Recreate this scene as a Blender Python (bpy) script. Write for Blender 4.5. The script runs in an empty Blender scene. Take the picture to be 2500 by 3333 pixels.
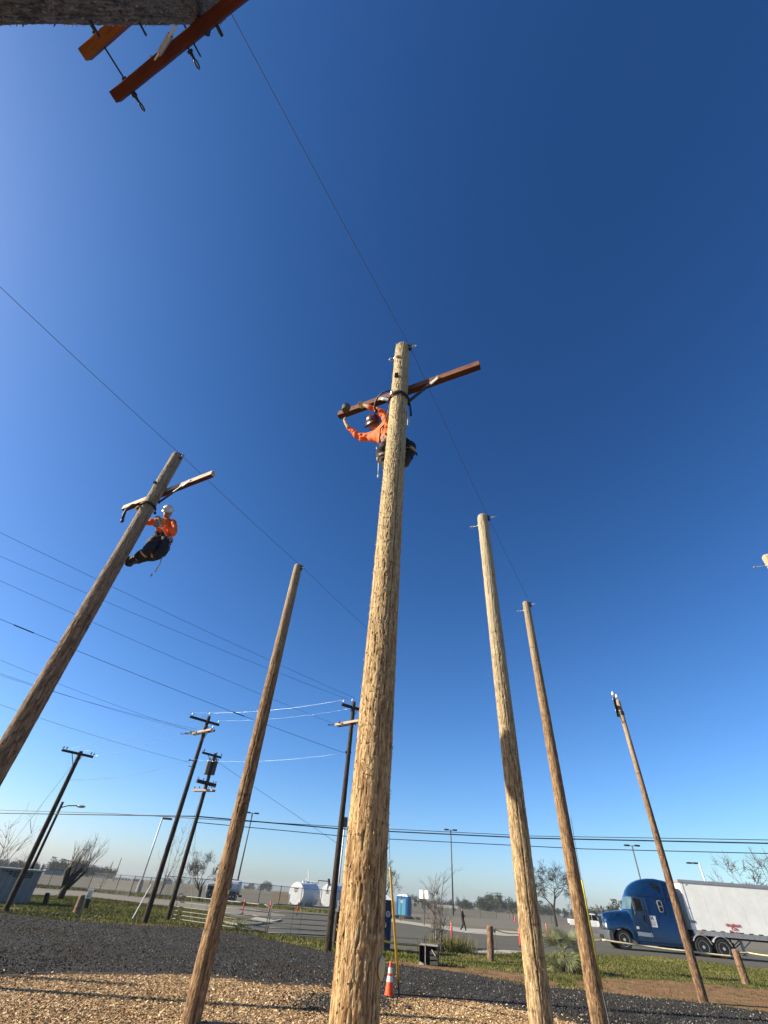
import bpy, math, random
import numpy as np
from mathutils import Vector, Matrix

S = bpy.context.scene
col = S.collection
PI = math.pi
R = math.radians

# ------------------------------------------------------------------ camera
FPX, PITCH, ROLL, EYE = 1411.0, 41.7, 4.9, 1.8       # focal length in photo pixels, tilt up, roll, eye height
_a, _r = R(PITCH), R(ROLL)
FWD = np.array([0, math.cos(_a), math.sin(_a)])
_up = np.array([0, -math.sin(_a), math.cos(_a)]); _rt = np.array([1., 0, 0])
RT = math.cos(_r) * _rt + math.sin(_r) * _up
UP = -math.sin(_r) * _rt + math.cos(_r) * _up
cam = bpy.data.cameras.new('camera')
cam.sensor_fit = 'VERTICAL'; cam.sensor_height = 24.0; cam.lens = 24.0 * FPX / 3333.0
cam.clip_start = 0.05; cam.clip_end = 9000
co = bpy.data.objects.new('camera', cam); col.objects.link(co)
m = Matrix.Identity(4)
for i in range(3):
    m[i][0] = RT[i]; m[i][1] = UP[i]; m[i][2] = -FWD[i]
m[2][3] = EYE
co.matrix_world = m
S.camera = co

# ------------------------------------------------------------------ sky and sun
SUN_AZ, SUN_EL = -95.0, 28.0                        # sun to the left, slightly behind the viewer
w = bpy.data.worlds.new('World'); S.world = w; w.use_nodes = True
nt = w.node_tree; nt.nodes.clear()
sky = nt.nodes.new('ShaderNodeTexSky'); sky.sky_type = 'NISHITA'; sky.sun_disc = False
sky.sun_elevation = R(SUN_EL); sky.sun_rotation = R(SUN_AZ)
sky.altitude = 0; sky.air_density = 0.85; sky.dust_density = 0.85; sky.ozone_density = 4.0
bg = nt.nodes.new('ShaderNodeBackground'); bg.inputs[1].default_value = 0.05
wo = nt.nodes.new('ShaderNodeOutputWorld')
sp_ = nt.nodes.new('ShaderNodeSeparateColor'); cb_ = nt.nodes.new('ShaderNodeCombineColor'); nt.links.new(sky.outputs[0], sp_.inputs[0])
for i_, (g_, k_) in enumerate(((1.66, .68), (1.36, .965), (1.25, 1.22))):                      # deep clear winter blue
    pw = nt.nodes.new('ShaderNodeMath'); pw.operation = 'POWER'; pw.inputs[1].default_value = g_
    ml = nt.nodes.new('ShaderNodeMath'); ml.operation = 'MULTIPLY'; ml.inputs[1].default_value = k_
    mn = nt.nodes.new('ShaderNodeMath'); mn.operation = 'MINIMUM'; mn.inputs[1].default_value = 9.6
    nt.links.new(sp_.outputs[i_], pw.inputs[0]); nt.links.new(pw.outputs[0], ml.inputs[0]); nt.links.new(ml.outputs[0], mn.inputs[0]); nt.links.new(mn.outputs[0], cb_.inputs[i_])
nt.links.new(cb_.outputs[0], bg.inputs[0])
nt.links.new(bg.outputs[0], wo.inputs[0])
sl = bpy.data.lights.new('sun', 'SUN'); sl.energy = 5.0; sl.angle = R(0.53); sl.color = (1.0, 0.90, 0.72)
so = bpy.data.objects.new('sun', sl); col.objects.link(so)
sd = Vector((math.sin(R(SUN_AZ)) * math.cos(R(SUN_EL)), math.cos(R(SUN_AZ)) * math.cos(R(SUN_EL)), math.sin(R(SUN_EL))))
so.rotation_euler = sd.to_track_quat('Z', 'Y').to_euler(); so.location = (-20, -5, 20)
S.view_settings.view_transform = 'Standard'; S.view_settings.look = 'None'
S.view_settings.exposure = 1.10; S.view_settings.gamma = 1.0
S.render.engine = 'CYCLES'
S.cycles.max_bounces = 6; S.cycles.transparent_max_bounces = 16

# ------------------------------------------------------------------ measuring helpers (photo pixels -> real places)
def ray(x, y):
    d = FWD + RT * (x - 1250) / FPX - UP * (y - 1666.5) / FPX
    return d / np.linalg.norm(d)
def gz(x, y):
    return 0.27 * math.exp(-((x - 25) ** 2 + (y - 43) ** 2) / (2 * 13.0 ** 2))
def G(x, y):
    d = ray(x, y); z = 0.0
    for _ in range(8):
        t = (z - EYE) / d[2]; p = d * t; z = gz(p[0], p[1])
    return Vector((p[0], p[1], z))
def AT(x, y, D):
    d = ray(x, y); k = D / math.hypot(d[0], d[1])
    return Vector((d[0] * k, d[1] * k, EYE + d[2] * k))
def ZR(x, y, z):
    d = ray(x, y); k = (z - EYE) / d[2]
    return Vector((d[0] * k, d[1] * k, z))
def DIR(az):
    return Vector((math.sin(R(az)), math.cos(R(az)), 0))
def ON(x, y, P, N):
    d = Vector(ray(x, y)); o = Vector((0, 0, EYE)); t = (P - o).dot(N) / d.dot(N)
    return o + d * t
def hd(p): return math.hypot(p[0], p[1])

# ------------------------------------------------------------------ noise
def _hash(ix, iy, iz, s):
    n = (ix * 374761393 + iy * 668265263 + iz * 2147483647 + s * 1274126177) & 0xffffffff
    n = ((n ^ (n >> 13)) * 1274126177) & 0xffffffff
    return ((n ^ (n >> 16)) & 0xffff) / 65535.0
def vnoise(x, y, z, s=0):
    x = np.asarray(x, float); y = np.asarray(y, float); z = np.asarray(z, float)
    x, y, z = np.broadcast_arrays(x, y, z)
    ix = np.floor(x).astype(np.int64); iy = np.floor(y).astype(np.int64); iz = np.floor(z).astype(np.int64)
    fx = x - ix; fy = y - iy; fz = z - iz
    fx = fx * fx * (3 - 2 * fx); fy = fy * fy * (3 - 2 * fy); fz = fz * fz * (3 - 2 * fz)
    r = 0
    for a in (0, 1):
        for b in (0, 1):
            for c in (0, 1):
                wgt = (fx if a else 1 - fx) * (fy if b else 1 - fy) * (fz if c else 1 - fz)
                r = r + wgt * _hash(ix + a, iy + b, iz + c, s)
    return r

# ------------------------------------------------------------------ object helpers
def tag(o, label=None, cat=None, group=None, kind=None):
    if label: o['label'] = label
    if cat: o['category'] = cat
    if group: o['group'] = group
    if kind: o['kind'] = kind
    return o
def thing(name, label, cat, loc=(0, 0, 0), rz=0, group=None):
    o = bpy.data.objects.new(name, None); col.objects.link(o)
    o.location = loc; o.rotation_euler = (0, 0, rz); o.empty_display_size = 0.2
    return tag(o, label, cat, group)
def copy_tree(o, parent=None):
    c = o.copy(); col.objects.link(c); c.parent = parent
    for ch in list(o.children): copy_tree(ch, c)
    return c

class MB:
    """collects shapes for ONE mesh object"""
    def __init__(s): s.v = []; s.f = []; s.mi = []; s.m = None; s.k = 0
    def add(s, vs, fs):
        b = len(s.v)
        if s.m is not None: vs = [s.m @ Vector(v) for v in vs]
        s.v.extend([tuple(v) for v in vs]); s.f.extend([tuple(b + i for i in f) for f in fs]); s.mi.extend([s.k] * len(fs))
        return s
    def box(s, c, d, rot=None, bev=0):
        x, y, z = d[0] / 2, d[1] / 2, d[2] / 2
        vs = [Vector((a * x, b * y, e * z)) for a in (-1, 1) for b in (-1, 1) for e in (-1, 1)]
        if rot is not None: vs = [rot @ v for v in vs]
        c = Vector(c)
        return s.add([c + v for v in vs], [(0, 1, 3, 2), (4, 6, 7, 5), (0, 4, 5, 1), (2, 3, 7, 6), (0, 2, 6, 4), (1, 5, 7, 3)])
    def beam(s, p0, p1, w_, h_, up=(0, 0, 1)):
        p0 = Vector(p0); p1 = Vector(p1); d = p1 - p0; L = d.length
        if L < 1e-6: return s
        x = d / L; y = Vector(up).cross(x)
        if y.length < 1e-4: y = Vector((1, 0, 0)).cross(x)
        y.normalize(); z = x.cross(y)
        return s.box((p0 + p1) / 2, (L, w_, h_), Matrix((x, y, z)).transposed())
    def tube(s, p0, p1, r0, r1=None, n=8, cap=True):
        return s.path([p0, p1], [r0, r0 if r1 is None else r1], n, cap)
    def path(s, pts, rs, n=6, cap=True, closed=False):
        pts = [Vector(p) for p in pts]
        if not hasattr(rs, '__len__'): rs = [rs] * len(pts)
        vs = []; N = len(pts); prev = None
        for i, p in enumerate(pts):
            if closed: d = pts[(i + 1) % N] - pts[i - 1]
            else: d = pts[min(i + 1, N - 1)] - pts[max(i - 1, 0)]
            d.normalize()
            if prev is None:
                a = Vector((0, 0, 1)) if abs(d.z) < 0.9 else Vector((1, 0, 0))
                u = d.cross(a).normalized()
            else:
                u = (prev - d * prev.dot(d)).normalized()
            prev = u; v = d.cross(u)
            for k in range(n):
                t = 2 * PI * k / n
                vs.append(p + (u * math.cos(t) + v * math.sin(t)) * rs[i])
        fs = []
        for i in range(N if closed else N - 1):
            for k in range(n):
                j = (i + 1) % N
                fs.append((i * n + k, i * n + (k + 1) % n, j * n + (k + 1) % n, j * n + k))
        if cap and not closed:
            fs.append(tuple(range(n - 1, -1, -1))); fs.append(tuple((N - 1) * n + k for k in range(n)))
        return s.add(vs, fs)
    def lathe(s, prof, n=16, c=(0, 0, 0), axis='Z'):
        vs = []; c = Vector(c)
        for r, h in prof:
            for k in range(n):
                t = 2 * PI * k / n; a, b = r * math.cos(t), r * math.sin(t)
                vs.append(c + Vector({'Z': (a, b, h), 'X': (h, a, b), 'Y': (b, h, a)}[axis]))
        fs = []
        for i in range(len(prof) - 1):
            for k in range(n):
                fs.append((i * n + k, i * n + (k + 1) % n, (i + 1) * n + (k + 1) % n, (i + 1) * n + k))
        if prof[0][0] > 1e-4: fs.append(tuple(range(n - 1, -1, -1)))
        if prof[-1][0] > 1e-4: fs.append(tuple((len(prof) - 1) * n + k for k in range(n)))
        return s.add(vs, fs)
    def prism(s, poly, z0, z1, axis='Z'):
        f = {'Z': lambda a, b, h: (a, b, h), 'Y': lambda a, b, h: (a, h, b), 'X': lambda a, b, h: (h, a, b)}[axis]
        n = len(poly)
        vs = [f(a, b, z0) for a, b in poly] + [f(a, b, z1) for a, b in poly]
        fs = [tuple(range(n - 1, -1, -1)), tuple(range(n, 2 * n))] + [(i, (i + 1) % n, n + (i + 1) % n, n + i) for i in range(n)]
        return s.add(vs, fs)
    def ball(s, c, r, sc=(1, 1, 1), n=10, rings=6):
        c = Vector(c); vs = []; fs = []
        for i in range(rings + 1):
            ph = PI * i / rings
            for k in range(n):
                t = 2 * PI * k / n
                vs.append(c + Vector((r * sc[0] * math.sin(ph) * math.cos(t), r * sc[1] * math.sin(ph) * math.sin(t), r * sc[2] * math.cos(ph))))
        for i in range(rings):
            for k in range(n):
                fs.append((i * n + k, (i + 1) * n + k, (i + 1) * n + (k + 1) % n, i * n + (k + 1) % n))
        return s.add(vs, fs)
    def build(s, name, mats, parent=None, smooth=False, bevel=0):
        me = bpy.data.meshes.new(name); me.from_pydata(s.v, [], s.f)
        if not isinstance(mats, (list, tuple)): mats = [mats]
        for mt in mats: me.materials.append(mt)
        if len(mats) > 1: me.polygons.foreach_set('material_index', s.mi)
        import bmesh
        bm = bmesh.new(); bm.from_mesh(me)
        bmesh.ops.recalc_face_normals(bm, faces=bm.faces); bm.to_mesh(me); bm.free()
        if smooth: me.polygons.foreach_set('use_smooth', [True] * len(me.polygons))
        o = bpy.data.objects.new(name, me); col.objects.link(o)
        if parent is not None: o.parent = parent
        if bevel:
            b = o.modifiers.new('bevel', 'BEVEL'); b.width = bevel; b.segments = 2; b.limit_method = 'ANGLE'; b.angle_limit = R(40)
        if smooth == 'auto':
            me.set_sharp_from_angle(angle=R(38))
        return o

def fast_mesh(name, V, F, mats, parent=None, smooth=False, attr=None, mi=None):
    """numpy verts (n,3) and faces (m,k) -> one object; attr = {name: per-vertex floats}"""
    me = bpy.data.meshes.new(name); V = np.asarray(V, np.float32); F = np.asarray(F, np.int32)
    k = F.shape[1]
    me.vertices.add(len(V)); me.vertices.foreach_set('co', V.ravel())
    me.loops.add(F.size); me.loops.foreach_set('vertex_index', F.ravel())
    me.polygons.add(len(F)); me.polygons.foreach_set('loop_start', np.arange(0, F.size, k, dtype=np.int32))
    me.polygons.foreach_set('loop_total', np.full(len(F), k, np.int32))
    if not isinstance(mats, (list, tuple)): mats = [mats]
    for mt in mats: me.materials.append(mt)
    if mi is not None: me.polygons.foreach_set('material_index', np.asarray(mi, np.int32))
    me.polygons.foreach_set('use_smooth', np.full(len(F), bool(smooth)))
    me.update(calc_edges=True)
    for a, vals in (attr or {}).items():
        at = me.attributes.new(a, 'FLOAT', 'POINT'); at.data.foreach_set('value', np.asarray(vals, np.float32))
    me.validate()
    o = bpy.data.objects.new(name, me); col.objects.link(o)
    if parent is not None: o.parent = parent
    return o

# ------------------------------------------------------------------ materials
class NT:
    def __init__(s, name):
        s.mat = bpy.data.materials.new(name); s.mat.use_nodes = True
        s.t = s.mat.node_tree; s.b = s.t.nodes['Principled BSDF']; s.out = s.t.nodes['Material Output']
    def n(s, kind, **kw):
        nd = s.t.nodes.new('ShaderNode' + kind)
        for k, v in kw.items():
            if k in nd.inputs: nd.inputs[k].default_value = v
            else: setattr(nd, k, v)
        return nd
    def l(s, a, b): s.t.links.new(a, b)
    def coord(s, scale=(1, 1, 1), out='Object'):
        tc = s.n('TexCoord'); mp = s.n('Mapping'); mp.inputs['Scale'].default_value = scale
        s.l(tc.outputs[out], mp.inputs[0]); return mp.outputs[0]
    def noise(s, vec, scale, detail=4, rough=0.6):
        nd = s.n('TexNoise'); nd.inputs['Scale'].default_value = scale; nd.inputs['Detail'].default_value = detail
        nd.inputs['Roughness'].default_value = rough; s.l(vec, nd.inputs['Vector']); return nd.outputs['Fac']
    def ramp(s, fac, stops):
        nd = s.n('ValToRGB'); e = nd.color_ramp.elements
        while len(e) < len(stops): e.new(0.5)
        for q, (p, c) in zip(e, stops):
            q.position = p; q.color = (c[0], c[1], c[2], 1) if hasattr(c, '__len__') else (c, c, c, 1)
        s.l(fac, nd.inputs[0]); return nd.outputs[0]
    def mix(s, f, a, b):
        nd = s.n('Mix', data_type='RGBA')
        for i, v in ((0, f), (6, a), (7, b)):
            if hasattr(v, 'is_linked') or hasattr(v, 'links'): s.l(v, nd.inputs[i])
            elif i == 0: nd.inputs[0].default_value = v
            else: nd.inputs[i].default_value = (*v, 1)
        return nd.outputs[2]
    def math(s, op, a, b=0.0, clamp=False):
        nd = s.n('Math', operation=op); nd.use_clamp = clamp
        for i, v in ((0, a), (1, b)):
            if hasattr(v, 'links'): s.l(v, nd.inputs[i])
            else: nd.inputs[i].default_value = v
        return nd.outputs[0]
    def attr(s, name):
        nd = s.n('Attribute'); nd.attribute_name = name; return nd.outputs['Fac']
    def bump(s, h, strength=0.3, dist=0.01):
        nd = s.n('Bump'); nd.inputs['Strength'].default_value = strength; nd.inputs['Distance'].default_value = dist
        s.l(h, nd.inputs['Height']); s.l(nd.outputs[0], s.b.inputs['Normal'])
    def done(s, col_=None, rough=0.7, metal=0.0, spec=0.5):
        if col_ is not None:
            if hasattr(col_, 'links'): s.l(col_, s.b.inputs['Base Color'])
            else: s.b.inputs['Base Color'].default_value = (*col_, 1)
        s.b.inputs['Roughness'].default_value = rough; s.b.inputs['Metallic'].default_value = metal
        s.b.inputs['Specular IOR Level'].default_value = spec
        return s.mat

def M(name, c, rough=0.6, metal=0.0, var=0.18, scale=6.0, bump=0.0, stretch=(1, 1, 1), spec=0.4, coat=0.0):
    """plain painted / metal / cloth surface with a little procedural variation"""
    s = NT(name); v = s.coord(stretch); f = s.noise(v, scale, 5, 0.65)
    c2 = tuple(max(0.0, q * (1 - 1.6 * var)) for q in c); c1 = tuple(min(1.0, q * (1 + 0.6 * var)) for q in c)
    cc = s.ramp(f, [(0.25, c2), (0.7, c1)])
    if bump: s.bump(f, bump, 0.01)
    s.done(cc, rough, metal, spec)
    if coat: s.b.inputs['Coat Weight'].default_value = coat; s.b.inputs['Coat Roughness'].default_value = 0.06
    return s.mat

def wood_pole(name, light, dark, grey, zmix, fresh, flake=1.0, fs=85):
    """weathered round wood: vertical grain, checks, chipped spots; grey with height"""
    s = NT(name)
    v1 = s.coord((1, 1, 0.035)); v2 = s.coord((1, 1, 0.25)); v3 = s.coord((1, 1, 0.6))
    g1 = s.noise(v1, 55, 5, 0.7); g2 = s.noise(v2, 22, 4, 0.6); g3 = s.noise(v3, 3.0, 3, 0.5)
    c = s.ramp(g1, [(0.30, dark), (0.52, light), (0.75, tuple(min(1, q * 1.18) for q in light))])
    c = s.mix(s.ramp(g2, [(0.38, 1.0), (0.56, 0.0)]), c, dark)
    tc = s.n('TexCoord'); sp = s.n('SeparateXYZ'); s.l(tc.outputs['Object'], sp.inputs[0])
    zf = s.math('MULTIPLY_ADD', sp.outputs[2], 1.0 / max(0.1, zmix[1] - zmix[0])); s.t.nodes[-1].inputs[2].default_value = -zmix[0] / (zmix[1] - zmix[0])
    zf = s.math('ADD', zf, s.math('MULTIPLY', s.math('SUBTRACT', g3, 0.5), 0.7), True)
    gc = s.mix(s.ramp(g1, [(0.35, 0.0), (0.65, 1.0)]), tuple(q * 0.62 for q in grey), grey)
    c = s.mix(zf, c, gc)
    wr = s.attr('wear')
    c = s.mix(s.ramp(wr, [(0.55, 0.0), (0.8, 1.0)]), c, fresh)
    c = s.mix(s.ramp(wr, [(0.05, 0.85), (0.4, 0.0)]), c, tuple(q * 0.35 for q in dark))
    v4 = s.coord((1, 1, 0.30)); g4 = s.noise(v4, fs, 3, 0.55); g5 = s.noise(s.coord((1, 1, 0.12)), 150, 3, 0.6)
    c = s.mix(s.ramp(g4, [(0.34, 0.75 * flake), (0.43, 0.0)]), c, tuple(q * 0.45 for q in dark))
    c = s.mix(s.ramp(g4, [(0.60, 0.0), (0.72, 0.45 * flake)]), c, fresh)
    h = s.math('ADD', s.math('MULTIPLY', g1, 0.5), s.math('ADD', s.math('MULTIPLY', g4, 1.1), s.math('MULTIPLY', g5, .35)))
    s.bump(h, 1.0, 0.012)
    return s.done(c, 0.85, 0, 0.25)
# ------------------------------------------------------------------ ground materials
def ground_mat(name, stops, s1, s2, bumpd=0.02, bs=0.6, patch=None, vor=None, rough=0.95):
    s = NT(name); v = s.coord()
    n1 = s.noise(v, s1, 6, 0.7); n2 = s.noise(v, s2, 3, 0.55)
    f = s.math('ADD', s.math('MULTIPLY', n1, 0.6), s.math('MULTIPLY', n2, 0.4))
    c = s.ramp(f, stops)
    if vor:
        vo = s.n('TexVoronoi'); vo.inputs['Scale'].default_value = vor[0]; s.l(v, vo.inputs['Vector'])
        cr = s.ramp(vo.outputs['Color'], vor[1])
        c = s.mix(vor[2], c, cr)
        h = s.math('SUBTRACT', 1.0, vo.outputs['Distance'])
    else:
        h = n1
    if patch:
        n3 = s.noise(v, patch[0], 4, 0.6)
        c = s.mix(s.ramp(n3, [(patch[1], 0.0), (patch[2], 1.0)]), c, patch[3])
    s.bump(h, bs, bumpd)
    return s.done(c, rough, 0, 0.15)

m_field = ground_mat('dry_field_soil', [(0.25, (.095, .080, .052)), (0.55, (.14, .122, .085)), (0.8, (.18, .158, .115))], 1.2, 0.06, .03, .4, patch=(0.035, .5, .68, (.10, .11, .05)))
m_grass = ground_mat('grass_soil', [(0.3, (.040, .044, .016)), (0.5, (.078, .085, .026)), (0.72, (.13, .125, .045))], 5, 0.7, .06, .9, patch=(0.6, .50, .64, (.12, .085, .05)))
m_soil = ground_mat('red_bare_soil', [(0.25, (.085, .045, .022)), (0.5, (.19, .105, .052)), (0.75, (.30, .185, .095))], 3, 0.8, .06, .9, patch=(1.4, .56, .68, (.06, .06, .025)))
m_gravel = ground_mat('dark_gravel', [(0.3, (.018, .017, .016)), (0.55, (.038, .036, .034)), (0.8, (.07, .066, .060))], 14, 0.5, .03, 1.0, vor=(38, [(0.2, (.012, .012, .012)), (0.6, (.048, .045, .042)), (0.95, (.16, .15, .135))], 0.6), patch=(.35, .50, .64, (.042, .032, .022)))
m_mulch = ground_mat('wood_chip_bed', [(0.3, (.12, .065, .026)), (0.55, (.33, .205, .098)), (0.8, (.50, .345, .18))], 16, 1.0, .03, 1.0, vor=(38, [(0.1, (.08, .045, .022)), (0.5, (.38, .245, .13)), (0.9, (.66, .5, .31))], 0.6))
m_road = ground_mat('worn_asphalt', [(0.3, (.070, .065, .052)), (0.55, (.096, .090, .073)), (0.8, (.122, .114, .094))], 9, 0.25, .008, .3, patch=(.12, .48, .6, (.085, .08, .068)))
m_conc = ground_mat('pale_concrete', [(0.3, (.24, .225, .195)), (0.6, (.33, .31, .27)), (0.85, (.40, .38, .33))], 4, 0.4, .006, .3)
m_drive = ground_mat('dusty_driveway', [(0.3, (.13, .115, .095)), (0.6, (.19, .175, .15)), (0.85, (.24, .22, .19))], 3, 0.3, .02, .4)

from mathutils.geometry import delaunay_2d_cdt
def outline(poly, step, jit, seed):
    out = []; n = len(poly)
    for i in range(n):
        a = Vector(poly[i][:2]); b = Vector(poly[(i + 1) % n][:2]); L = (b - a).length; k = max(1, int(L / step))
        for j in range(k):
            p = a.lerp(b, j / k)
            q = jit * (vnoise(p.x * 0.9 / step, p.y * 0.9 / step, 0.5, seed) - 0.5) * 2 + jit * .5 * (vnoise(p.x * 3 / step, p.y * 3 / step, 0.5, seed + 3) - 0.5) * 2
            nrm = Vector((-(b - a).y, (b - a).x)).normalized()
            out.append(p + nrm * float(q))
    return out
def inside(poly, x, y):
    c = np.zeros(np.shape(x), bool); n = len(poly)
    for i in range(n):
        x1, y1 = poly[i][0], poly[i][1]; x2, y2 = poly[(i + 1) % n][0], poly[(i + 1) % n][1]
        if y1 == y2: continue
        k = ((y1 > y) != (y2 > y)) & (x < (x2 - x1) * (y - y1) / (y2 - y1) + x1)
        c ^= k
    return c
def sheet(name, poly, off, mt, step=1.0, jit=0.3, seed=1, grid=2.0, bumpz=0.0):
    ol = outline(poly, step, jit, seed); n = len(ol)
    xs = [p.x for p in ol]; ys = [p.y for p in ol]
    X, Y = np.meshgrid(np.arange(min(xs), max(xs), grid), np.arange(min(ys), max(ys), grid))
    X = X.ravel(); Y = Y.ravel()
    k = inside([(p.x, p.y) for p in ol], X, Y)
    pts = ol + [Vector((a, b)) for a, b in zip(X[k] + .013, Y[k] + .017)]
    r = delaunay_2d_cdt(pts, [(i, (i + 1) % n) for i in range(n)], [], 1, 1e-4)
    vv = r[0]
    zz = [gz(p.x, p.y) + off + (bumpz * float(vnoise(p.x * .5, p.y * .5, 0, seed)) if bumpz else 0) for p in vv]
    b = MB(); b.v = [(p.x, p.y, z) for p, z in zip(vv, zz)]; b.f = [tuple(f) for f in r[2]]; b.mi = [0] * len(b.f)
    o = b.build(name, mt, None, True)
    # all faces up
    me = o.data
    if len(me.polygons) and me.polygons[0].normal.z < 0: me.flip_normals()
    tag(o, kind='structure'); return o, [(p.x, p.y) for p in ol]

# base ground sheet out to the horizon
xs = [-4000, -2000, -1000, -500, -250, -140, -90, -60, -44] + list(np.arange(-36, 78, 2.0)) + [84, 95, 120, 180, 300, 600, 1200, 2400, 4000]
ys = [-300, -100, -40, -15] + list(np.arange(-6, 90, 2.0)) + [96, 110, 130, 170, 230, 320, 450, 700, 1100, 1800, 3000, 4500]
V = [(x, y, gz(x, y)) for y in ys for x in xs]; nx = len(xs)
F = [(j * nx + i, j * nx + i + 1, (j + 1) * nx + i + 1, (j + 1) * nx + i) for j in range(len(ys) - 1) for i in range(nx - 1)]
tag(fast_mesh('ground', V, F, m_field, smooth=True), kind='structure')

# grass around the training yard, left and right
left_grass = [(-60, 20), (-30, 24), (-10, 26), (0, 22), (4, 21), (5, 24), (1.6, 29.7), (-1.6, 32.2), (-4.6, 33.0), (-6.5, 38), (-6.0, 43.5), (-9, 46.5), (-13, 55.5), (-19.5, 58), (-28, 63.5), (-30, 56), (-60, 60)]
right_grass = [(1.2, 22), (8, 18), (12, 17), (40, 4), (60, 4), (60, 27), (30, 33.5), (23, 34.6), (21.3, 36.2), (19.2, 37.6), (16, 36.4), (13, 35.2), (9, 33.4), (6.8, 31), (4.2, 29.6), (1.7, 29.6)]
_, lg = sheet('grass_verge', left_grass, .012, m_grass, 1.2, .35, 3)
_, rg = sheet('grass_verge', right_grass, .012, m_grass, 1.2, .30, 4)
far_grass = [(-60, 74), (-42, 80), (-38, 84), (-28, 80), (-20, 79), (-12, 78), (-2, 76), (2, 74), (2, 80), (-4, 90), (-20, 92), (-38, 97), (-60, 92)]
_, fg = sheet('grass_strip', far_grass, .012, m_grass, 2, .6, 5, 4)
# paved lot and road
road = [(-1.7, 31.9), (1.8, 29.2), (4.2, 29.3), (7, 30.8), (9.2, 33.2), (13, 35.0), (16, 36.2), (19.2, 37.4), (21.5, 36.0), (23.2, 34.3), (30, 33.3), (60, 26.5), (120, 12), (120, 60), (60, 62), (32, 60.5), (22, 59.5), (16.5, 59), (11.2, 57.6), (5, 67), (-3.3, 72), (-13, 71), (-17, 72.5), (-26, 76), (-35, 79.5), (-60, 72), (-60, 62), (-30, 56.5), (-27.8, 63.5), (-19.3, 57.5), (-13, 54.8), (-8.8, 46.2), (-5.8, 43.4), (-6.4, 38), (-4.6, 32.6)]
sheet('road', road, .006, m_road, 2, .12, 6)
left_drive = [(-60, 60.5), (-30, 55), (-29, 56), (-27.8, 64), (-19.3, 58), (-13, 55.3), (-9, 50), (-6, 58), (-12, 72), (-17, 73), (-26, 76.5), (-35, 80), (-60, 74)]
sheet('driveway', left_drive, .010, m_drive, 2, .4, 7)
apron = [(-70, 96), (-38, 99), (-20, 94), (-4, 93), (4, 84), (14, 74), (60, 74), (200, 70), (300, 200), (100, 260), (0, 230), (-60, 200), (-120, 170), (-110, 110)]
m_apron = ground_mat('faded_tarmac', [(0.3, (.118, .106, .080)), (0.55, (.145, .132, .105)), (0.8, (.17, .158, .13))], .5, .05, .01, .3)
sheet('tarmac', apron, .010, m_apron, 4, .8, 8, 12)
# concrete gutters and kerbs
kerb_island = [G(735, 3004), G(800, 3008), G(850, 3006), G(905, 2999), G(870, 2992), G(832, 2980), G(815, 2975), G(830, 2985), G(815, 2993), G(770, 2997), G(735, 2994)]
sheet('concrete_gutter', [(p.x, p.y) for p in kerb_island], .026, m_conc, 1, .08, 9)
strip = [G(1262, 2990), G(1330, 3000), G(1400, 3010), G(1520, 3022), G(1640, 3030), G(1790, 3040), G(1800, 3050), G(1650, 3048), G(1520, 3038), G(1400, 3020), G(1330, 3009), G(1262, 3000)]
sheet('concrete_kerb', [(p.x, p.y) for p in strip], .026, m_conc, 1.5, .08, 10)
ap2 = [G(1530, 3100), G(1545, 3107), G(1600, 3108), G(1690, 3104), G(1700, 3098), G(1640, 3094), G(1570, 3096)]
sheet('concrete_apron', [(p.x, p.y) for p in ap2], .026, m_conc, 1.0, .08, 11)
kb = MB()
def kerb_line(pts, w_=.16, h_=.12):
    for a, b in zip(pts[:-1], pts[1:]):
        kb.beam(a + Vector((0, 0, h_ / 2 - .02)), b + Vector((0, 0, h_ / 2 - .02)), w_, h_)
kerb_line([G(735, 3007), G(775, 3013), G(830, 3012), G(890, 3004), G(915, 2996)])
tag(kb.build('kerb', m_conc), kind='structure')
# bare reddish soil
soil = [(7.6, 19.9), (11, 19.8), (15, 17.5), (30, 12), (45, 9), (45, 17), (22, 22.5), (17, 24.5), (13, 25.2), (10, 24.0), (8.0, 22.0)]
sheet('bare_soil', soil, .020, m_soil, .5, .35, 12)
soil2 = [(0.8, 23.2), (4.4, 21.8), (6.5, 20.4), (7.6, 21.5), (6.4, 23.5), (4.8, 24.3), (2, 24.4)]
sheet('bare_soil', soil2, .022, m_soil, .4, .3, 13)
sheet('bare_soil', [(-10.5, 30.6), (-8, 31.6), (-6.5, 32.0), (-7, 33.4), (-10, 33.6), (-11.5, 32.2)], .022, m_soil, .4, .3, 23)
# gravel yard and wood-chip bed
gravel = [(-70, 16), (-25, 29.6), (-17.8, 31.0), (-13.7, 30.3), (-11.9, 30.4), (-10.1, 31.6), (-8.5, 32.3), (-6.2, 31.6), (-5.0, 31.4), (-4.0, 29.4), (-1.5, 26.2), (1.4, 23.0), (4.6, 21.6), (5.7, 20.2), (8.1, 19.7), (11, 19.2), (12.6, 18.3), (24, 12.5), (50, 4), (50, -30), (-70, -30)]
_, gv = sheet('gravel_yard', gravel, .035, m_gravel, .5, .22, 14, 2.0, .02)
mulch = [(-8.5, 12.0), (-7.2, 13.4), (-6.9, 14.0), (-5.8, 14.7), (-5.0, 15.1), (-3.8, 15.9), (-2.8, 15.8), (-1.8, 15.4), (-.4, 16.0), (0.1, 15.2), (0.45, 14.6), (0.9, 14.9), (1.6, 15.3), (3.2, 15.5), (4.1, 14.8), (4.9, 14.0), (7.5, 12.0), (10, 8), (10, -6), (-12, -6), (-12, 8)]
_, mu = sheet('wood_chip_bed', mulch, .075, m_mulch, .35, .22, 15, 1.0, .03)

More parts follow.
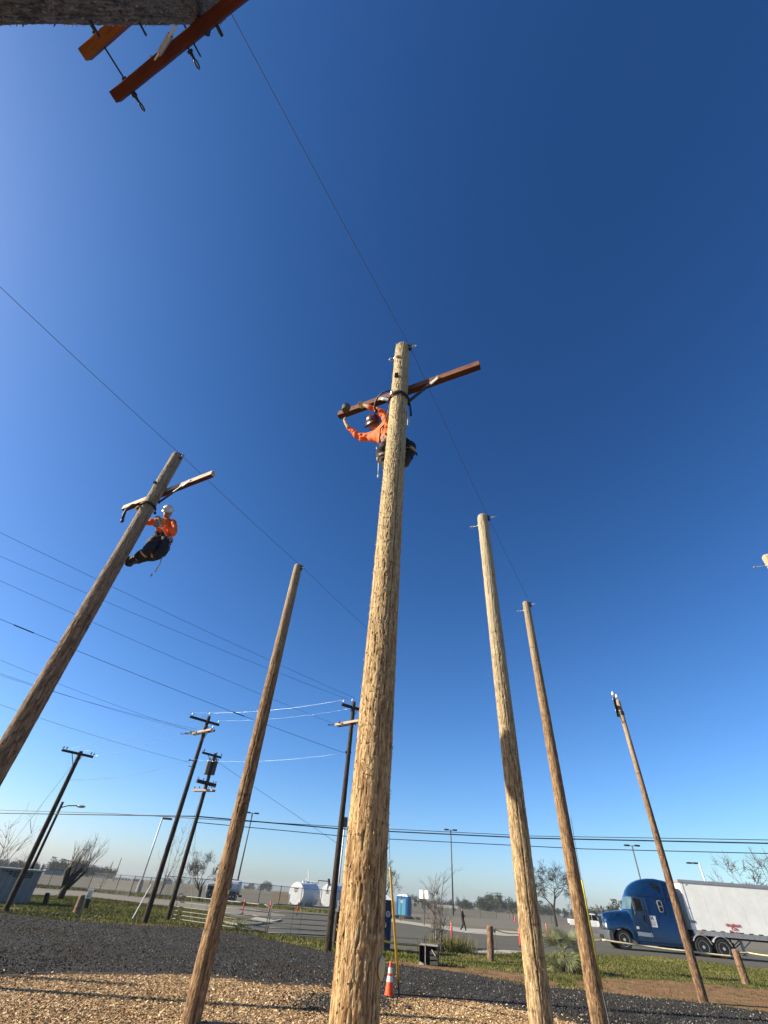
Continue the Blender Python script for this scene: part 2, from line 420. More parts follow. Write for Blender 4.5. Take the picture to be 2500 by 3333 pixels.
m_dirt2 = ground_mat('dark_trodden_dirt', [(0.25, (.025, .018, .012)), (0.5, (.055, .038, .025)), (0.75, (.10, .07, .045))], 6, 0.9, .04, .9)
sheet('trodden_dirt', [(-8.6, 13.6), (-7.2, 14.4), (-5.8, 15.5), (-3.8, 16.6), (-1.8, 16.2), (-.4, 16.8), (1.2, 16.2), (3.2, 16.3), (5.5, 14.8), (5.0, 13.8), (3.0, 14.6), (-.5, 14.9), (-3.8, 15.2), (-6.5, 13.4), (-8.2, 12.2)], .055, m_dirt2, .3, .22, 31, 1.0, .02)
# loose pieces lying on the sheets
def scatter(poly, n, rng, box=None):
    P = np.array(poly); lo = P.min(0); hi = P.max(0)
    if box: lo = np.maximum(lo, box[0]); hi = np.minimum(hi, box[1])
    out = np.zeros((0, 2))
    while len(out) < n:
        q = lo + rng.random((n * 2, 2)) * (hi - lo)
        q = q[inside(poly, q[:, 0], q[:, 1])]
        out = np.vstack([out, q])
    return out[:n]
def gzv(x, y): return 0.27 * np.exp(-((x - 25) ** 2 + (y - 43) ** 2) / (2 * 13.0 ** 2))
def in_view(P, margin=1.05):
    d = np.column_stack([P, np.full(len(P), -EYE)])
    f = d @ FWD; u = d @ RT / f * FPX; v = d @ UP / f * FPX
    return (np.abs(u) < 1250 * margin) & (v > -1666 * 1.06)

def attr_mat(name, stops, rough=.9, spec=.2, trans=0.0):
    s = NT(name); c = s.ramp(s.attr('tone'), stops); return s.done(c, rough, 0, spec)
m_chip = attr_mat('wood_chips', [(0, (.08, .042, .018)), (.35, (.30, .18, .085)), (.7, (.52, .355, .185)), (1, (.74, .58, .37))])
m_stone = attr_mat('crushed_stone', [(0, (.014, .014, .014)), (.5, (.044, .042, .039)), (.88, (.085, .080, .072)), (1, (.28, .26, .23))])
m_blade = attr_mat('grass_blades', [(0, (.038, .042, .010)), (.35, (.085, .090, .020)), (.7, (.15, .145, .038)), (1, (.28, .225, .09))])

def chips(name, P, rng, size, thick, z0, mt, flat=.35, lo=.25):
    n = len(P); c = np.array([(sx, sy, sz) for sz in (-1, 1) for sx, sy in ((-1, -1), (1, -1), (1, 1), (-1, 1))], float)
    L = size * (lo + rng.random(n) ** 1.5); W_ = L * (.3 + .5 * rng.random(n)); T = thick * (.5 + rng.random(n))
    B = c[None] * np.stack([L, W_, T], 1)[:, None] / 2
    B[:, :, 0] *= 1 + .4 * (rng.random((n, 8)) - .5); B[:, :, 1] *= 1 + .6 * (rng.random((n, 8)) - .5)
    a = rng.random(n) * 2 * PI; tl = (rng.random(n) - .5) * 2 * flat; tr = (rng.random(n) - .5) * 2 * flat
    x, y, z = B[..., 0], B[..., 1], B[..., 2]
    x, z = x * np.cos(tl)[:, None] - z * np.sin(tl)[:, None], x * np.sin(tl)[:, None] + z * np.cos(tl)[:, None]
    y, z = y * np.cos(tr)[:, None] - z * np.sin(tr)[:, None], y * np.sin(tr)[:, None] + z * np.cos(tr)[:, None]
    x, y = x * np.cos(a)[:, None] - y * np.sin(a)[:, None], x * np.sin(a)[:, None] + y * np.cos(a)[:, None]
    V = np.stack([x + P[:, 0, None], y + P[:, 1, None], z + (z0 + L * np.abs(np.sin(tl)) * .35)[:, None] + gzv(P[:, 0], P[:, 1])[:, None]], -1).reshape(-1, 3)
    q = np.array([(0, 3, 2, 1), (4, 5, 6, 7), (0, 1, 5, 4), (1, 2, 6, 5), (2, 3, 7, 6), (3, 0, 4, 7)])
    F = (np.arange(n)[:, None, None] * 8 + q[None]).reshape(-1, 4)
    tone = np.repeat(rng.random(n), 8)
    return tag(fast_mesh(name, V, F, mt, attr={'tone': tone}), kind='stuff')
rng = np.random.default_rng(5)
P = scatter(mu, 90000, rng, ((-9, 9.5), (9, 17))); P = P[in_view(P)][:40000]
o = chips('wood_chips', P, rng, .040, .006, .10, m_chip, .5)
tag(o, 'pale tan wood chips spread in the bed at the foot of the poles')
# chips kicked out onto the gravel, stones kicked into the chips
P = np.array([(a + rng.normal() * .5, b + rng.normal() * .5) for (a, b) in mu for _ in range(26)]); P = P[in_view(P)]
tag(chips('scattered_wood_chips', P, rng, .05, .007, .065, m_chip, .5), 'stray wood chips lying on the gravel at the edge of the bed')
P = scatter(gv, 90000, rng, ((-20, 11), (20, 33)))
near = 1 / np.maximum(1, (P[:, 1] - 8) / 6) ; P = P[in_view(P) & (rng.random(len(P)) < near)][:30000]
tag(chips('gravel_stones', P, rng, .036, .020, .055, m_stone, .5), 'dark grey crushed stones covering the yard')
P = np.array([(a + rng.normal() * .45, b + rng.normal() * .45) for (a, b) in [(0.0, 14.2)] * 900 + [(-.3, 13.4)] * 700 + [(.6, 14.2)] * 500]); P = P[in_view(P)]
tag(chips('stray_gravel', P, rng, .036, .020, .112, m_stone, .5), 'dark stones kicked over the wood chips behind the thick centre pole')

def blades(name, P, rng, h, wd, lean, z0, mt=None, tone=None):
    n = len(P); a = rng.random(n) * 2 * PI; hh = h * (.5 + rng.random(n)); w2 = wd * (.6 + .8 * rng.random(n)) / 2
    la = rng.random(n) * 2 * PI; ll = lean * rng.random(n) * hh
    g = gzv(P[:, 0], P[:, 1]) + z0
    A = np.stack([P[:, 0] - np.cos(a) * w2, P[:, 1] - np.sin(a) * w2, g], 1)
    B = np.stack([P[:, 0] + np.cos(a) * w2, P[:, 1] + np.sin(a) * w2, g], 1)
    C = np.stack([P[:, 0] + np.cos(la) * ll, P[:, 1] + np.sin(la) * ll, g + hh], 1)
    V = np.stack([A, B, C], 1).reshape(-1, 3); F = np.arange(n * 3).reshape(-1, 3)
    t = rng.random(n) * .5 + .5 * vnoise(P[:, 0] * .5, P[:, 1] * .5, 0, 7) if tone is None else tone
    return tag(fast_mesh(name, V, F, mt or m_blade, attr={'tone': np.repeat(t, 3)}), kind='stuff')
P = scatter(lg, 150000, rng, ((-40, 24), (6, 64))); P = P[in_view(P) & (~inside(gv, P[:, 0], P[:, 1])) & (vnoise(P[:, 0] * .6, P[:, 1] * .6, 2, 5) > .12)][:60000]
tag(blades('grass', P, rng, .075, .04, .9, .01), 'green grass on the left verge beyond the gravel')
P = scatter(rg, 120000, rng, ((0, 17), (50, 40))); keep = (~inside(gv, P[:, 0], P[:, 1])) & (~(inside(soil, P[:, 0], P[:, 1]) & (rng.random(len(P)) < .88))) & (~(inside(soil2, P[:, 0], P[:, 1]) & (rng.random(len(P)) < .7)))
P = P[in_view(P) & keep & (vnoise(P[:, 0] * .7, P[:, 1] * .7, 2, 9) > .10)][:56000]
tag(blades('grass', P, rng, .055, .032, .9, .01), 'green grass on the right verge between gravel and road')
P = scatter(fg, 16000, rng, ((-60, 74), (4, 97))); P = P[in_view(P)]
tag(blades('grass', P, rng, .16, .12, .6, .01), 'narrow grass strip along the chain-link fence')
# ------------------------------------------------------------------ pole materials
w_gold = wood_pole('golden_chipped_wood', (.50, .335, .165), (.24, .135, .058), (.54, .43, .245), (2.5, 7.0), (.66, .50, .29))
w_grey = wood_pole('grey_brown_wood', (.27, .185, .12), (.10, .065, .04), (.33, .265, .185), (5.0, 8.0), (.50, .38, .26), .5, 70)
w_brown = wood_pole('brown_pole_wood', (.31, .195, .10), (.12, .068, .034), (.36, .28, .18), (5.5, 8.5), (.52, .38, .23), .45, 60)
w_cream = wood_pole('cream_pole_wood', (.46, .335, .18), (.20, .125, .065), (.47, .39, .26), (3.5, 6.5), (.70, .56, .36), .8, 95)
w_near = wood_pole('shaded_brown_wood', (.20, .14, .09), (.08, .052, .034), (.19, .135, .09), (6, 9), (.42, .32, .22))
w_dark = wood_pole('dark_treated_wood', (.062, .044, .030), (.022, .016, .012), (.072, .055, .042), (3, 8), (.11, .085, .06))
w_thin = wood_pole('reddish_dark_wood', (.24, .14, .08), (.07, .042, .028), (.42, .31, .20), (4.5, 7.5), (.40, .27, .17), .4, 50)
w_stub = wood_pole('stub_post_wood', (.30, .18, .11), (.11, .065, .04), (.30, .2, .13), (5, 8), (.44, .31, .2))

m_steel = M('galvanised_steel', (.42, .43, .44), .42, .75, .2, 30)
m_iron = M('dark_iron', (.045, .045, .05), .5, .6, .3, 30)
m_brace = M('pale_brace_paint', (.62, .60, .55), .55, 0, .2, 12)
m_porc = M('white_porcelain', (.72, .74, .76), .15, 0, .05, 5, coat=.4)
m_brownporc = M('brown_glazed_porcelain', (.10, .05, .035), .2, 0, .1, 5, coat=.4)
m_wire = M('dark_cable', (.018, .02, .025), .6, .2, .1, 3)
m_bright = M('bare_aluminium_cable', (.62, .65, .68), .35, .6, .1, 3)
m_guy = M('thin_steel_strand', (.10, .11, .125), .5, .5, .1, 3)

def timber(name, c, d, rough=.75):
    s = NT(name); v = s.coord((.06, 1, 1)); g = s.noise(v, 70, 5, .7); v2 = s.coord((.3, 1, 1)); g2 = s.noise(v2, 9, 3, .6)
    cc = s.ramp(s.math('ADD', s.math('MULTIPLY', g, .65), s.math('MULTIPLY', g2, .35)), [(.33, d), (.58, c), (.8, tuple(min(1, q * 1.35) for q in c))])
    s.bump(g, .6, .006); return s.done(cc, rough, 0, .25)
t_red = timber('red_brown_timber', (.20, .085, .048), (.06, .022, .014))
t_pale = timber('weathered_pale_timber', (.56, .44, .31), (.26, .16, .10))
t_under = timber('dark_red_brown_underside', (.085, .030, .018), (.035, .012, .008))  # darker red-brown for the bottom faces of the arms
t_rust = timber('rust_orange_timber', (.24, .085, .024), (.11, .036, .012))
t_deep = timber('deep_red_timber', (.105, .026, .016), (.05, .013, .009))
t_dark = timber('blackened_timber', (.05, .038, .032), (.018, .013, .011))
t_bleach = timber('bleached_timber', (.50, .38, .30), (.25, .17, .13))

def shaft(parent, z0, z1, r0, r1, mt, seed, nth=60, dz=.03, rough=1.0, slivers=150, checks=7, whorls=12, lean=(0, 0), zfine=None):
    rs = np.random.default_rng(seed)
    nz = int((z1 - z0) / dz); zz = np.linspace(z0, z1, nz + 1)
    th = np.arange(nth) * 2 * PI / nth
    T, Z = np.meshgrid(th, zz); rad = r0 + (r1 - r0) * (Z - z0) / (z1 - z0)
    cx, sy = np.cos(T), np.sin(T); X = cx * .15; Y = sy * .15
    rad = rad * (1 + .05 * (vnoise(X * 4, Y * 4, Z * .35, seed) - .5))
    fine = vnoise(X * 110, Y * 110, Z * 3.0, seed + 1); mid = vnoise(X * 42, Y * 42, Z * 2.2, seed + 2)
    d = (fine - .5) * .006 + (mid - .5) * .009
    gg = vnoise(X * 95, Y * 95, Z * 20, seed + 3); big = vnoise(X * 9, Y * 9, Z * .9, seed + 4)
    gouge = np.clip((gg - .66 + .12 * (big - .5)) / .12, 0, 1)
    d -= gouge * .010
    raised = np.clip((vnoise(X * 90, Y * 90, Z * 16, seed + 5) - .72) / .12, 0, 1); d += raised * .004
    wear = .5 + .22 * raised - .32 * gouge
    for _ in range(checks):                                    # long drying cracks
        t0 = rs.random() * 2 * PI; za = z0 + rs.random() * (z1 - z0); L = 1.2 + 3 * rs.random()
        tt = t0 + .12 * (vnoise(zz * 1.1, 0, 0, int(rs.integers(999))) - .5)
        dd = np.abs((T - tt[:, None] + PI) % (2 * PI) - PI)
        k = np.exp(-(dd / .03) ** 2) * np.clip(1 - np.abs(Z - za) / L, 0, 1) ** .5
        d -= k * .022; wear -= k * .5
    for _ in range(whorls):                                    # knot whorls and trimming scars, part way round
        zc = z0 + (z1 - z0) * rs.random(); t0 = rs.random() * 2 * PI; wdt = .5 + 1.1 * rs.random(); tilt = (rs.random() - .5) * .05
        dd = np.abs((T - t0 + PI) % (2 * PI) - PI); zl = zc + tilt * np.cos(T * 1 - t0) + .012 * (vnoise(X * 20, Y * 20, 0, seed) - .5)
        k = np.exp(-((Z - zl) / (.55 * dz + .004)) ** 2) * np.clip(1 - dd / wdt, 0, 1) ** .4
        d -= k * .008; wear -= k * .38
    rad = rad + d * rough * np.minimum(1, rad / .13)
    # rounded head
    cap = np.clip((z1 - Z) / .05, 0, 1); rad = rad * (.80 + .20 * np.sqrt(cap))
    px = rad * cx + lean[0] * (Z - z0); py = rad * sy + lean[1] * (Z - z0)
    V = np.stack([px, py, Z], -1).reshape(-1, 3); W_ = wear.ravel()
    i = np.arange(nz)[:, None] * nth; k = np.arange(nth)[None]; k2 = (k + 1) % nth
    F = np.stack([i + k, i + k2, i + nth + k2, i + nth + k], -1).reshape(-1, 4)
    n0 = len(V); V = np.vstack([V, [[lean[0] * (z1 - z0), lean[1] * (z1 - z0), z1 + .012]], [[0, 0, z0]]]); W_ = np.append(W_, [.5, .5])
    top = np.stack([nz * nth + k[0], nz * nth + k2[0], np.full(nth, n0), np.full(nth, n0)], -1)
    bot = np.stack([k2[0], k[0], np.full(nth, n0 + 1), np.full(nth, n0 + 1)], -1)
    # curled splinters lifted out of the surface by climbing spurs
    SV = []; SF = []; SW = []; b = len(V)
    for q in range(slivers):
        t = rs.random() * 2 * PI; z = z0 + (z1 - z0) * rs.random(); r = r0 + (r1 - r0) * (z - z0) / (z1 - z0)
        u = np.array([math.cos(t), math.sin(t), 0]); v = np.array([-u[1], u[0], 0]); up = np.array([0, 0, 1.0]) * (1 if rs.random() < .45 else -1)
        L = .014 + .034 * rs.random() ** 2; wd = .0022 + .004 * rs.random(); out = .006 + .014 * rs.random() ** 1.5
        base = u * (r - .004) + np.array([lean[0] * (z - z0), lean[1] * (z - z0), z])
        tip = base + up * L + u * (out + .004) + v * (rs.random() - .5) * .012
        mdl = base + up * L * .55 + u * (out * .35 + .004)
        SV += [base - v * wd, base + v * wd, mdl - v * wd * .8 + u * .003, mdl + v * wd * .8 + u * .003, mdl - u * .002, tip]
        j = b + q * 6
        SF += [(j, j + 1, j + 3, j + 2), (j, j + 2, j + 4, j), (j + 1, j + 4, j + 3, j + 1), (j + 2, j + 3, j + 5, j + 5), (j + 3, j + 4, j + 5, j + 5), (j + 4, j + 2, j + 5, j + 5)]
        SW += [.45 + .30 * rs.random()] * 6
    if SV:
        V = np.vstack([V, SV]); W_ = np.append(W_, SW)
    me = bpy.data.meshes.new('shaft')
    tri = [(a, c, e) for a, c, e, _ in top] + [(a, c, e) for a, c, e, _ in bot]
    faces = [tuple(f) for f in F] + [tuple(int(x) for x in t) for t in tri] + [tuple(dict.fromkeys(int(x) for x in f)) for f in SF]
    me.from_pydata([tuple(v) for v in V], [], faces)
    me.materials.append(mt); me.polygons.foreach_set('use_smooth', [True] * len(me.polygons))
    at = me.attributes.new('wear', 'FLOAT', 'POINT'); at.data.foreach_set('value', W_.astype(np.float32))
    me.validate()
    o = bpy.data.objects.new('shaft', me); col.objects.link(o); o.parent = parent
    return o

A_AZ = -62.4; A = DIR(A_AZ); N = DIR(A_AZ + 90)               # crossarm direction and the row direction
def eye_bolt(parent, p, d, L=.34, name='eye_bolt', r=.045, mt=None):
    """p = where it leaves the wood (local), d = direction"""
    d = Vector(d).normalized(); b = MB(); p = Vector(p); e = p + d * L
    b.tube(p - d * .02, e, .009, n=6); b.tube(p, p + d * .02, .035, n=6); b.tube(p + d * .02, p + d * .04, .02, n=6)
    b.tube(e - d * .03, e + d * .012, .017, n=6)
    s_ = Vector((0, 0, 1)).cross(d).normalized(); c = e + d * (.018 + r * 1.35); u2 = (s_ + Vector((0, 0, .6))).normalized()
    b.path([c + d * (math.cos(t) * r * 1.35) + u2 * (math.sin(t) * r * .8) for t in [2 * PI * k / 14 for k in range(14)]], .0095, 6, closed=True)
    return b.build(name, mt or m_steel, parent, True)
def insulator(parent, p, s=1.0, up=(0, 0, 1), mt=None, name='insulator'):
    b = MB(); rot = Vector(up).normalized().to_track_quat('Z', 'Y').to_matrix().to_4x4()
    b.m = Matrix.Translation(Vector(p)) @ rot
    b.lathe([(.012 * s, -.10 * s), (.012 * s, 0), (.05 * s, .01 * s), (.075 * s, .03 * s), (.045 * s, .055 * s), (.062 * s, .08 * s), (.035 * s, .10 * s), (.045 * s, .125 * s), (.04 * s, .15 * s), (0, .16 * s)], 12)
    return b.build(name, mt or m_porc, parent, True)

def pole(label, x, y, ztop, r0, r1, mt, seed, az_label=None, group='bare training poles in the yard', **kw):
    t = thing('utility_pole', label, 'utility pole', (x, y, gz(x, y) - .0), 0, group)
    shaft(t, -0.3 , ztop - gz(x, y), r0, r1, mt, seed, **kw)
    return t
def head_gear(t, z, r, left=True, right=True, L=.12, LL=None, er=.032):
    """through bolts with eyes at the pole head and the wire clamp"""
    zz = z
    if right: eye_bolt(t, -A * (r * .9) + Vector((0, 0, zz - .12)), -A, L, r=er)
    if left: eye_bolt(t, A * (r * .9) + Vector((0, 0, zz - .30)), A, LL if LL is not None else L, r=er)
    b = MB(); b.box(-A * (r + .015) + Vector((0, 0, zz - .12)), (.06, .03, .16)); b.tube(-A * r + Vector((0, 0, zz - .05)), -A * (r + .07) + Vector((0, 0, zz - .05)), .012)
    b.tube(-A * r + Vector((0, 0, zz - .18)), -A * (r + .06) + Vector((0, 0, zz - .18)), .012)
    b.build('wire_clamp', m_iron, t)

Hh = 7.7
def rowpos(az, el): d = Hh / math.tan(R(el)); return (math.sin(R(az)) * d, math.cos(R(az)) * d)
PC, PL, PL2, PR1, PR2 = rowpos(1.2, 62.6), rowpos(-35.2, 41.1), rowpos(-12.5, 33.1), rowpos(17.05, 41.0), rowpos(21.65, 29.7)
PN = (-2.49, -.02); PFAR = rowpos(49.3, 28.9); PL3 = (PL2[0] + .324 * Hh, PL2[1] + .561 * Hh)

tC = pole('thick golden chipped pole in the centre with the worker in the dark hard hat', *PC, 9.5, .157, .131, w_gold, 11, nth=150, dz=.0085, rough=.62, slivers=2600, checks=9, whorls=26)
head_gear(tC, 9.5, .131, L=.06, LL=.035, er=.03)
tL = pole('grey chipped pole at the left carrying the worker in the white hard hat', *PL, 9.5, .16, .127, w_grey, 12, nth=110, dz=.014, rough=.7, slivers=900, checks=14, whorls=16)
head_gear(tL, 9.5, .127, left=False, L=.03)
PL2 = (math.sin(R(-12.5)) * 11.3, math.cos(R(-12.5)) * 11.3)
tL2 = pole('brown bare pole between the left climbed pole and the thick centre pole', *PL2, 9.17, .158, .122, w_brown, 13, nth=90, dz=.018, rough=.6, slivers=500, checks=16, whorls=16)
head_gear(tL2, 9.17, .122, left=False, L=.02)
tR1 = pole('pale cream bare pole just right of the thick centre pole', *PR1, 9.5, .158, .134, w_cream, 14, nth=100, dz=.016, rough=.75, slivers=900, checks=12, whorls=22)
head_gear(tR1, 9.5, .134)
tR2 = pole('brown bare pole behind the pale one, with an eye bolt each side of its head', *PR2, 9.5, .155, .110, w_brown, 15, nth=84, dz=.02, rough=.6, slivers=400, checks=16, whorls=16)
head_gear(tR2, 9.5, .110)
tF = pole('pale pole whose head just enters the picture at the right edge', *PFAR, 9.5, .155, .125, w_cream, 16, nth=70, dz=.03, slivers=200)
head_gear(tF, 9.5, .125, L=.2)
tX = pole('brown bare pole standing exactly behind the thick centre pole', *PL3, 9.5, .15, .12, w_brown, 18, nth=60, dz=.04, slivers=100)
head_gear(tX, 9.5, .12, left=False, L=.02)
tY = pole('bare pole of the outer row beyond the left edge of the picture', -15.2, 11.6, 9.5, .16, .13, w_brown, 19, nth=50, dz=.05, slivers=60)
tY2 = pole('bare pole of the outer row nearest the shed side, out at the left', -22, 12.4, 9.5, .16, .13, w_brown, 20, nth=50, dz=.05, slivers=60)
# small round tags nailed to poles
def plate(t, az, z, r, s=.035):
    b = MB(); d = DIR(az); q = d.to_track_quat('Z', 'Y').to_matrix().to_4x4(); b.m = Matrix.Translation(d * r + Vector((0, 0, z))) @ q
    b.lathe([(0, 0), (s * .85, 0), (s, .008), (s * .8, .014), (0, .014)], 14); return b.build('pole_tag', M('pale_tag', (.62, .50, .26), .6), t)
plate(tC, 113, 1.48, .152, .055); plate(tL2, 112, 1.72, .150, .035)

# ------------------------------------------------------------------ crossarms
def brace(parent, p_arm, p_pole, mt_ends, mt_mid):
    """folded metal brace with flattened ends"""
    b = MB(); d = p_pole - p_arm; b.k = 0
    b.beam(p_arm - d * .02, p_arm + d * .28, .014, .055); b.k = 1
    b.beam(p_arm + d * .26, p_pole, .035, .035)
    b.k = 0; b.tube(p_arm + N * -.03, p_arm + N * .03, .012); b.k = 1; b.tube(p_pole + N * -.03, p_pole + N * .03, .014)
    return b.build('brace', [mt_ends, mt_mid], parent)
def crossarm(t, root, z0, z1, a0, a1, off, mt, sec=(.10, .135), name='crossarm', under=None):
    """from root + A*a0 to root - A*a1, offset off along N, local coords; returns object"""
    p0 = A * a0 + N * off + Vector((0, 0, z0)); p1 = -A * a1 + N * off + Vector((0, 0, z1)); d = (p1 - p0); L = d.length
    b = MB(); w_, h_ = sec[0] / 2, sec[1] / 2; c = .007
    prof = [(-w_, -h_ + c), (-w_ + c, -h_), (w_ - c, -h_), (w_, -h_ + c), (w_, h_ - c), (w_ - c, h_), (-w_ + c, h_), (-w_, h_ - c)]
    segs = 14; vs = []; rr = random.Random(7)
    for i in range(segs + 1):
        for (u, v) in prof:
            vs.append((L * i / segs, u + (rr.random() - .5) * .003, v + (rr.random() - .5) * .003))
    fs = [(i * 8 + k, i * 8 + (k + 1) % 8, (i + 1) * 8 + (k + 1) % 8, (i + 1) * 8 + k) for i in range(segs) for k in range(8)]
    fs += [tuple(range(7, -1, -1)), tuple(segs * 8 + k for k in range(8))]
    b.add(vs, fs)
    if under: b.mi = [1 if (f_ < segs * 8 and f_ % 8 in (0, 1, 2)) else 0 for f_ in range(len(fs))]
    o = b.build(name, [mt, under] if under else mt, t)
    x = d.normalized(); zv = Vector((0, 0, 1)); y = zv.cross(x).normalized(); zv = x.cross(y)
    mm = Matrix((x, y, zv)).transposed().to_4x4(); mm.translation = p0
    o.matrix_local = mm
    for f in (.06, .12, .30, .70, .88, .94):
        hb_ = MB(); hb_.tube((L * f, -w_ - .002, .01), (L * f, w_ + .002, .01), .011, n=8); hb_.build('bolt_hole', m_iron, o)
    return o
def arm_fit(P2, off, pa, pb):
    P = Vector((P2[0], P2[1], 0)) + N * off
    q0, q1 = ON(*pa, P, N), ON(*pb, P, N)
    return q0.z, q1.z, (q0 - P).dot(A), -(q1 - P).dot(A)
# centre pole arm
zc0, zc1, ac0, ac1 = arm_fit(PC, .19, (1104, 1352), (1562, 1188)); zC = (zc0 + zc1) / 2
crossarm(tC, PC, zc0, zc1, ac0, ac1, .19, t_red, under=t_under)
brace(tC, -A * .62 + N * .135 + Vector((0, 0, zC - .02)), -A * .10 + N * .10 + Vector((0, 0, zC - .50)), m_brace, m_iron)
brace(tC, A * .44 + N * .135 + Vector((0, 0, zC - .02)), A * .10 + N * .10 + Vector((0, 0, zC - .34)), m_brace, m_steel)
b = MB(); b.tube(N * .26 + Vector((0, 0, zC)), N * -.17 + Vector((0, 0, zC)), .012); b.box(N * -.155 + Vector((0, 0, zC)), (.06, .06, .06)); b.build('through_bolt', m_iron, tC)
b = MB(); b.box(-N * .14 + Vector((0.0, 0, zC + .62)), (.085, .03, .03)); b.tube(-N * .15 + Vector((-.03, 0, zC + .62)), -N * .15 + Vector((.05, 0, zC + .62)), .02); b.build('pole_step_stub', m_steel, tC)
# left pole arm
zl0, zl1, al0, al1 = arm_fit(PL, .19, (404, 1656), (694, 1542)); zL = (zl0 + zl1) / 2
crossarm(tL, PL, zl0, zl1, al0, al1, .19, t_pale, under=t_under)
brace(tL, -A * .75 + N * .135 + Vector((0, 0, zl1 - .04)), -A * .10 + N * .10 + Vector((0, 0, zL - .44)), m_brace, m_iron)
brace(tL, A * .40 + N * .135 + Vector((0, 0, zl0 - .04)), A * .10 + N * .10 + Vector((0, 0, zL - .34)), m_brace, m_steel)
b = MB(); b.tube(N * .26 + Vector((0, 0, zL)), N * -.17 + Vector((0, 0, zL)), .012); b.box(N * -.15 + Vector((0, 0, zL)), (.05, .05, .05)); b.build('through_bolt', m_iron, tL)

# near pole at the top left with its double arm
tN = thing('utility_pole', 'shaded pole overhead at the top left corner with two red crossarms', 'utility pole', (PN[0], PN[1], 0), 0, 'bare training poles in the yard')
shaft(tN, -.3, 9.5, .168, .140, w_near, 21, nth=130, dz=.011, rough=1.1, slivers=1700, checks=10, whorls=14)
zn = 8.55
pn = Vector((PN[0], PN[1], 0))
c1 = crossarm(tN, PN, zn, zn, 1.27, 1.22, .195, t_deep, (.105, .14)); c1['label'] = 'deep red crossarm on the far side of the pole'
c2 = crossarm(tN, PN, zn, zn, 1.30, 1.22, -.19, t_rust, (.105, .14)); c2['label'] = 'orange brown crossarm on the near side of the pole'
b = MB(); z = Vector((0, 0, zn))
b.tube(A * 1.05 + N * -.34 + z, A * 1.05 + N * .36 + z, .010)
b.tube(A * 1.05 + N * -.27 + z, A * 1.05 + N * -.25 + z, .03); b.tube(A * 1.05 + N * .12 + z, A * 1.05 + N * .14 + z, .03); b.tube(A * 1.05 + N * .25 + z, A * 1.05 + N * .27 + z, .03)
b.build('spacer_bolt', m_iron, tN)
b = MB(); b.tube(A * .12 + N * -.34 + z, A * .12 + N * .36 + z, .010); b.build('spacer_bolt', m_iron, tN)
eye_bolt(tN, A * 1.05 + N * .27 + z, N, .06, r=.028, mt=m_iron); eye_bolt(tN, A * .20 + N * .27 + z, N, .06, r=.028, mt=m_iron)
b = MB(); pa, pb = A * .62 + N * .18 + z + Vector((0, 0, -.02)), A * .13 + N * .12 + z + Vector((0, 0, -.26)); d = pb - pa; b.k = 0
b.beam(pa - d * .04, pa + d * .30, .014, .06); b.k = 1; b.beam(pa + d * .26, pa + d * .80, .045, .04); b.k = 0; b.beam(pa + d * .78, pb + d * .1, .014, .06); b.tube(pa - N * .06, pa + N * .05, .012)
b.build('brace', [m_brace, m_steel], tN)
b = MB(); b.box(-A * .05 + N * .17 + z + Vector((0, 0, -.02)), (.2, .1, .1), Matrix.Rotation(R(27), 3, 'Z')); b.tube(-A * .2 + N * .18 + z, -A * .2 + N * .34 + z, .02); b.build('arm_gain_plate', m_iron, tN)
for (aa, zz) in ((.15, 7.2), (.15, 6.4)):
    b = MB(); b.tube(N * .14 + Vector((0, 0, zz)), N * .23 + Vector((0, 0, zz - .01)), .010); b.build('pole_step_stub', m_iron, tN)

# ------------------------------------------------------------------ thin pole at the right with its end-on arm
bx = G(2293, 3268)
tT = thing('utility_pole', 'slim dark pole in front of the blue truck, crossarm with insulators at its head', 'utility pole', tuple(bx))
dT = hd(bx); zt = AT(2018, 2281, dT).z
shaft(tT, -.3, zt, .140, .086, w_thin, 31, nth=56, dz=.03, rough=.8, slivers=300, checks=8, whorls=12)
za = zt - .28; u = Vector((-DIR(30).y, DIR(30).x, 0)).normalized(); q0 = u * .14
dd = DIR(28.5)
b = MB(); b.beam(q0 - dd * 1.2 + Vector((0, 0, za)), q0 + dd * 1.2 + Vector((0, 0, za)), .10, .12); b.build('crossarm', t_dark, tT)
for s_ in (-1.08, -.5, 1.05): insulator(tT, q0 + dd * s_ + Vector((0, 0, za + .14)), 1.0)
insulator(tT, Vector((0, 0, zt + .10)), 1.0)
b = MB(); b.beam(q0 * .8 + dd * .55 + Vector((0, 0, za - .05)), Vector((-.06, 0, za - .75)), .03, .012); b.beam(q0 * .8 - dd * .55 + Vector((0, 0, za - .05)), Vector((-.06, 0, za - .75)), .03, .012); b.build('brace', m_iron, tT)
b = MB(); b.lathe([(.100, za - .35), (.112, za - .35), (.112, za - .2), (.100, za - .2)], 16); b.build('steel_band', m_iron, tT)

# ------------------------------------------------------------------ dark line poles in the distance
def line_pole(label, base, top, r0, r1, seed):
    p = G(*base); t = thing('utility_pole', label, 'utility pole', tuple(p), 0, 'dark line poles beyond the yard'); D = hd(p)
    zt = AT(top[0], top[1], D).z - p.z
    shaft(t, -.2, zt, r0, r1, w_dark, seed, nth=28, dz=.08, rough=.7, slivers=60, checks=5, whorls=6)
    return t, p, D, zt
def arm_px(t, p, D, c, l, r, sec, mt, name='crossarm', n=0):
    """arm whose ends are seen at pixels l and r; height from its crossing point c on the pole"""
    z = AT(c[0], c[1], D).z
    a = ZR(l[0], l[1], z); b_ = ZR(r[0], r[1], z)
    # keep the real arm length near 2.4 m around the pole
    d = (b_ - a); d.z = 0
    mid = (a + b_) / 2
    o = MB(); a -= p; b_ -= p; o.beam(a, b_, sec[0], sec[1])
    ob = o.build(name, mt, t); return a, b_, z - p.z
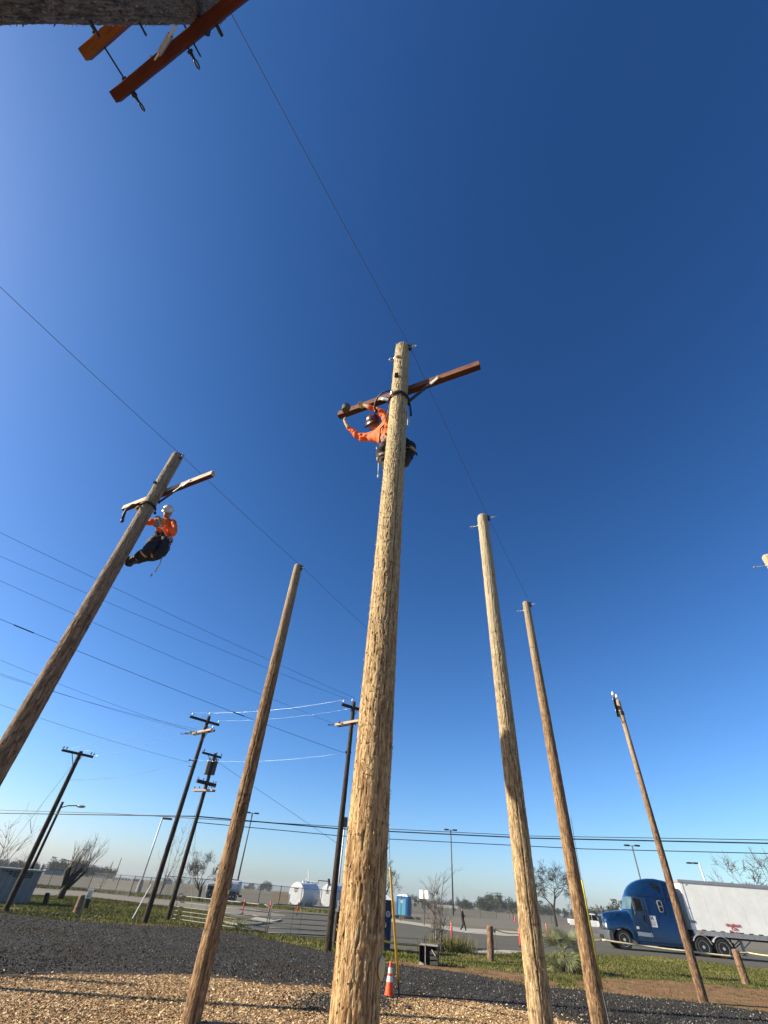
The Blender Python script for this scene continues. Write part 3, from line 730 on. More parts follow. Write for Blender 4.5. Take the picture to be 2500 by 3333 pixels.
t1, p1, D1, z1 = line_pole('dark line pole at the far left in front of the grey shed, single crossarm', (16, 2968), (259, 2444), .15, .12, 41)
a, b_, z = arm_px(t1, p1, D1, (253, 2457), (201, 2441), (303, 2464), (.11, .13), t_dark)
for f in (.02, .12, .9, .99): insulator(t1, a.lerp(b_, f) + Vector((0, 0, .12)), .8, mt=m_brownporc)
o = MB(); m_ = (a + b_) / 2; pz = Vector((0, 0, z - .75))
o.beam(a.lerp(b_, .32), pz, .03, .03); o.beam(a.lerp(b_, .68), pz, .03, .03); o.build('brace', m_iron, t1)
t2, p2, D2, z2 = line_pole('tall dark line pole left of centre with an upper crossarm and a bleached lower one', (469, 3008), (677, 2330), .15, .115, 42)
a, b_, z = arm_px(t2, p2, D2, (669, 2346), (618, 2332), (713, 2360), (.11, .14), t_dark)
U2 = [p2 + a.lerp(b_, f) + Vector((0, 0, .28)) for f in (.07, .97)] + [p2 + Vector((0, 0, z2 + .25))]
for f in (.07, .97): insulator(t2, a.lerp(b_, f) + Vector((0, 0, .12)), 1.0)
insulator(t2, (0, 0, z2 + .1), 1.0); eye_bolt(t2, (-.1, 0, z2 - .1), (-1, -.3, 0), .25)
o = MB(); o.beam(a.lerp(b_, .33), Vector((0, 0, z - .7)), .03, .03); o.beam(a.lerp(b_, .70), Vector((0, 0, z - .7)), .03, .03); o.build('brace', m_brace, t2)
for off in (-.13, .13):
    z = AT(657, 2384, D2).z; a = ZR(626, 2389, z) - p2; b_ = ZR(693, 2376, z) - p2; d = (b_ - a).normalized(); nn = Vector((-d.y, d.x, 0)) * off
    o = MB(); o.beam(a + nn, b_ + nn, .10, .12); o.build('lower_crossarm', t_bleach if off < 0 else t_dark, t2)
for f in (.02, .25, .5):
    q = a.lerp(b_, f); o = MB(); o.tube(q, q + (DIR(-75) * .9), .025); o.ball(q + DIR(-75) * .9, .05); o.ball(q + DIR(-75) * .45, .04); o.build('strain_insulator', m_iron, t2)
for f in (.72, .97): insulator(t2, a.lerp(b_, f) + Vector((0, 0, .12)), .95, mt=m_steel)
o = MB(); o.beam(b_.lerp(a, .2), Vector((0, 0, z - p2.z - .65)), .03, .03); o.build('brace', m_iron, t2)
o = MB(); zz = AT(630, 2475, D2).z - p2.z; o.tube((-.35, -.05, zz), (.15, 0, zz), .03); o.ball((-.38, -.05, zz), .06); o.tube((-.3, -.1, zz - .35), (.15, 0, zz - .35), .02); o.tube((-.1, -.03, zz), (-.1, -.03, zz - .35), .02); o.build('cable_bracket', m_iron, t2)
t3, p3, D3, z3 = line_pole('dark line pole carrying two grey transformers, three crossarms', (544, 2996), (694, 2451), .15, .12, 43)
a, b_, z = arm_px(t3, p3, D3, (691, 2460), (658, 2449), (720, 2466), (.10, .13), t_dark)
for f in (.07, .72, .98): insulator(t3, a.lerp(b_, f) + Vector((0, 0, .12)), .9, mt=m_iron)
o = MB(); o.beam(a.lerp(b_, .3), Vector((0, 0, z - .7)), .03, .03); o.beam(a.lerp(b_, .78), Vector((0, 0, z - .7)), .03, .03); o.build('brace', m_iron, t3)
a, b_, z = arm_px(t3, p3, D3, (669, 2549), (641, 2541), (702, 2557), (.12, .22), t_dark)
for f in (.04, .30, .84, .97): insulator(t3, a.lerp(b_, f) + Vector((0, 0, .15)), .7, mt=m_iron)
o = MB(); o.beam(b_.lerp(a, .25), Vector((0, 0, z - .7)), .03, .03); o.build('brace', m_iron, t3)
z = AT(660, 2574, D3).z; a = ZR(630, 2573, z) - p3; b_ = ZR(696, 2573, z) - p3
for off in (-.13, .13):
    d = (b_ - a).normalized(); nn = Vector((-d.y, d.x, 0)) * off; o = MB(); o.beam(a + nn, b_ + nn, .09, .12); o.build('lower_crossarm', t_bleach if off < 0 else t_dark, t3)
for f in (.02, .25, .85, .97): insulator(t3, a.lerp(b_, f) + Vector((0, 0, .15)), .7, mt=m_iron)
m_trafo = M('grey_transformer_paint', (.20, .22, .21), .5, .1, .2, 5); m_trafo2 = M('dark_transformer_paint', (.07, .08, .08), .5, .1, .2, 5)
for (c, r, h, mt, px) in (((676, 2499), .17, .85, m_trafo, 0), ((697, 2501), .15, .85, m_trafo2, 1)):
    q = AT(c[0], c[1], D3) - p3; o = MB()
    o.lathe([(0, -h / 2), (r * .95, -h / 2), (r, -h / 2 + .03), (r, h / 2 - .12), (r * 1.06, h / 2 - .1), (r * 1.06, h / 2 - .04), (r * .7, h / 2 + .02), (0, h / 2 + .05)], 18, q)
    ob = o.build('transformer', mt, t3, 'auto')
    o = MB(); o.lathe([(.03, 0), (.06, .05), (.035, .1), (.06, .15), (.03, .2), (.02, .3)], 8, q + Vector((0, 0, h / 2))); o.tube(q + Vector((.12, 0, h / 2)), q + Vector((.14, 0, h / 2 + .2)), .025); o.build('bushing', m_iron, ob)
    o = MB(); o.beam(q + Vector((0, 0, .3)), Vector((0, 0, q.z + .3)), .06, .08); o.beam(q + Vector((0, 0, -.3)), Vector((0, 0, q.z - .3)), .06, .08); o.beam(q * .3 + Vector((0, 0, q.z * .7 + .3)), q * .3 + Vector((0, 0, q.z * .7 - .3)), .05, .05); o.build('mounting_bracket', m_iron, t3)
t4, p4, D4, z4 = line_pole('dark line pole directly left of the thick centre pole, crossed upper and lower arms', (1066, 3100), (1150, 2284), .15, .105, 44)
a, b_, z = arm_px(t4, p4, D4, (1147, 2302), (1112, 2292), (1188, 2315), (.11, .14), t_dark)
U4 = [p4 + a.lerp(b_, f) + Vector((0, 0, .28)) for f in (.07, .95)] + [p4 + Vector((0, 0, z4 + .22))]
for f in (.07, .95): insulator(t4, a.lerp(b_, f) + Vector((0, 0, .12)), .85)
insulator(t4, (-.1, 0, z4 + .02), .85)
o = MB(); o.beam(a.lerp(b_, .36), Vector((0, 0, z - .6)), .025, .025); o.beam(a.lerp(b_, .68), Vector((0, 0, z - .6)), .025, .025); o.build('brace', m_iron, t4)
z = AT(1140, 2352, D4).z
for off in (-.12, .12):
    a = ZR(1096, 2361, z) - p4; b_ = ZR(1185, 2345, z) - p4; d = (b_ - a).normalized(); nn = Vector((-d.y, d.x, 0)) * off
    o = MB(); o.beam(a + nn, b_ + nn, .10, .12); o.build('lower_crossarm', t_bleach if off < 0 else t_dark, t4)
insulator(t4, a.lerp(b_, .06) + Vector((0, 0, .12)), .8, mt=m_brownporc); insulator(t4, a.lerp(b_, .94) + Vector((0, 0, .12)), .8, mt=m_brownporc)
for f in (.05, .45):
    q = a.lerp(b_, f); o = MB(); o.tube(q, q + (DIR(-80) * .55), .022); o.ball(q + DIR(-80) * .55, .04); o.build('strain_insulator', m_iron, t4)
o = MB(); o.beam(b_.lerp(a, .25), Vector((0, 0, z - p4.z - .6)), .025, .025); o.build('brace', m_iron, t4)
o = MB(); zz = AT(1130, 2449, D4).z - p4.z; o.tube((-.20, -.05, zz), (.14, 0, zz), .03); o.tube((-.12, -.03, zz - .08), (-.12, -.03, zz + .08), .03); o.build('cable_bracket', m_iron, t4)
pb = G(1089, 3080); tb = thing('wooden_post', 'short dark post with a white marker board behind the line pole at the centre', 'post', tuple(pb))
hb = AT(1092, 2952, hd(pb)).z - pb.z
shaft(tb, -.1, hb, .115, .105, w_dark, 51, nth=24, dz=.1, rough=.8, slivers=20)
o = MB(); q = DIR(-1 + 180) * .13; zc_ = AT(1087, 2947, hd(pb)).z - pb.z; o.box(q + Vector((-.03, 0, zc_)), (.10, .015, .42)); o.build('marker_board', M('white_board', (.72, .72, .70), .5), tb)
# ------------------------------------------------------------------ wires
def wire(name, label, pts, r, mt, group=None, sag=0.0, n=14, cat='cable'):
    P = []
    for a, b in zip(pts[:-1], pts[1:]):
        a = Vector(a); b = Vector(b)
        for k in range(n):
            f = k / n; p = a.lerp(b, f); p.z -= sag * 4 * f * (1 - f); P.append(p)
    P.append(Vector(pts[-1]))
    c = P[0].copy(); o = MB(); o.path([p - c for p in P], r, 5, True)
    ob = o.build(name, mt, None, True); ob.location = c
    tag(ob, label, cat, group); return ob
def above(p, z, k=1): return Vector((p[0], p[1], z)) - A * .15 * k
zw = 9.42
r1 = [above((PN[0] - .334 * Hh, PN[1] - .521 * Hh), zw), above(PN, zw), above(PC, zw), above(PR1, zw), above(PR2, zw, .9)]
wire('span_wire', 'thin wire strung over the heads of the centre pole and the two right poles', r1, .0045, m_guy, 'wires strung along the pole rows', .03)
r2 = [Vector(above(PL, zw)) - Vector((.324, .561, 0)) * Hh * 1.0, above(PL, zw), above(PL2, 9.09), above(PL3, zw)]
wire('span_wire', 'thin wire strung over the head of the pole with the white hatted worker', r2, .0055, m_guy, 'wires strung along the pole rows', .03)

# line conductors arriving from the upper left
def far_left(px, z, p_end, ext=1.0):
    a = ZR(px[0], px[1], z); return a + (a - Vector(p_end)) * ext
for i, (px, zz, e) in enumerate([((0, 1733), 9.8, U4[2]), ((0, 1810), 9.6, U4[0] + Vector((.3, 0, 0))), ((0, 1890), 9.2, AT(1098, 2360, D4))]):
    a = ZR(px[0], px[1], zz)
    wire('overhead_cable', ['topmost dark cable running from the left edge to the centre line pole', 'second dark cable from the top, running from the left edge to the centre line pole', 'third dark cable down, ending at the side insulator of the centre line pole'][i],
         [far_left(px, zz, e, .6), a, e], .006, m_wire, 'dark cables crossing the sky at the left', .10)
e = AT(1119, 2450, D4)
a = ZR(0, 2015, 9.0)
w4 = wire('overhead_cable', 'fourth dark cable with thick splices, ending at the bracket of the centre line pole', [far_left((0, 2015), 9.0, e, .6), a, e], .009, m_wire, 'dark cables crossing the sky at the left', .10)
b = MB()
for f0, f1 in ((.03, .075), (.61, .645)):
    p, q = a.lerp(e, f0), a.lerp(e, f1); p.z -= .4 * f0 * (1 - f0); q.z -= .4 * f1 * (1 - f1); b = MB(); b.tube(p - w4.location, q - w4.location, .022); b.build('cable_splice', m_wire, w4)
ends = [AT(622, 2378, D2), AT(632, 2380, D2), AT(640, 2374, D2)]
for i, (px, zz) in enumerate([((0, 2148), 9.0), ((0, 2192), 8.8), ((0, 2198), 8.75)]):
    a = ZR(px[0], px[1], zz)
    wire('overhead_cable', ['faint cable sagging from the left edge to the tall left line pole, highest of three', 'faint cable sagging from the left edge to the tall left line pole, middle of three', 'faint cable sagging from the left edge to the tall left line pole, lowest of three'][i],
         [far_left(px, zz, ends[i], .5), a, ends[i]], .006, m_wire, 'faint cables to the tall left line pole', .12)
e = AT(617, 2482, D2); a = ZR(0, 2293, 7.8)
wire('overhead_cable', 'dark cable reaching the bracket half way up the tall left line pole', [far_left((0, 2293), 7.8, e, .5), a, e], .006, m_wire, None, .10)
# sunlit bare conductors between the line poles
top1 = [AT(232, 2436, D1), AT(268, 2447, D1), AT(300, 2462, D1)]
for i, (a, b_) in enumerate(zip(top1, [U2[0], U2[2], AT(650, 2366, D2)])):
    wire('bare_conductor', ['bright bare wire from the far left line pole, highest of three to the next pole', 'bright bare wire from the far left line pole, middle of three', 'bright bare wire from the far left line pole, lowest of three'][i], [a, b_], .0065, m_bright, 'sunlit bare wires between the line poles', .25)
wire('bare_conductor', 'bright bare wire sagging well below the three others at the far left', [AT(222, 2538, D1), AT(620, 2472, D2)], .0065, m_bright, 'sunlit bare wires between the line poles', .35)
for i, (a, b_) in enumerate(zip([U2[0], U2[2], U2[1], AT(622, 2472, D2)], [U4[0], U4[2], U4[1], AT(1123, 2450, D4)])):
    wire('bare_conductor', ['bright bare wire running right from the left end of the tall line pole arm', 'bright bare wire running right from the top pin of the tall line pole', 'bright bare wire running right from the right end of the tall line pole arm', 'bright bare wire running right from the side bracket of the tall line pole'][i], [a, b_], .0028, m_bright, 'sunlit bare wires towards the centre line pole', .25)
# communication cables crossing the whole view
z3 = 5.3
L0 = [ZR(-500, 2640, 6.6), ZR(0, 2647, 6.2), AT(637, 2657, D3)]
Rr = [AT(637, 2657, D3), ZR(1100, 2697, 5.4), ZR(1263, 2706, 5.5), ZR(1726, 2728, 5.6), ZR(2500, 2745, 5.75), ZR(3000, 2748, 5.9)]
wire('communication_cable', 'thick black cable crossing the whole view above the horizon', L0 + Rr[1:], .036, m_wire, 'cables crossing above the horizon')
wire('communication_cable', 'thin cable running just above the thick black one', [ZR(-500, 2620, 6.8), ZR(0, 2637, 6.4), ZR(350, 2647, 6.0), AT(636, 2664, D3), ZR(1100, 2690, 5.45), ZR(1726, 2721, 5.7), ZR(2500, 2734, 5.85), ZR(3000, 2735, 6.0)], .018, m_wire, 'cables crossing above the horizon')
wire('communication_cable', 'thin cable running some way below the thick black one', [AT(633, 2676, D3), ZR(1100, 2720, 4.9), ZR(1267, 2731, 5.0), ZR(1900, 2763, 5.1), ZR(2500, 2778, 5.2), ZR(3000, 2783, 5.3)], .022, m_wire, 'cables crossing above the horizon')
# guys
def guy(label, a, b_, r=.009, group=None): return wire('guy_wire', label, [a, b_], r, m_guy, group, 0, 6)
g1 = guy('guy wire from the far left line pole down to the left edge', AT(247, 2475, D1), ZR(-60, 2905, .2) if False else Vector(AT(247, 2475, D1)) + (AT(0, 2795, D1 * 1.0) - AT(247, 2475, D1)) * 1.35)
ga = G(645, 2990)
guy('guy wire with a pale guard on the grass right of the transformer pole', AT(640, 2640, D3), G(621, 2993), .008)
o = MB(); q0 = G(621, 2993); o.tube((0, 0, 0), AT(629, 2840, hd(q0)) - q0, .022); o = o.build('guy_guard', M('faded_yellow_guard', (.42, .38, .20), .6)); o.location = q0
tag(o, 'faded plastic guard standing on the grass right of the transformer pole', 'guy guard')
guy('guy wire leaning left from the lower arm of the transformer pole', AT(655, 2590, D3), AT(655, 2590, D3) + (AT(560, 2870, D3 * 1.05) - AT(655, 2590, D3)) * 1.2, .008)
guy('second guy wire leaning left from the transformer pole', AT(640, 2660, D3), AT(540, 2905, D3 * 1.08), .008)
guy('down guy falling from the transformer side of the tall left line pole to the right', AT(705, 2478, D3), ZR(1120, 2760, 4.2), .010)
# white leaning anchor rod beside the tall left line pole
a = G(428, 2993); o = MB(); o.tube((0, 0, -.1), AT(492, 2880, hd(a) + 1.5) - a, .035, n=8); o = o.build('guy_guard', M('white_guard', (.66, .64, .60), .5)); o.location = a
tag(o, 'white leaning guy guard beside the foot of the tall left line pole', 'guy guard')
# yellow guy guards near the poles
m_yel = M('yellow_plastic_guard', (.62, .40, .05), .45, 0, .15, 8); m_yel2 = M('bright_yellow_guard', (.78, .66, .10), .4, 0, .12, 8)
def guard(label, p0, mid, top, wire_top, mt, D, dt):
    """rod in the ground, plastic guard over the strand, strand on up to the pole"""
    g = G(*p0); t = thing('guy_guard', label, 'guy guard', tuple(g))
    q1 = AT(mid[0], mid[1], D) - g; q2 = AT(top[0], top[1], dt) - g
    o = MB(); o.tube((0, 0, -.2), q1, .02); o.ball(q1, .035); o.build('anchor_rod', m_iron, t)
    o = MB(); o.path([q1, q1.lerp(q2, .35), q1.lerp(q2, .7), q2], [.032, .030, .028, .024], 8); o.build('plastic_guard', mt, t, True)
    o = MB(); o.path([q2, wire_top - g], .005, 5); o.build('strand', m_guy, t)
gd = hd(G(1301, 3258))
guard('yellow guy guard rising right behind the orange cone', (1301, 3258), (1298, 3203), (1270, 2826), AT(1262, 2580, gd - 5.2), m_yel, gd, gd - 3.0)
gd = hd(G(1986, 3333))
guard('bright yellow guy guard leaning beside the brown pole at the right', (1989, 3345), (1958, 3215), (1893, 2864), AT(1858, 2660, gd - 3.2), m_yel2, gd, gd - 1.2)
# ------------------------------------------------------------------ people
m_skin = M('skin', (.36, .19, .12), .5, 0, .12, 20); m_orange = M('orange_high_visibility_cloth', (.78, .135, .018), .75, 0, .22, 7, bump=.5)
m_denim = M('dark_navy_trousers', (.016, .018, .025), .85, 0, .3, 12, bump=.4); m_boot = M('dark_brown_boot', (.028, .02, .016), .6, 0, .2, 20)
m_glove = M('tan_leather_glove', (.52, .33, .10), .7, 0, .25, 25); m_glove2 = M('cream_leather_glove', (.50, .38, .22), .7, 0, .25, 25)
m_black = M('black_webbing', (.014, .014, .016), .6, 0, .2, 20); m_tanstrap = M('tan_leather_strap', (.38, .27, .16), .6, 0, .2, 20)
m_hatw = M('white_hard_hat', (.66, .66, .63), .3, 0, .08, 4, coat=.3); m_hatb = M('dark_brown_hard_hat', (.075, .025, .022), .35, 0, .5, 30, coat=.2)
m_jacket = M('black_jacket', (.012, .012, .014), .8, 0, .3, 10); m_sole = M('white_trainers', (.7, .7, .7), .6)
m_rope = M('pale_blue_rope', (.45, .55, .62), .7, 0, .3, 40)

def body(parent, J, bones, mats, segs, sub=2, folds=.022):
    """J: name -> (Vector, radius); bones: edges; segs: (a, b, material index) used to colour faces by nearest bone"""
    names = list(J); idx = {k: i for i, k in enumerate(names)}
    me = bpy.data.meshes.new('body'); me.from_pydata([tuple(J[k][0]) for k in names], [(idx[a], idx[b]) for a, b in bones], [])
    o = bpy.data.objects.new('body', me); col.objects.link(o)
    sk = o.modifiers.new('skin', 'SKIN'); sk.use_smooth_shade = True; sk.branch_smoothing = .3
    ss = o.modifiers.new('sub', 'SUBSURF'); ss.levels = sub; ss.render_levels = sub
    lay = me.skin_vertices[0].data
    for k in names:
        r = J[k][1]; lay[idx[k]].radius = r if hasattr(r, '__len__') else (r, r); lay[idx[k]].use_root = (k == 'pelvis')
    dg = bpy.context.evaluated_depsgraph_get(); dg.update()
    nm = bpy.data.meshes.new_from_object(o.evaluated_get(dg)); nm.name = 'body'
    bpy.data.objects.remove(o)
    nm.materials.clear()
    for mt in mats: nm.materials.append(mt)
    S_ = [(np.array(J[a][0]), np.array(J[b][0]), k) for a, b, k in segs]
    for p in nm.polygons:
        c = np.array(p.center); best = 1e9
        for a, b, k in S_:
            d = b - a; t = min(1, max(0, float((c - a) @ d / max(1e-9, d @ d)))); q = float(np.linalg.norm(c - a - d * t))
            if q < best: best = q; p.material_index = k
        p.use_smooth = True
    # cloth folds on everything but skin and gloves
    cloth = np.zeros(len(nm.vertices), bool)
    for p in nm.polygons:
        if p.material_index in (1, 2):
            for v in p.vertices: cloth[v] = True
    for p in nm.polygons:
        if p.material_index in (0, 4):
            for v in p.vertices: cloth[v] = False
    cs = np.array([v.co[:] for v in nm.vertices]); ns = np.array([v.normal[:] for v in nm.vertices])
    q = (vnoise(cs[:, 0] * 13, cs[:, 1] * 13, cs[:, 2] * 21, 3) - .5) + .5 * (vnoise(cs[:, 0] * 30, cs[:, 1] * 30, cs[:, 2] * 42, 4) - .5)
    cs += ns * (q * cloth * folds)[:, None]; nm.vertices.foreach_set('co', cs.astype(np.float32).ravel()); nm.update()
    ob = bpy.data.objects.new('body', nm); col.objects.link(ob); ob.parent = parent
    return ob

def hand_joints(J, bones, segs, wrist, palm_c, palm_n, side, k, curl=.9, pre='h', s=1.0):
    """palm and five unequal bent fingers; palm_c = palm centre, palm_n = palm normal (towards the held thing)"""
    w_ = Vector(J[wrist][0]); pc = Vector(palm_c); d = (pc - w_).normalized(); n = Vector(palm_n); n = (n - d * n.dot(d)).normalized(); sd = d.cross(n) * side
    J[pre + 'palm'] = (pc, (.030 * s, .018 * s)); bones.append((wrist, pre + 'palm')); segs.append((wrist, pre + 'palm', k))
    for i, (off, L) in enumerate(((-.030, .060), (-.010, .072), (.010, .068), (.029, .052))):
        a = pc + d * .040 * s + sd * off * s; p1 = a + (d * math.cos(curl * .5) + n * math.sin(curl * .5)) * L * .5 * s
        p2 = p1 + (d * math.cos(curl * 1.5) + n * math.sin(curl * 1.5)) * L * .33 * s; p3 = p2 + (d * math.cos(curl * 2.2) + n * math.sin(curl * 2.2)) * L * .25 * s
        for q, (v, r) in enumerate(((a, .0105), (p1, .0095), (p2, .009), (p3, .0075))): J[f'{pre}f{i}{q}'] = (v, r * s)
        bones += [(pre + 'palm', f'{pre}f{i}0'), (f'{pre}f{i}0', f'{pre}f{i}1'), (f'{pre}f{i}1', f'{pre}f{i}2'), (f'{pre}f{i}2', f'{pre}f{i}3')]
        segs += [(f'{pre}f{i}0', f'{pre}f{i}1', k), (f'{pre}f{i}1', f'{pre}f{i}3', k)]
    a = pc - d * .008 * s - sd * .032 * s; b_ = a + (d * .5 - sd * .6 + n * .6).normalized() * .035 * s; c = b_ + (d * .7 + n * .8).normalized() * .028 * s
    for q, (v, r) in enumerate(((a, .013), (b_, .0115), (c, .009))): J[f'{pre}t{q}'] = (v, r * s)
    bones += [(pre + 'palm', pre + 't0'), (pre + 't0', pre + 't1'), (pre + 't1', pre + 't2')]; segs += [(pre + 't0', pre + 't2', k)]

BONES = [('pelvis', 'belly'), ('belly', 'chest'), ('chest', 'neck'), ('neck', 'jaw'), ('jaw', 'head'), ('head', 'crown'),
         ('chest', 'shR'), ('shR', 'elR'), ('elR', 'wrR'), ('chest', 'shL'), ('shL', 'elL'), ('elL', 'wrL'),
         ('pelvis', 'hipR'), ('hipR', 'knR'), ('knR', 'anR'), ('anR', 'toR'), ('pelvis', 'hipL'), ('hipL', 'knL'), ('knL', 'anL'), ('anL', 'toL')]
RAD = dict(crown=.085, head=(.100, .112), jaw=(.076, .084), neck=.068, chest=(.205, .145), belly=(.175, .135), pelvis=(.18, .145), shR=.092, elR=.064, wrR=.042, shL=.092, elL=.064, wrL=.042,
           hipR=.135, knR=.095, anR=.070, toR=.052, hipL=.135, knL=.095, anL=.070, toL=.052)
SEG = [('pelvis', 'belly', 1), ('belly', 'chest', 1), ('chest', 'neck', 1), ('jaw', 'head', 0), ('head', 'crown', 0), ('neck', 'jaw', 0),
       ('chest', 'shR', 1), ('shR', 'elR', 1), ('elR', 'wrR', 1), ('chest', 'shL', 1), ('shL', 'elL', 1), ('elL', 'wrL', 1),
       ('pelvis', 'hipR', 2), ('hipR', 'knR', 2), ('knR', 'anR', 2), ('anR', 'toR', 3), ('pelvis', 'hipL', 2), ('hipL', 'knL', 2), ('knL', 'anL', 2), ('anL', 'toL', 3)]
def face_parts(parent, head, fwd, up, glasses=True, s=1.0):
    f = Vector(fwd).normalized(); u = Vector(up); u = (u - f * u.dot(f)).normalized(); r = f.cross(u); h = Vector(head)
    fr = Matrix((r, f, u)).transposed().to_4x4(); fr.translation = h
    b = MB(); b.m = fr
    b.add([(-.014, .082, -.030), (.014, .082, -.030), (0, .112, -.028), (-.008, .084, .018), (.008, .084, .018), (0, .090, .02)], [(0, 1, 2), (0, 2, 5, 3), (1, 4, 5, 2), (0, 3, 4, 1), (3, 5, 4)]); b.build('nose', m_skin, parent, True)
    b = MB(); b.m = fr; b.path([(-.025, .082, -.052), (0, .091, -.050), (.025, .082, -.052)], [.004, .006, .004], 6); b.build('mouth', M('lips', (.26, .09, .07), .5), parent, True)
    for s_ in (-1, 1):
        b = MB(); b.m = fr; b.ball((s_ * .088, .0, -.008), .024, (.4, .9, 1.25), 8, 6); b.build('ear', m_skin, parent, True)
        if not glasses:
            b = MB(); b.m = fr; b.ball((s_ * .031, .078, .012), .013, (1, .7, .7), 8, 6); b.build('eye', M('eye_white', (.6, .6, .6), .3), parent, True)
    if glasses:
        b = MB(); b.m = fr
        for s_ in (-1, 1):
            b.ball((s_ * .033, .087, .012), .027, (1.15, .35, .8), 10, 6); b.tube((s_ * .062, .080, .016), (s_ * .088, .0, .006), .004)
        b.tube((-.012, .095, .016), (.012, .095, .016), .004); b.build('safety_glasses', m_black, parent, True)
    return fr
def hard_hat(parent, fr, mt, tilt=.0, s=1.0, full_brim=False):
    b = MB(); b.m = fr @ Matrix.Translation((0, 0, .045)) @ Matrix.Rotation(tilt, 4, 'X') @ Matrix.Scale(s, 4)
    prof = [(.150 if full_brim else .128, -.012), (.152 if full_brim else .130, -.004), (.116, .004), (.113, .035), (.100, .075), (.075, .103), (.040, .118), (0, .122)]
    vs = []; n = 24
    for (r, h) in prof:
        for k in range(n):
            t = 2 * PI * k / n; x, y = r * math.cos(t) * .92, r * math.sin(t) * 1.12
            if h < .0 and math.sin(t) > 0 and not full_brim: y += .035 * math.sin(t) ** 2
            vs.append((x, y, h))
    fs = [(i * n + k, i * n + (k + 1) % n, (i + 1) * n + (k + 1) % n, (i + 1) * n + k) for i in range(len(prof) - 1) for k in range(n)]
    b.add(vs, fs); b.path([(0, -.118, .03), (0, -.10, .085), (0, 0, .128), (0, .10, .085), (0, .118, .03)], .009, 6)
    o = b.build('hard_hat', mt, parent, True)
    md = o.modifiers.new('solid', 'SOLIDIFY'); md.thickness = .004
    b = MB(); b.m = fr
    b.path([(-.088, .03, .03), (-.080, .045, -.05), (-.03, .075, -.095), (.03, .075, -.095), (.080, .045, -.05), (.088, .03, .03)], .005, 5); b.build('chin_strap', m_black, parent)
    return o

def ring_pts(c, r, z, t0, t1, n=20, sq=1.0, dz=0.0):
    return [Vector((c[0] + r * math.cos(t), c[1] + r * math.sin(t) * sq, z + dz * math.sin(t - t0))) for t in [t0 + (t1 - t0) * k / n for k in range(n + 1)]]

# --- worker in the white hat, left pole
Lp = dict(crown=(549, 1656, 9.10), head=(546, 1668, 9.08), jaw=(543, 1679, 9.05), neck=(542, 1688, 9.1), chest=(534, 1704, 9.12), belly=(530, 1728, 9.12), pelvis=(527, 1750, 9.1),
          shR=(564, 1698, 9.02), elR=(567, 1741, 8.86), wrR=(534, 1700, 8.78), shL=(505, 1697, 9.16), elL=(474, 1702, 9.20), wrL=(456, 1672, 9.10),
          hipR=(540, 1757, 9.02), knR=(526, 1802, 8.78), anR=(425, 1826, 9.02), toR=(376, 1803, 9.10), hipL=(512, 1754, 9.12), knL=(484, 1790, 8.72), anL=(434, 1824, 8.96), toL=(416, 1838, 8.80))
root = AT(527, 1750, 9.1)
wL = thing('person', 'worker in orange shirt, white hard hat and sunglasses belted to the left pole', 'person', tuple(root))
J = {k: (AT(*v) - root, RAD[k]) for k, v in Lp.items()}
bones = list(BONES); segs = list(SEG)
hand_joints(J, bones, segs, 'wrR', AT(521, 1687, 8.77) - root, AT(480, 1680, 8.9) - AT(521, 1687, 8.77), 1, 4, 1.0, 'hr', 1.15)
hand_joints(J, bones, segs, 'wrL', AT(450, 1660, 9.04) - root, Vector(DIR(145)), 1, 4, .8, 'hl', 1.15)
for k_ in ('hipR', 'hipL', 'knR', 'knL', 'anR', 'anL'): J[k_] = (J[k_][0], J[k_][1] * 1.22)
body(wL, J, bones, [m_skin, m_orange, m_denim, m_boot, m_glove], segs, 3, .045)
look = AT(500, 1668, 8.6) - AT(546, 1664, 9.08)
fr = face_parts(wL, J['head'][0] + Vector((0, 0, .005)), look, (0, 0, 1)); hard_hat(wL, fr, m_hatw, -.12, 1.06)
def belt(parent, P, up, fwd, rx=.165, ry=.135, w_=.05):
    b = MB(); u = Vector(up).normalized(); f = Vector(fwd); f = (f - u * f.dot(u)).normalized(); r = f.cross(u)
    b.m = Matrix((r, f, u)).transposed().to_4x4(); b.m.translation = P
    pts = [(rx * math.cos(t), ry * math.sin(t)) for t in [2 * PI * k / 24 for k in range(24)]]
    vs = [(x * q, y * q, h) for q, h in ((1, -w_ / 2), (1, w_ / 2), (1.07, w_ / 2), (1.07, -w_ / 2)) for x, y in pts]
    fs = [(a * 24 + k, a * 24 + (k + 1) % 24, ((a + 1) % 4) * 24 + (k + 1) % 24, ((a + 1) % 4) * 24 + k) for a in range(4) for k in range(24)]
    b.add(vs, fs)
    for t in (.2, 1.2, 2.0, 2.9): b.box((rx * 1.12 * math.cos(t), ry * 1.15 * math.sin(t), -.05), (.045, .045, .13))
    return b.build('tool_belt', m_black, parent)
belt(wL, AT(529, 1742, 9.12) - root, (AT(533, 1704, 9.12) - AT(528, 1750, 9.1)), look)
b = MB(); s0 = AT(545, 1750, 8.93) - root
b.path([s0, AT(541, 1770, 8.85) - root, AT(533, 1795, 8.80) - root, AT(521, 1835, 8.82) - root, AT(505, 1862, 8.84) - root], [.012, .016, .012, .010, .014], 6)
b.path([s0, AT(553, 1760, 8.86) - root, AT(548, 1785, 8.83) - root, AT(536, 1790, 8.8) - root], .011, 6)
b.ball(AT(493, 1872, 8.84) - root, .022, (1, 1, 1.6), 8, 6); b.build('tail_rope', m_steel, wL, True)
b = MB()
for (x, y, r) in ((557, 1764, .035), (549, 1756, .03), (548, 1785, .03), (556, 1749, .028)):
    c = AT(x, y, 8.82) - root; b.path([c + Vector((r * math.cos(t), 0, r * 1.4 * math.sin(t))) for t in [2 * PI * k / 10 for k in range(10)]], .008, 5, closed=True)
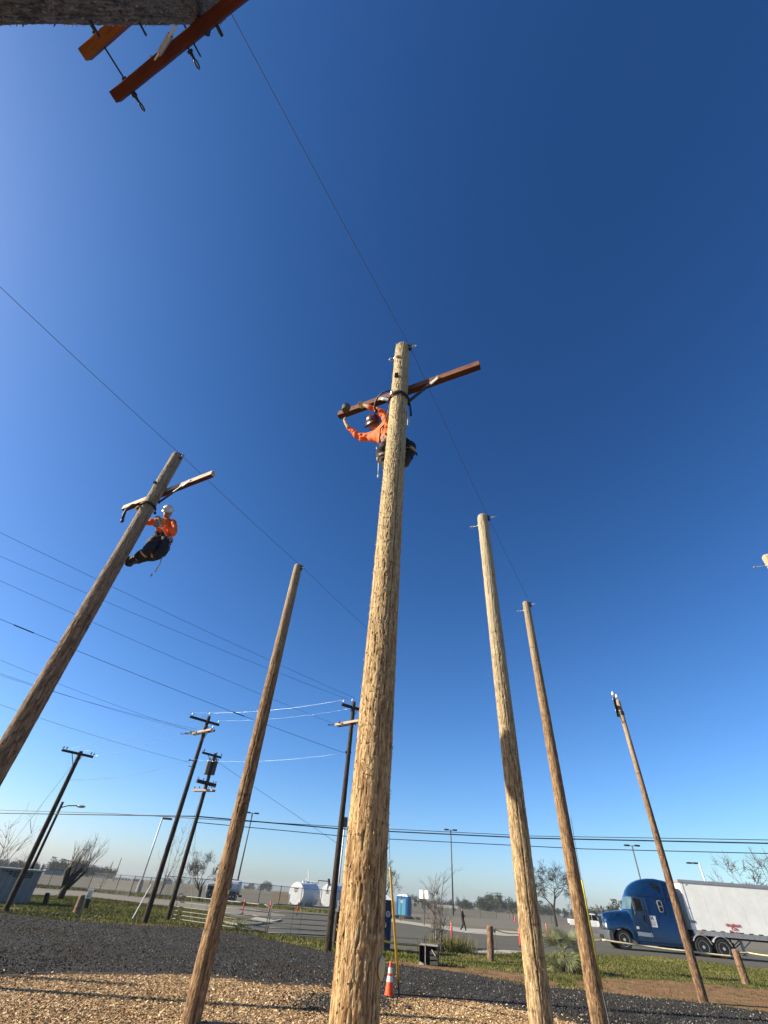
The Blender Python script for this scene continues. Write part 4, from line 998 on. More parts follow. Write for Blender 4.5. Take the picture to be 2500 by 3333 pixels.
b.build('carabiner', m_steel, wL, True)
b = MB(); c = AT(512, 1706, 8.78) - root; b.box(c, (.10, .06, .13), Matrix.Rotation(.2, 3, 'Y'))
for k in range(4): b.tube(c + Vector((-.045 + .03 * k, -.01, .05)), c + Vector((-.05 + .032 * k, -.03, .12)), .014)
b.build('hanging_glove', M('grey_knit_glove', (.26, .23, .19), .8, 0, .3, 30), wL, bevel=.02)
b = MB(); b.path([AT(516, 1690, 8.74) - root, AT(520, 1705, 8.74) - root, AT(533, 1728, 8.80) - root, AT(541, 1745, 8.86) - root], .010, 6); b.build('lanyard', m_rope, wL)
for a_, b_2, f in (('knR', 'anR', .30), ('knR', 'anR', .85), ('knL', 'anL', .32), ('knL', 'anL', .8)):
    b = MB(); p = J[a_][0].lerp(J[b_2][0], f); d = (J[b_2][0] - J[a_][0]).normalized(); b.tube(p - d * .016, p + d * .016, .098 if f < .5 else .080, n=14); b.build('gaff_strap', m_tanstrap, wL)
for t_, a_ in (('toR', 'anR'), ('toL', 'anL')):
    b = MB(); a2 = J[a_][0]; t2_ = J[t_][0]; b.ball(a2.lerp(t2_, .75) + Vector((0, 0, -.02)), .055, (1.4, 1.1, .75), 10, 6); b.tube(a2 + Vector((0, 0, -.03)), a2 + Vector((-.03, -.02, -.12)), .012, .002); b.build('boot', m_boot, wL, True)
# positioning strap round the left pole
def pole_strap(label, P, z, r, ends, tail=None, col_=m_black):
    t = thing('climbing_strap', label, 'strap', (P[0], P[1], z)); b = MB()
    a0 = math.atan2(ends[0].y, ends[0].x); a1 = math.atan2(ends[1].y, ends[1].x)
    while a1 < a0: a1 += 2 * PI
    ring = [Vector((r * math.cos(a0 + (a1 - a0) * k / 26), r * math.sin(a0 + (a1 - a0) * k / 26), .03 * math.sin(PI * k / 26))) for k in range(27)]
    for off in (-.018, 0, .018):
        b.path([ends[0] + Vector((0, 0, off))] + [q + Vector((0, 0, off)) for q in ring] + [ends[1] + Vector((0, 0, off))], .012, 6)
    b.build('strap_loop', col_, t, True)
    if tail:
        b = MB(); b.path(tail[0], tail[1], 6); b.ball(tail[0][-1], .035, (1, 1, 1.4), 8, 6); b.build('strap_tail', col_, t, True)
    return t
zs = AT(478, 1642, 8.72).z; pc = Vector((PL[0], PL[1], zs))
pole_strap('black positioning strap wrapped round the left pole below its crossarm', PL, zs, .160, [AT(443, 1655, 9.0) - pc, AT(508, 1672, 8.90) - pc],
           ([AT(462, 1641, 8.85) - pc, AT(430, 1643, 8.80) - pc, AT(411, 1658, 8.80) - pc, AT(403, 1675, 8.8) - pc, AT(398, 1695, 8.8) - pc], [.022, .02, .022, .03, .026]))

# --- worker in the dark hat, centre pole (seen from below, leaning out to the left)
Cz = dict(crown=(1207, 1374, 7.93), head=(1218, 1384, 7.84), jaw=(1226, 1391, 7.76), neck=(1236, 1396, 7.67), chest=(1243, 1411, 7.52), belly=(1262, 1428, 7.36), pelvis=(1280, 1446, 7.2),
          shL=(1216, 1421, 7.55), elL=(1170, 1423, 7.62), wrL=(1134, 1392, 7.80), shR=(1262, 1378, 7.68), elR=(1250, 1345, 7.86), wrR=(1200, 1324, 8.02),
          hipR=(1298, 1446, 7.15), knR=(1336, 1452, 6.88), anR=(1326, 1497, 6.60), toR=(1318, 1508, 6.50), hipL=(1268, 1456, 7.12), knL=(1238, 1480, 6.9), anL=(1262, 1520, 6.55), toL=(1278, 1524, 6.46))
root = ZR(1280, 1446, 7.2)
wC = thing('person', 'worker in orange shirt and dark hard hat leaning out behind the centre pole', 'person', tuple(root))
J = {k: (ZR(*v) - root, RAD[k]) for k, v in Cz.items()}
bones = list(BONES); segs = list(SEG)
hand_joints(J, bones, segs, 'wrL', ZR(1124, 1374, 7.90) - root, Vector((0, -.2, 1)), -1, 4, .9, 'hl', 1.1)
hand_joints(J, bones, segs, 'wrR', ZR(1184, 1318, 8.09) - root, Vector((0, -.6, -1)), 1, 4, .9, 'hr', 1.1)
body(wC, J, bones, [m_skin, m_orange, m_denim, m_boot, m_glove2], segs, 3, .045)
upd = J['crown'][0] - J['jaw'][0]
fr = face_parts(wC, J['head'][0], Vector((-.3, .7, .5)), upd); hard_hat(wC, fr, m_hatb, 0, 1.22, True)
belt(wC, ZR(1270, 1436, 7.30) - root, J['belly'][0] - J['pelvis'][0], (0, -1, 0))
b = MB()
b.add([v for v in (ZR(1244, 1415, 7.42) - root, ZR(1260, 1412, 7.44) - root, ZR(1262, 1450, 7.20) - root, ZR(1246, 1450, 7.20) - root)] + [v + Vector((0, .03, .02)) for v in (ZR(1244, 1415, 7.42) - root, ZR(1260, 1412, 7.44) - root, ZR(1262, 1450, 7.20) - root, ZR(1246, 1450, 7.20) - root)],
      [(0, 1, 2, 3), (7, 6, 5, 4), (0, 4, 5, 1), (1, 5, 6, 2), (2, 6, 7, 3), (3, 7, 4, 0)])
b.build('shirt_tail', M('pale_blue_cloth', (.38, .48, .56), .8, 0, .25, 10), wC, bevel=.01)
b = MB(); b.path([ZR(1240, 1450, 7.18) - root, ZR(1234, 1465, 7.08) - root, ZR(1233, 1500, 6.85) - root, ZR(1232, 1530, 6.68) - root, ZR(1232, 1546, 6.58) - root], [.010, .014, .012, .010, .016], 6); b.ball(ZR(1232, 1550, 6.56) - root, .022, (1, 1, 1.5), 8, 6); b.build('tail_rope', m_rope, wC, True)
b = MB(); b.path([ZR(1252, 1382, 7.50) - root, ZR(1238, 1395, 7.45) - root, ZR(1235, 1430, 7.28) - root, ZR(1238, 1465, 7.12) - root, ZR(1244, 1485, 7.0) - root], .012, 6)
b.path([ZR(1250, 1388, 7.50) - root, ZR(1243, 1400, 7.45) - root, ZR(1252, 1406, 7.42) - root, ZR(1255, 1390, 7.50) - root], .008, 5); b.build('lanyard', m_black, wC, True)
b = MB()
for (x, y, z_, r) in ((1236, 1466, 7.1, .03), (1240, 1478, 7.02, .03), (1231, 1458, 7.12, .028)):
    c = ZR(x, y, z_) - root; b.path([c + Vector((r * math.cos(t), 0, r * 1.4 * math.sin(t))) for t in [2 * PI * k / 10 for k in range(10)]], .008, 5, closed=True)
b.build('carabiner', m_steel, wC, True)
for a_, b_2, f in (('knR', 'anR', .35), ('knL', 'anL', .3)):
    b = MB(); p = J[a_][0].lerp(J[b_2][0], f); d = (J[b_2][0] - J[a_][0]).normalized(); b.tube(p - d * .022, p + d * .022, .092, n=14); b.build('gaff_strap', m_tanstrap, wC)
for t_, a_ in (('toR', 'anR'), ('toL', 'anL')):
    b = MB(); a2 = J[a_][0]; t2_ = J[t_][0]; b.ball(a2.lerp(t2_, .6) + Vector((0, 0, -.02)), .055, (1.1, 1.5, .75), 10, 6); b.tube(a2, a2 + Vector((.02, -.08, -.08)), .012, .002); b.build('boot', m_boot, wC, True)
b = MB(); b.path([ZR(1342, 1462, 6.95) - root, ZR(1351, 1470, 6.9) - root, ZR(1358, 1482, 6.84) - root], [.014, .016, .013], 6); b.build('tool_handle', m_black, wC)
zs = 7.74; pc = Vector((PC[0], PC[1], zs))
pole_strap('black positioning strap round the centre pole with loose ends on both sides', PC, zs, .162, [ZR(1262, 1330, 7.72) - pc, ZR(1333, 1320, 7.70) - pc],
           ([ZR(1283, 1278, 7.86) - pc, ZR(1265, 1272, 7.90) - pc, ZR(1247, 1276, 7.90) - pc, ZR(1230, 1292, 7.88) - pc, ZR(1221, 1312, 7.82) - pc, ZR(1220, 1328, 7.76) - pc, ZR(1224, 1338, 7.74) - pc], [.016, .014, .014, .014, .016, .022, .020]))
t = thing('snap_hook', 'steel snap hook hanging from the strap at the left side of the centre pole', 'snap hook', tuple(ZR(1272, 1290, 7.80)))
b = MB(); c0 = ZR(1272, 1290, 7.80); b.path([ZR(1276, 1276, 7.86) - c0, ZR(1272, 1290, 7.80) - c0, ZR(1271, 1305, 7.74) - c0], [.022, .016, .020], 8); b.build('hook_body', m_steel, t)
b = MB(); b.path([ZR(1270, 1310, 7.72) - c0, ZR(1262, 1345, 7.60) - c0, ZR(1254, 1372, 7.52) - c0], .009, 6); b.build('hook_lanyard', m_black, t)
t = thing('snap_hook', 'clear hook and loose strap end hanging at the right side of the centre pole', 'snap hook', tuple(ZR(1334, 1340, 7.62)))
c0 = ZR(1334, 1340, 7.62); b = MB(); b.path([ZR(1330, 1296, 7.76) - c0, ZR(1334, 1315, 7.70) - c0, ZR(1337, 1340, 7.6) - c0, ZR(1338, 1354, 7.55) - c0], [.016, .013, .016, .02], 6); b.build('hook_lanyard', m_black, t)
b = MB(); b.path([ZR(1330, 1345, 7.6) - c0, ZR(1330, 1366, 7.5) - c0, ZR(1328, 1384, 7.44) - c0], [.010, .018, .014], 6); b.build('hook_body', m_steel, t)
# tool bucket hung on the crossarm end (grey)
cb = ZR(1126, 1330, 8.12); t = thing('canvas_bucket', 'grey round canvas bucket sitting on the left end of the centre crossarm', 'bucket', tuple(cb))
b = MB(); b.lathe([(0, -.05), (.062, -.05), (.07, .0), (.073, .045), (.066, .055), (.05, .05), (0, .045)], 18); b.build('bucket_body', M('grey_canvas', (.085, .085, .075), .8, 0, .3, 30), t, 'auto')
b = MB(); b.lathe([(.068, .04), (.077, .042), (.077, .056), (.068, .058)], 18); b.build('bucket_rim', m_black, t)

# --- pedestrian in black on the road
pf = G(1508, 3034); D = hd(pf)
w3 = thing('person', 'person in black jacket and trousers walking on the far side of the road', 'person', tuple(pf))
hh = AT(1508, 2949, D).z - pf.z; k = hh / 1.76; dr = DIR(105)   # walking to the right and slightly away
sd = Vector((-dr.y, dr.x, 0))
def PJ(f, s_, z): return (dr * f + sd * s_ + Vector((0, 0, z))) * k
J = dict(crown=(PJ(-.02, 0, 1.68), .062 * k), head=(PJ(0, 0, 1.60), (.078 * k, .085 * k)), jaw=(PJ(.01, 0, 1.52), .06 * k), neck=(PJ(-.01, 0, 1.43), .052 * k), chest=(PJ(-.02, 0, 1.27), (.145 * k, .11 * k)), belly=(PJ(0, 0, 1.08), (.13 * k, .105 * k)), pelvis=(PJ(0, 0, .93), (.135 * k, .11 * k)),
         shR=(PJ(-.02, -.18, 1.38), .062 * k), elR=(PJ(-.06, -.24, 1.10), .050 * k), wrR=(PJ(.18, -.18, 1.03), .038 * k), shL=(PJ(-.02, .18, 1.38), .062 * k), elL=(PJ(-.05, .25, 1.10), .050 * k), wrL=(PJ(.18, .16, 1.08), .038 * k),
         hipR=(PJ(0, -.09, .88), .09 * k), knR=(PJ(.16, -.09, .49), .062 * k), anR=(PJ(.26, -.09, .10), .048 * k), toR=(PJ(.44, -.09, .04), .036 * k), hipL=(PJ(0, .09, .88), .09 * k), knL=(PJ(.0, .09, .48), .062 * k), anL=(PJ(-.26, .09, .10), .048 * k), toL=(PJ(-.12, .09, .035), .036 * k))
bones = list(BONES); segs = [(a, b, 1 if k2 == 1 else k2) for a, b, k2 in SEG]
hand_joints(J, bones, segs, 'wrR', J['wrR'][0] + dr * .09 + Vector((0, 0, .01)), Vector((0, 0, 1)), 1, 0, .5, 'hr'); hand_joints(J, bones, segs, 'wrL', J['wrL'][0] + dr * .09 + Vector((0, 0, .01)), Vector((0, 0, 1)), -1, 0, .5, 'hl')
for k_ in list(J):
    if k_[0] != 'h' or k_ in ('head', 'hipR', 'hipL'): J[k_] = (J[k_][0], tuple(q * 1.3 for q in J[k_][1]) if hasattr(J[k_][1], '__len__') else J[k_][1] * 1.3)
body(w3, J, bones, [m_skin, m_jacket, m_jacket, m_sole], segs)
fr = face_parts(w3, J['head'][0], dr, (0, 0, 1), False)
b = MB(); b.m = fr; b.ball((0, -.018, .022), .098, (.95, 1.05, 1.05), 12, 8); b.build('dark_hair', m_black, w3, True)
# ------------------------------------------------------------------ blue tractor with white trailer
m_blue = M('metallic_blue_paint', (.002, .036, .108), .25, .6, .12, 3, spec=.5, coat=1.0)
m_bumper = M('dark_grey_plastic', (.06, .065, .07), .5, 0, .15, 6); m_chrome = M('chrome', (.75, .77, .80), .12, 1.0, .05, 3)
m_glass = M('tinted_glass', (.006, .007, .008), .12, 0, .1, 3, spec=.25); m_shield = M('windscreen_glass', (.10, .16, .17), .06, .1, .3, 2, spec=.9)
m_tyre = M('tyre_rubber', (.018, .018, .019), .85, 0, .3, 14, bump=.3); m_rim = M('aluminium_rim', (.68, .69, .71), .35, .6, .2, 12)
m_white = M('white_trailer_panel', (.90, .89, .84), .5, 0, .09, .9); m_rail = M('grey_aluminium_rail', (.36, .36, .37), .5, .3, .25, 10)
m_under = M('black_chassis', (.015, .015, .016), .8, 0, .3, 8); m_lamp = M('clear_lamp_lens', (.75, .78, .80), .08, .2, .3, 8, spec=.8, coat=.5)
m_redp = M('red_lettering', (.50, .035, .03), .6, 0, .2, 10); m_step = M('brushed_step_plate', (.33, .40, .42), .35, .5, .15, 10)

AXT = 99.0; tw = Vector((19.62, 42.1, 0)); tw.z = gz(tw.x, tw.y)
trz = R(90 - AXT)
def wheel(parent, c, r, wd, rim=.56, name='wheel', face=-1):
    """wheel with its axle along local y; outer face on side 'face'"""
    w_ = MB(); w_.lathe([(r * .62, -wd / 2), (r * .93, -wd / 2), (r, -wd * .36), (r * 1.005, 0), (r, wd * .36), (r * .93, wd / 2), (r * .62, wd / 2)], 28, c, 'Y')
    for k in range(28):
        t = 2 * PI * k / 28; w_.box(Vector(c) + Vector((math.cos(t) * r, 0, math.sin(t) * r)), (.03, wd * .7, .02), Matrix.Rotation(-t, 3, 'Y'))
    wo_ = w_.build(name, m_tyre, parent, 'auto')
    q = MB(); f = face * wd / 2; q.lathe([(0, f * 1.12), (r * .16, f * 1.10), (r * .18, f * .75), (r * .34, f * .55), (r * rim, f * .62), (r * .63, f * 1.0), (r * .66, f * 1.02), (r * .66, f * .3), (0, f * .2)], 24, c, 'Y')
    for k in range(10):
        t = 2 * PI * k / 10; q.tube(Vector(c) + Vector((math.cos(t) * r * .26, f * .6, math.sin(t) * r * .26)), Vector(c) + Vector((math.cos(t) * r * .26, f * .95, math.sin(t) * r * .26)), .016, n=6)
    q.build('rim', m_rim, wo_, 'auto')
    h = MB()
    for k in range(10):
        t = 2 * PI * (k + .5) / 10; h.ball(Vector(c) + Vector((math.cos(t) * r * .45, f * .66, math.sin(t) * r * .45)), r * .07, (1, .25, 1), 8, 5)
    h.build('rim_holes', m_under, wo_)
    return wo_
tk = thing('lorry_tractor', 'metallic blue sleeper tractor facing left, coupled to the white trailer', 'truck', tuple(tw), trz)
W2 = 2.42
def loft(sections, name, mt, parent, smooth='auto'):
    """sections = list of equal-length 3D loops"""
    b = MB(); n = len(sections[0]); vs = [v for s_ in sections for v in s_]
    fs = [(i * n + k, i * n + (k + 1) % n, (i + 1) * n + (k + 1) % n, (i + 1) * n + k) for i in range(len(sections) - 1) for k in range(n)]
    fs += [tuple(range(n - 1, -1, -1)), tuple((len(sections) - 1) * n + k for k in range(n))]
    b.add(vs, fs); return b.build(name, mt, parent, smooth)
# cab and sleeper: outline in x (rearwards) and z
cabp = [(.72, .95), (.72, 2.12), (.80, 2.2), (1.04, 2.92), (1.06, 3.02), (1.20, 3.28), (1.45, 3.55), (1.80, 3.78), (2.25, 3.96), (2.80, 4.06), (3.30, 4.08), (3.80, 4.02), (4.28, 3.93), (4.30, 1.0), (3.9, .55), (1.0, .55)]
secs = []
for y in (0, .06, .20, .45, .85, 1.21, 1.57, 1.97, 2.22, 2.36, 2.42):
    e = abs(y - 1.21) / 1.21; s_ = []
    for (x, z) in cabp:
        xx, zz, yy = x, z, y
        if x < 2.9 and z > 2.95: xx = x + .42 * e ** 3.5
        elif x < 1.1 and z > 1.2: xx = x + .20 * e ** 4
        if z > 3.1: zz = z - (.22 * e ** 6) - (.10 * e ** 3)
        if z > 3.0: yy = 1.21 + (y - 1.21) * (1 - .055 * (z - 3.0))
        s_.append((xx, yy, zz))
    secs.append(s_)
loft(secs, 'cab', m_blue, tk)
# hood with rounded top and sloping front
hs = []
for (x, zt_, wd, zb) in ((-1.06, 1.62, 1.30, 1.0), (-1.0, 1.78, 1.50, .96), (-.84, 1.88, 1.75, .96), (-.5, 1.97, 1.95, 1.02), (0, 2.04, 2.10, 1.12), (.45, 2.10, 2.22, 1.12), (.74, 2.13, 2.28, 1.0)):
    pts = []
    for k in range(13):
        t = PI * k / 12; yy = -math.cos(t) * wd / 2; q = math.sin(t) ** .55
        pts.append((x, 1.21 + yy, zb + (zt_ - zb) * q if k not in (0, 12) else zb))
    hs.append(pts)
loft(hs, 'hood', m_blue, tk)
# fenders around front wheel (both sides)
for (yy, nm, sgn) in ((.0, 'fender', 1), (2.42, 'fender', -1)):
    b = MB(); outer = []; inner = []
    for k in range(15):
        t = PI * (1.02 - 1.0 * k / 14); outer.append((math.cos(t) * .86 + .0, .52 + math.sin(t) * .90)); inner.append((math.cos(t) * .66, .50 + math.sin(t) * .66))
    outer = [(-1.02, .98), (-1.03, 1.35), (-.92, 1.56), (-.6, 1.66), (-.1, 1.72), (.45, 1.75), (.80, 1.62), (.88, .62)]
    poly = outer + [(.70, .55), (.66, .75), (.54, .95), (.34, 1.10), (0, 1.18), (-.34, 1.10), (-.56, .95), (-.66, .78)]
    vs = []; n = len(poly)
    for (y2, ins) in ((0.0, .10), (.05, .0), (.42, .0), (.62, .12)):
        for i, (x, z) in enumerate(poly):
            zz = z - (ins * .9 if i < len(outer) and z > 1.2 else 0) + (.16 if (y2 > .5 and i < len(outer) and z > 1.4) else 0); xx = x + (ins * .8 if x < -.8 else 0)
            vs.append((xx, yy + sgn * y2, zz))
    fs = [(i * n + k, i * n + (k + 1) % n, (i + 1) * n + (k + 1) % n, (i + 1) * n + k) for i in range(3) for k in range(n)] + [tuple(range(n - 1, -1, -1)), tuple(3 * n + k for k in range(n))]
    b.add(vs, fs); b.build(nm, m_blue, tk, 'auto')
# grille, lamps, bumper
b = MB(); b.prism([(-1.10, .98), (-1.14, 1.0), (-1.12, 1.74), (-1.02, 1.80), (-.98, 1.0)], .74, 1.68, 'Y'); g_ = b.build('grille', m_chrome, tk)
b = MB()
for k in range(9): b.box((-1.135, 1.21, 1.06 + k * .075), (.025, .84, .032))
for k in range(7): b.box((-1.135, .83 + k * .127, 1.36), (.022, .014, .66))
b.build('grille_slats', m_under, g_)
for sgn, y in ((-1, .34), (1, 2.08)):
    b = MB(); b.ball((-.93, y + sgn * .10, 1.20), .25, (.75, .80, .75), 14, 8); b.build('headlight', m_lamp, tk, True)
b = MB(); n_ = []
for y in (-.03, .12, .5, 1.21, 1.92, 2.30, 2.45):
    e = abs(y - 1.21) / 1.24; xf = -1.22 + .24 * e ** 4
    n_.append([(xf, y, .42), (xf - .02, y, .70), (xf + .04, y, .96), (-.72, y, .96), (-.74, y, .42)])
loft(n_, 'bumper', m_bumper, tk)
b = MB(); b.box((-1.24, 1.21, .60), (.05, .9, .2)); b.build('bumper_grille', m_under, tk)
# windscreen wraps slightly round the corners
ws = []
for y in (.10, .30, .7, 1.21, 1.72, 2.12, 2.32):
    e = abs(y - 1.21) / 1.21; o_ = .2 * e ** 4 - .012
    ws.append([(.77 + o_, y, 2.19), (1.035 + o_ * 1.1, y, 2.90), (1.06 + o_ * 1.1, y, 2.90), (.82 + o_, y, 2.19)])
loft(ws, 'windscreen', m_shield, tk)
def side_panel(pts, name, mt, parent=tk, y=-.014, th=.02, **kw):
    b = MB(); b.prism(pts, y, y + th, 'Y'); return b.build(name, mt, parent, **kw)
dr_ = side_panel([(.98, 1.02), (.96, 2.12), (1.12, 2.88), (1.86, 2.88), (1.86, 1.02)], 'door', m_blue, y=-.012, bevel=.008)
side_panel([(1.04, 2.15), (1.16, 2.80), (1.66, 2.80), (1.70, 2.70), (1.68, 2.12)], 'side_window', m_glass, dr_, y=-.022, bevel=.01)
side_panel([(1.60, 1.62), (1.68, 1.9), (1.74, 1.9), (1.72, 1.55), (1.64, 1.50)], 'door_handle', m_under, dr_, y=-.03)
b = MB(); b.prism([(1.93, 2.93), (2.03, 2.93), (2.06, 1.30), (1.90, 1.05), (1.88, 1.5)], -.05, .02, 'Y'); b.build('side_fairing_edge', m_blue, tk, bevel=.02)
fwn = side_panel([(2.86, 2.20), (2.80, 2.72), (2.88, 2.80), (3.08, 2.80), (3.16, 2.72), (3.18, 2.24), (3.10, 2.16), (2.92, 2.14)], 'sleeper_window', m_rail, y=-.022, bevel=.006)
side_panel([(2.90, 2.50), (2.87, 2.74), (3.07, 2.75), (3.11, 2.50)], 'window_pane', m_glass, fwn, y=-.030); side_panel([(2.92, 2.20), (2.90, 2.45), (3.11, 2.45), (3.13, 2.22)], 'window_pane', m_glass, fwn, y=-.030)
b = MB(); b.prism([(2.60, 3.80), (2.95, 3.78), (3.16, 3.62), (3.22, 3.26), (3.10, 3.30)], .012, .06, 'Y'); b.build('roof_side_window', m_glass, tk)
b = MB(); b.box((3.42, .012, 3.35), (.02, .03, 1.15)); b.box((2.6, -.004, 3.0), (3.3, .02, .02)); b.box((3.4, -.006, 2.3), (.015, .02, 1.0)); b.box((2.62, -.006, 2.3), (.015, .02, 1.0)); b.build('body_seam', m_under, tk)
b = MB(); b.prism([(1.0, .80), (1.0, 1.02), (1.86, .99), (1.86, .78)], -.035, .02, 'Y'); b.prism([(1.90, .78), (1.90, 1.02), (1.96, .98), (1.99, .80)], -.035, .02, 'Y'); b.build('step_panel', m_step, tk)
b = MB(); b.box((1.08, -.024, 1.22), (.17, .01, .14)); b.build('door_decal', M('pale_decal', (.6, .6, .6), .5), tk)
b = MB(); b.prism([(.62, .62), (.62, 1.12), (.98, 1.12), (.98, .4)], .0, .3, 'Y'); b.prism([(1.0, .34), (1.0, .8), (4.1, .82), (4.1, .40)], .02, 2.4, 'Y'); b.build('side_skirt', m_blue, tk, bevel=.02)
# company placard with an emblem
pcd = MB(); pcd.box((2.20, -.032, 1.62), (.52, .02, .60)); pcd = pcd.build('placard', M('white_placard', (.58, .60, .62), .5, 0, .08), tk)
b = MB()
for (x, z, w_, h_) in ((2.14, 1.79, .045, .20), (2.25, 1.79, .045, .20), (2.195, 1.80, .10, .04), (2.11, 1.88, .07, .025), (2.28, 1.70, .07, .025)): b.box((x, -.044, z), (w_, .006, h_))
for k in range(4): b.box((2.20, -.044, 1.60 - k * .06), (.36 - .04 * (k % 2), .006, .014))
b.build('emblem', m_under, pcd)
# mirrors
for (x, y, z) in ((-.62, .25, 2.1), (-.62, 2.15, 2.1)):
    b = MB(); b.tube((x + .12, y, 1.72), (x, y - .02, z), .022); b.ball((x - .01, y - .02, z + .09), .10, (.6, .9, 1.1), 10, 6); b.build('hood_mirror', m_under, tk, True)
for (y, s_) in ((-.22, -1), (2.64, 1)):
    b = MB(); b.box((1.06, y, 2.42), (.10, .14, .52)); b.box((1.06, y, 2.02), (.10, .14, .22)); b.tube((1.12, y, 2.70), (1.18, y - s_ * .24, 2.78), .018); b.tube((1.08, y, 1.92), (1.1, y - s_ * .24, 1.9), .018); mr = b.build('door_mirror', m_bumper, tk, bevel=.02)
    b = MB(); b.box((1.118, y, 2.42), (.012, .11, .44)); b.build('mirror_glass', m_chrome, mr)
# chassis and wheels
b = MB(); b.box((3.8, .85, .72), (7.6, .10, .26)); b.box((3.8, 1.57, .72), (7.6, .10, .26)); b.box((6.2, 1.21, .98), (1.4, 1.0, .10)); b.box((5.9, 1.21, .52), (2.2, 2.0, .14)); b.box((4.75, 1.21, .8), (.5, 1.9, .3)); b.build('chassis', m_under, tk)
b = MB(); b.lathe([(0, 2.25), (.32, 2.25), (.33, 2.3), (.33, 4.0), (.32, 4.05), (0, 4.05)], 20, (0, .33, .62), 'X'); b.build('fuel_tank', m_blue, tk, 'auto')
wheel(tk, (0, .20, .52), .52, .30); wheel(tk, (0, 2.22, .52), .52, .30, face=1)
for x in (5.20, 6.50):
    wheel(tk, (x, .14, .51), .51, .28); wheel(tk, (x, .47, .51), .51, .28); wheel(tk, (x, 1.95, .51), .51, .28, face=1); wheel(tk, (x, 2.28, .51), .51, .28, face=1)
    b = MB(); pts = [(x + math.cos(t) * r_, .51 + math.sin(t) * r_) for r_, ts in ((.64, [PI * k / 9 + .25 for k in range(8)]), (.60, [PI * k / 9 + .25 for k in range(7, -1, -1)])) for t in ts]
    b.prism(pts, .0, .55, 'Y'); b.build('mud_guard', m_rail, tk)
# trailer
tr = thing('box_trailer', 'long white box trailer lettered in red, hitched behind the blue tractor', 'trailer', tuple(tw + Vector((math.sin(R(AXT - 90)), math.cos(R(AXT - 90)), 0)) * .26), trz)
x0, x1 = 4.86, 20.5
b = MB(); b.box(((x0 + x1) / 2, 1.24, 2.66), (x1 - x0, 2.56, 2.62)); b.build('box_body', m_white, tr, bevel=.03)
b = MB(); b.box(((x0 + x1) / 2, -.05, 4.03), (x1 - x0 + .02, .05, .17)); b.box(((x0 + x1) / 2, 2.53, 4.03), (x1 - x0 + .02, .05, .17)); b.box((x0 - .03, 1.24, 4.03), (.06, 2.6, .17)); b.build('top_rail', m_rail, tr)
b = MB(); b.box(((x0 + x1) / 2, -.055, 1.24), (x1 - x0, .05, .26)); b.box(((x0 + x1) / 2, 2.535, 1.24), (x1 - x0, .05, .26)); b.build('bottom_rail', m_rail, tr)
b = MB(); b.box((x0 + .22, -.046, 2.66), (.025, .02, 2.6)); b.box((x0 - .01, .03, 2.66), (.05, .07, 2.62)); b.build('corner_trim', m_rail, tr)
b = MB()
for k in range(40):
    if x0 + .75 + k * .40 < x1: b.box((x0 + .75 + k * .62 if x0 + .75 + k * .62 < x1 else x1 - .1, -.060, 1.39), (.26, .04, .055))
b.build('lashing_slot', m_under, tr)
b = MB()
for k in range(1, 13): b.box((x0 + .22 + k * 1.22, -.0425, 2.66), (.012, .006, 2.58))
b.build('panel_seam', M('faint_seam', (.80, .79, .75), .6), tr)
for x_ in (x0 + .5, x0 + 7.8, x1 - .4):
    b = MB(); b.box((x_, -.085, 1.27), (.12, .02, .06)); b.build('marker_light', M('amber_lens', (.6, .16, .02), .3), tr)
b = MB(); b.prism([(x0 + .40, 3.80), (x0 + .48, 3.86), (x0 + .58, 3.87), (x0 + .55, 3.81), (x0 + .45, 3.78)], -.048, -.03, 'Y'); b.build('vent', m_rail, tr)
b = MB(); b.box(((x0 + x1) / 2, .55, 1.08), (x1 - x0 - .3, .1, .14)); b.box(((x0 + x1) / 2, 1.9, 1.08), (x1 - x0 - .3, .1, .14))
for k in range(28): b.box((x0 + .4 + k * .56, 1.24, 1.10), (.08, 2.4, .10))
b.build('underframe', m_under, tr)
for y in (.42, 2.0):
    b = MB(); b.box((8.05, y, .76), (.13, .13, .95)); b.box((8.05, y, .26), (.28, .28, .05)); b.beam((8.1, y, .6), (8.85, y, 1.1), .05, .05); b.build('landing_leg', m_rail, tr)
b = MB(); b.beam((8.05, .42, .9), (8.05, 2.0, .45), .05, .05); b.build('leg_brace', m_rail, tr)
for x in (17.6, 18.85):
    for y in (.14, 2.33): wheel(tr, (x, y, .51), .51, .30, face=-1 if y < 1 else 1)
b = MB(); b.box((20.45, 1.24, .75), (.1, 2.4, .12)); b.box((20.45, .7, 1.0), (.08, .1, .5)); b.box((20.45, 1.8, 1.0), (.08, .1, .5)); b.build('rear_bumper', m_rail, tr)
def text_on(parent, s_, size, at_, rot, mt, name='lettering', ext=.004, sx=1.0):
    cu = bpy.data.curves.new(name, 'FONT'); cu.body = s_; cu.size = size; cu.extrude = ext; cu.align_x = 'CENTER'; cu.offset = size * .012
    o = bpy.data.objects.new(name, cu); col.objects.link(o); dg = bpy.context.evaluated_depsgraph_get(); dg.update()
    me = bpy.data.meshes.new_from_object(o.evaluated_get(dg)); bpy.data.objects.remove(o); me.name = name; me.materials.clear(); me.materials.append(mt)
    ob = bpy.data.objects.new(name, me); col.objects.link(ob); ob.parent = parent; ob.location = at_; ob.rotation_euler = rot; ob.scale = (sx, 1, 1); return ob
xl = None
def on_side(px, py, y=-.05):
    """photo pixel -> (x, z) on the near side of the trailer"""
    n_ = Vector((math.sin(R(AXT - 90)), math.cos(R(AXT - 90)), 0)); P = tw + n_ * y; q = ON(px, py, P, n_); d = q - tw; ax = DIR(AXT)
    return d.dot(ax), q.z - tw.z
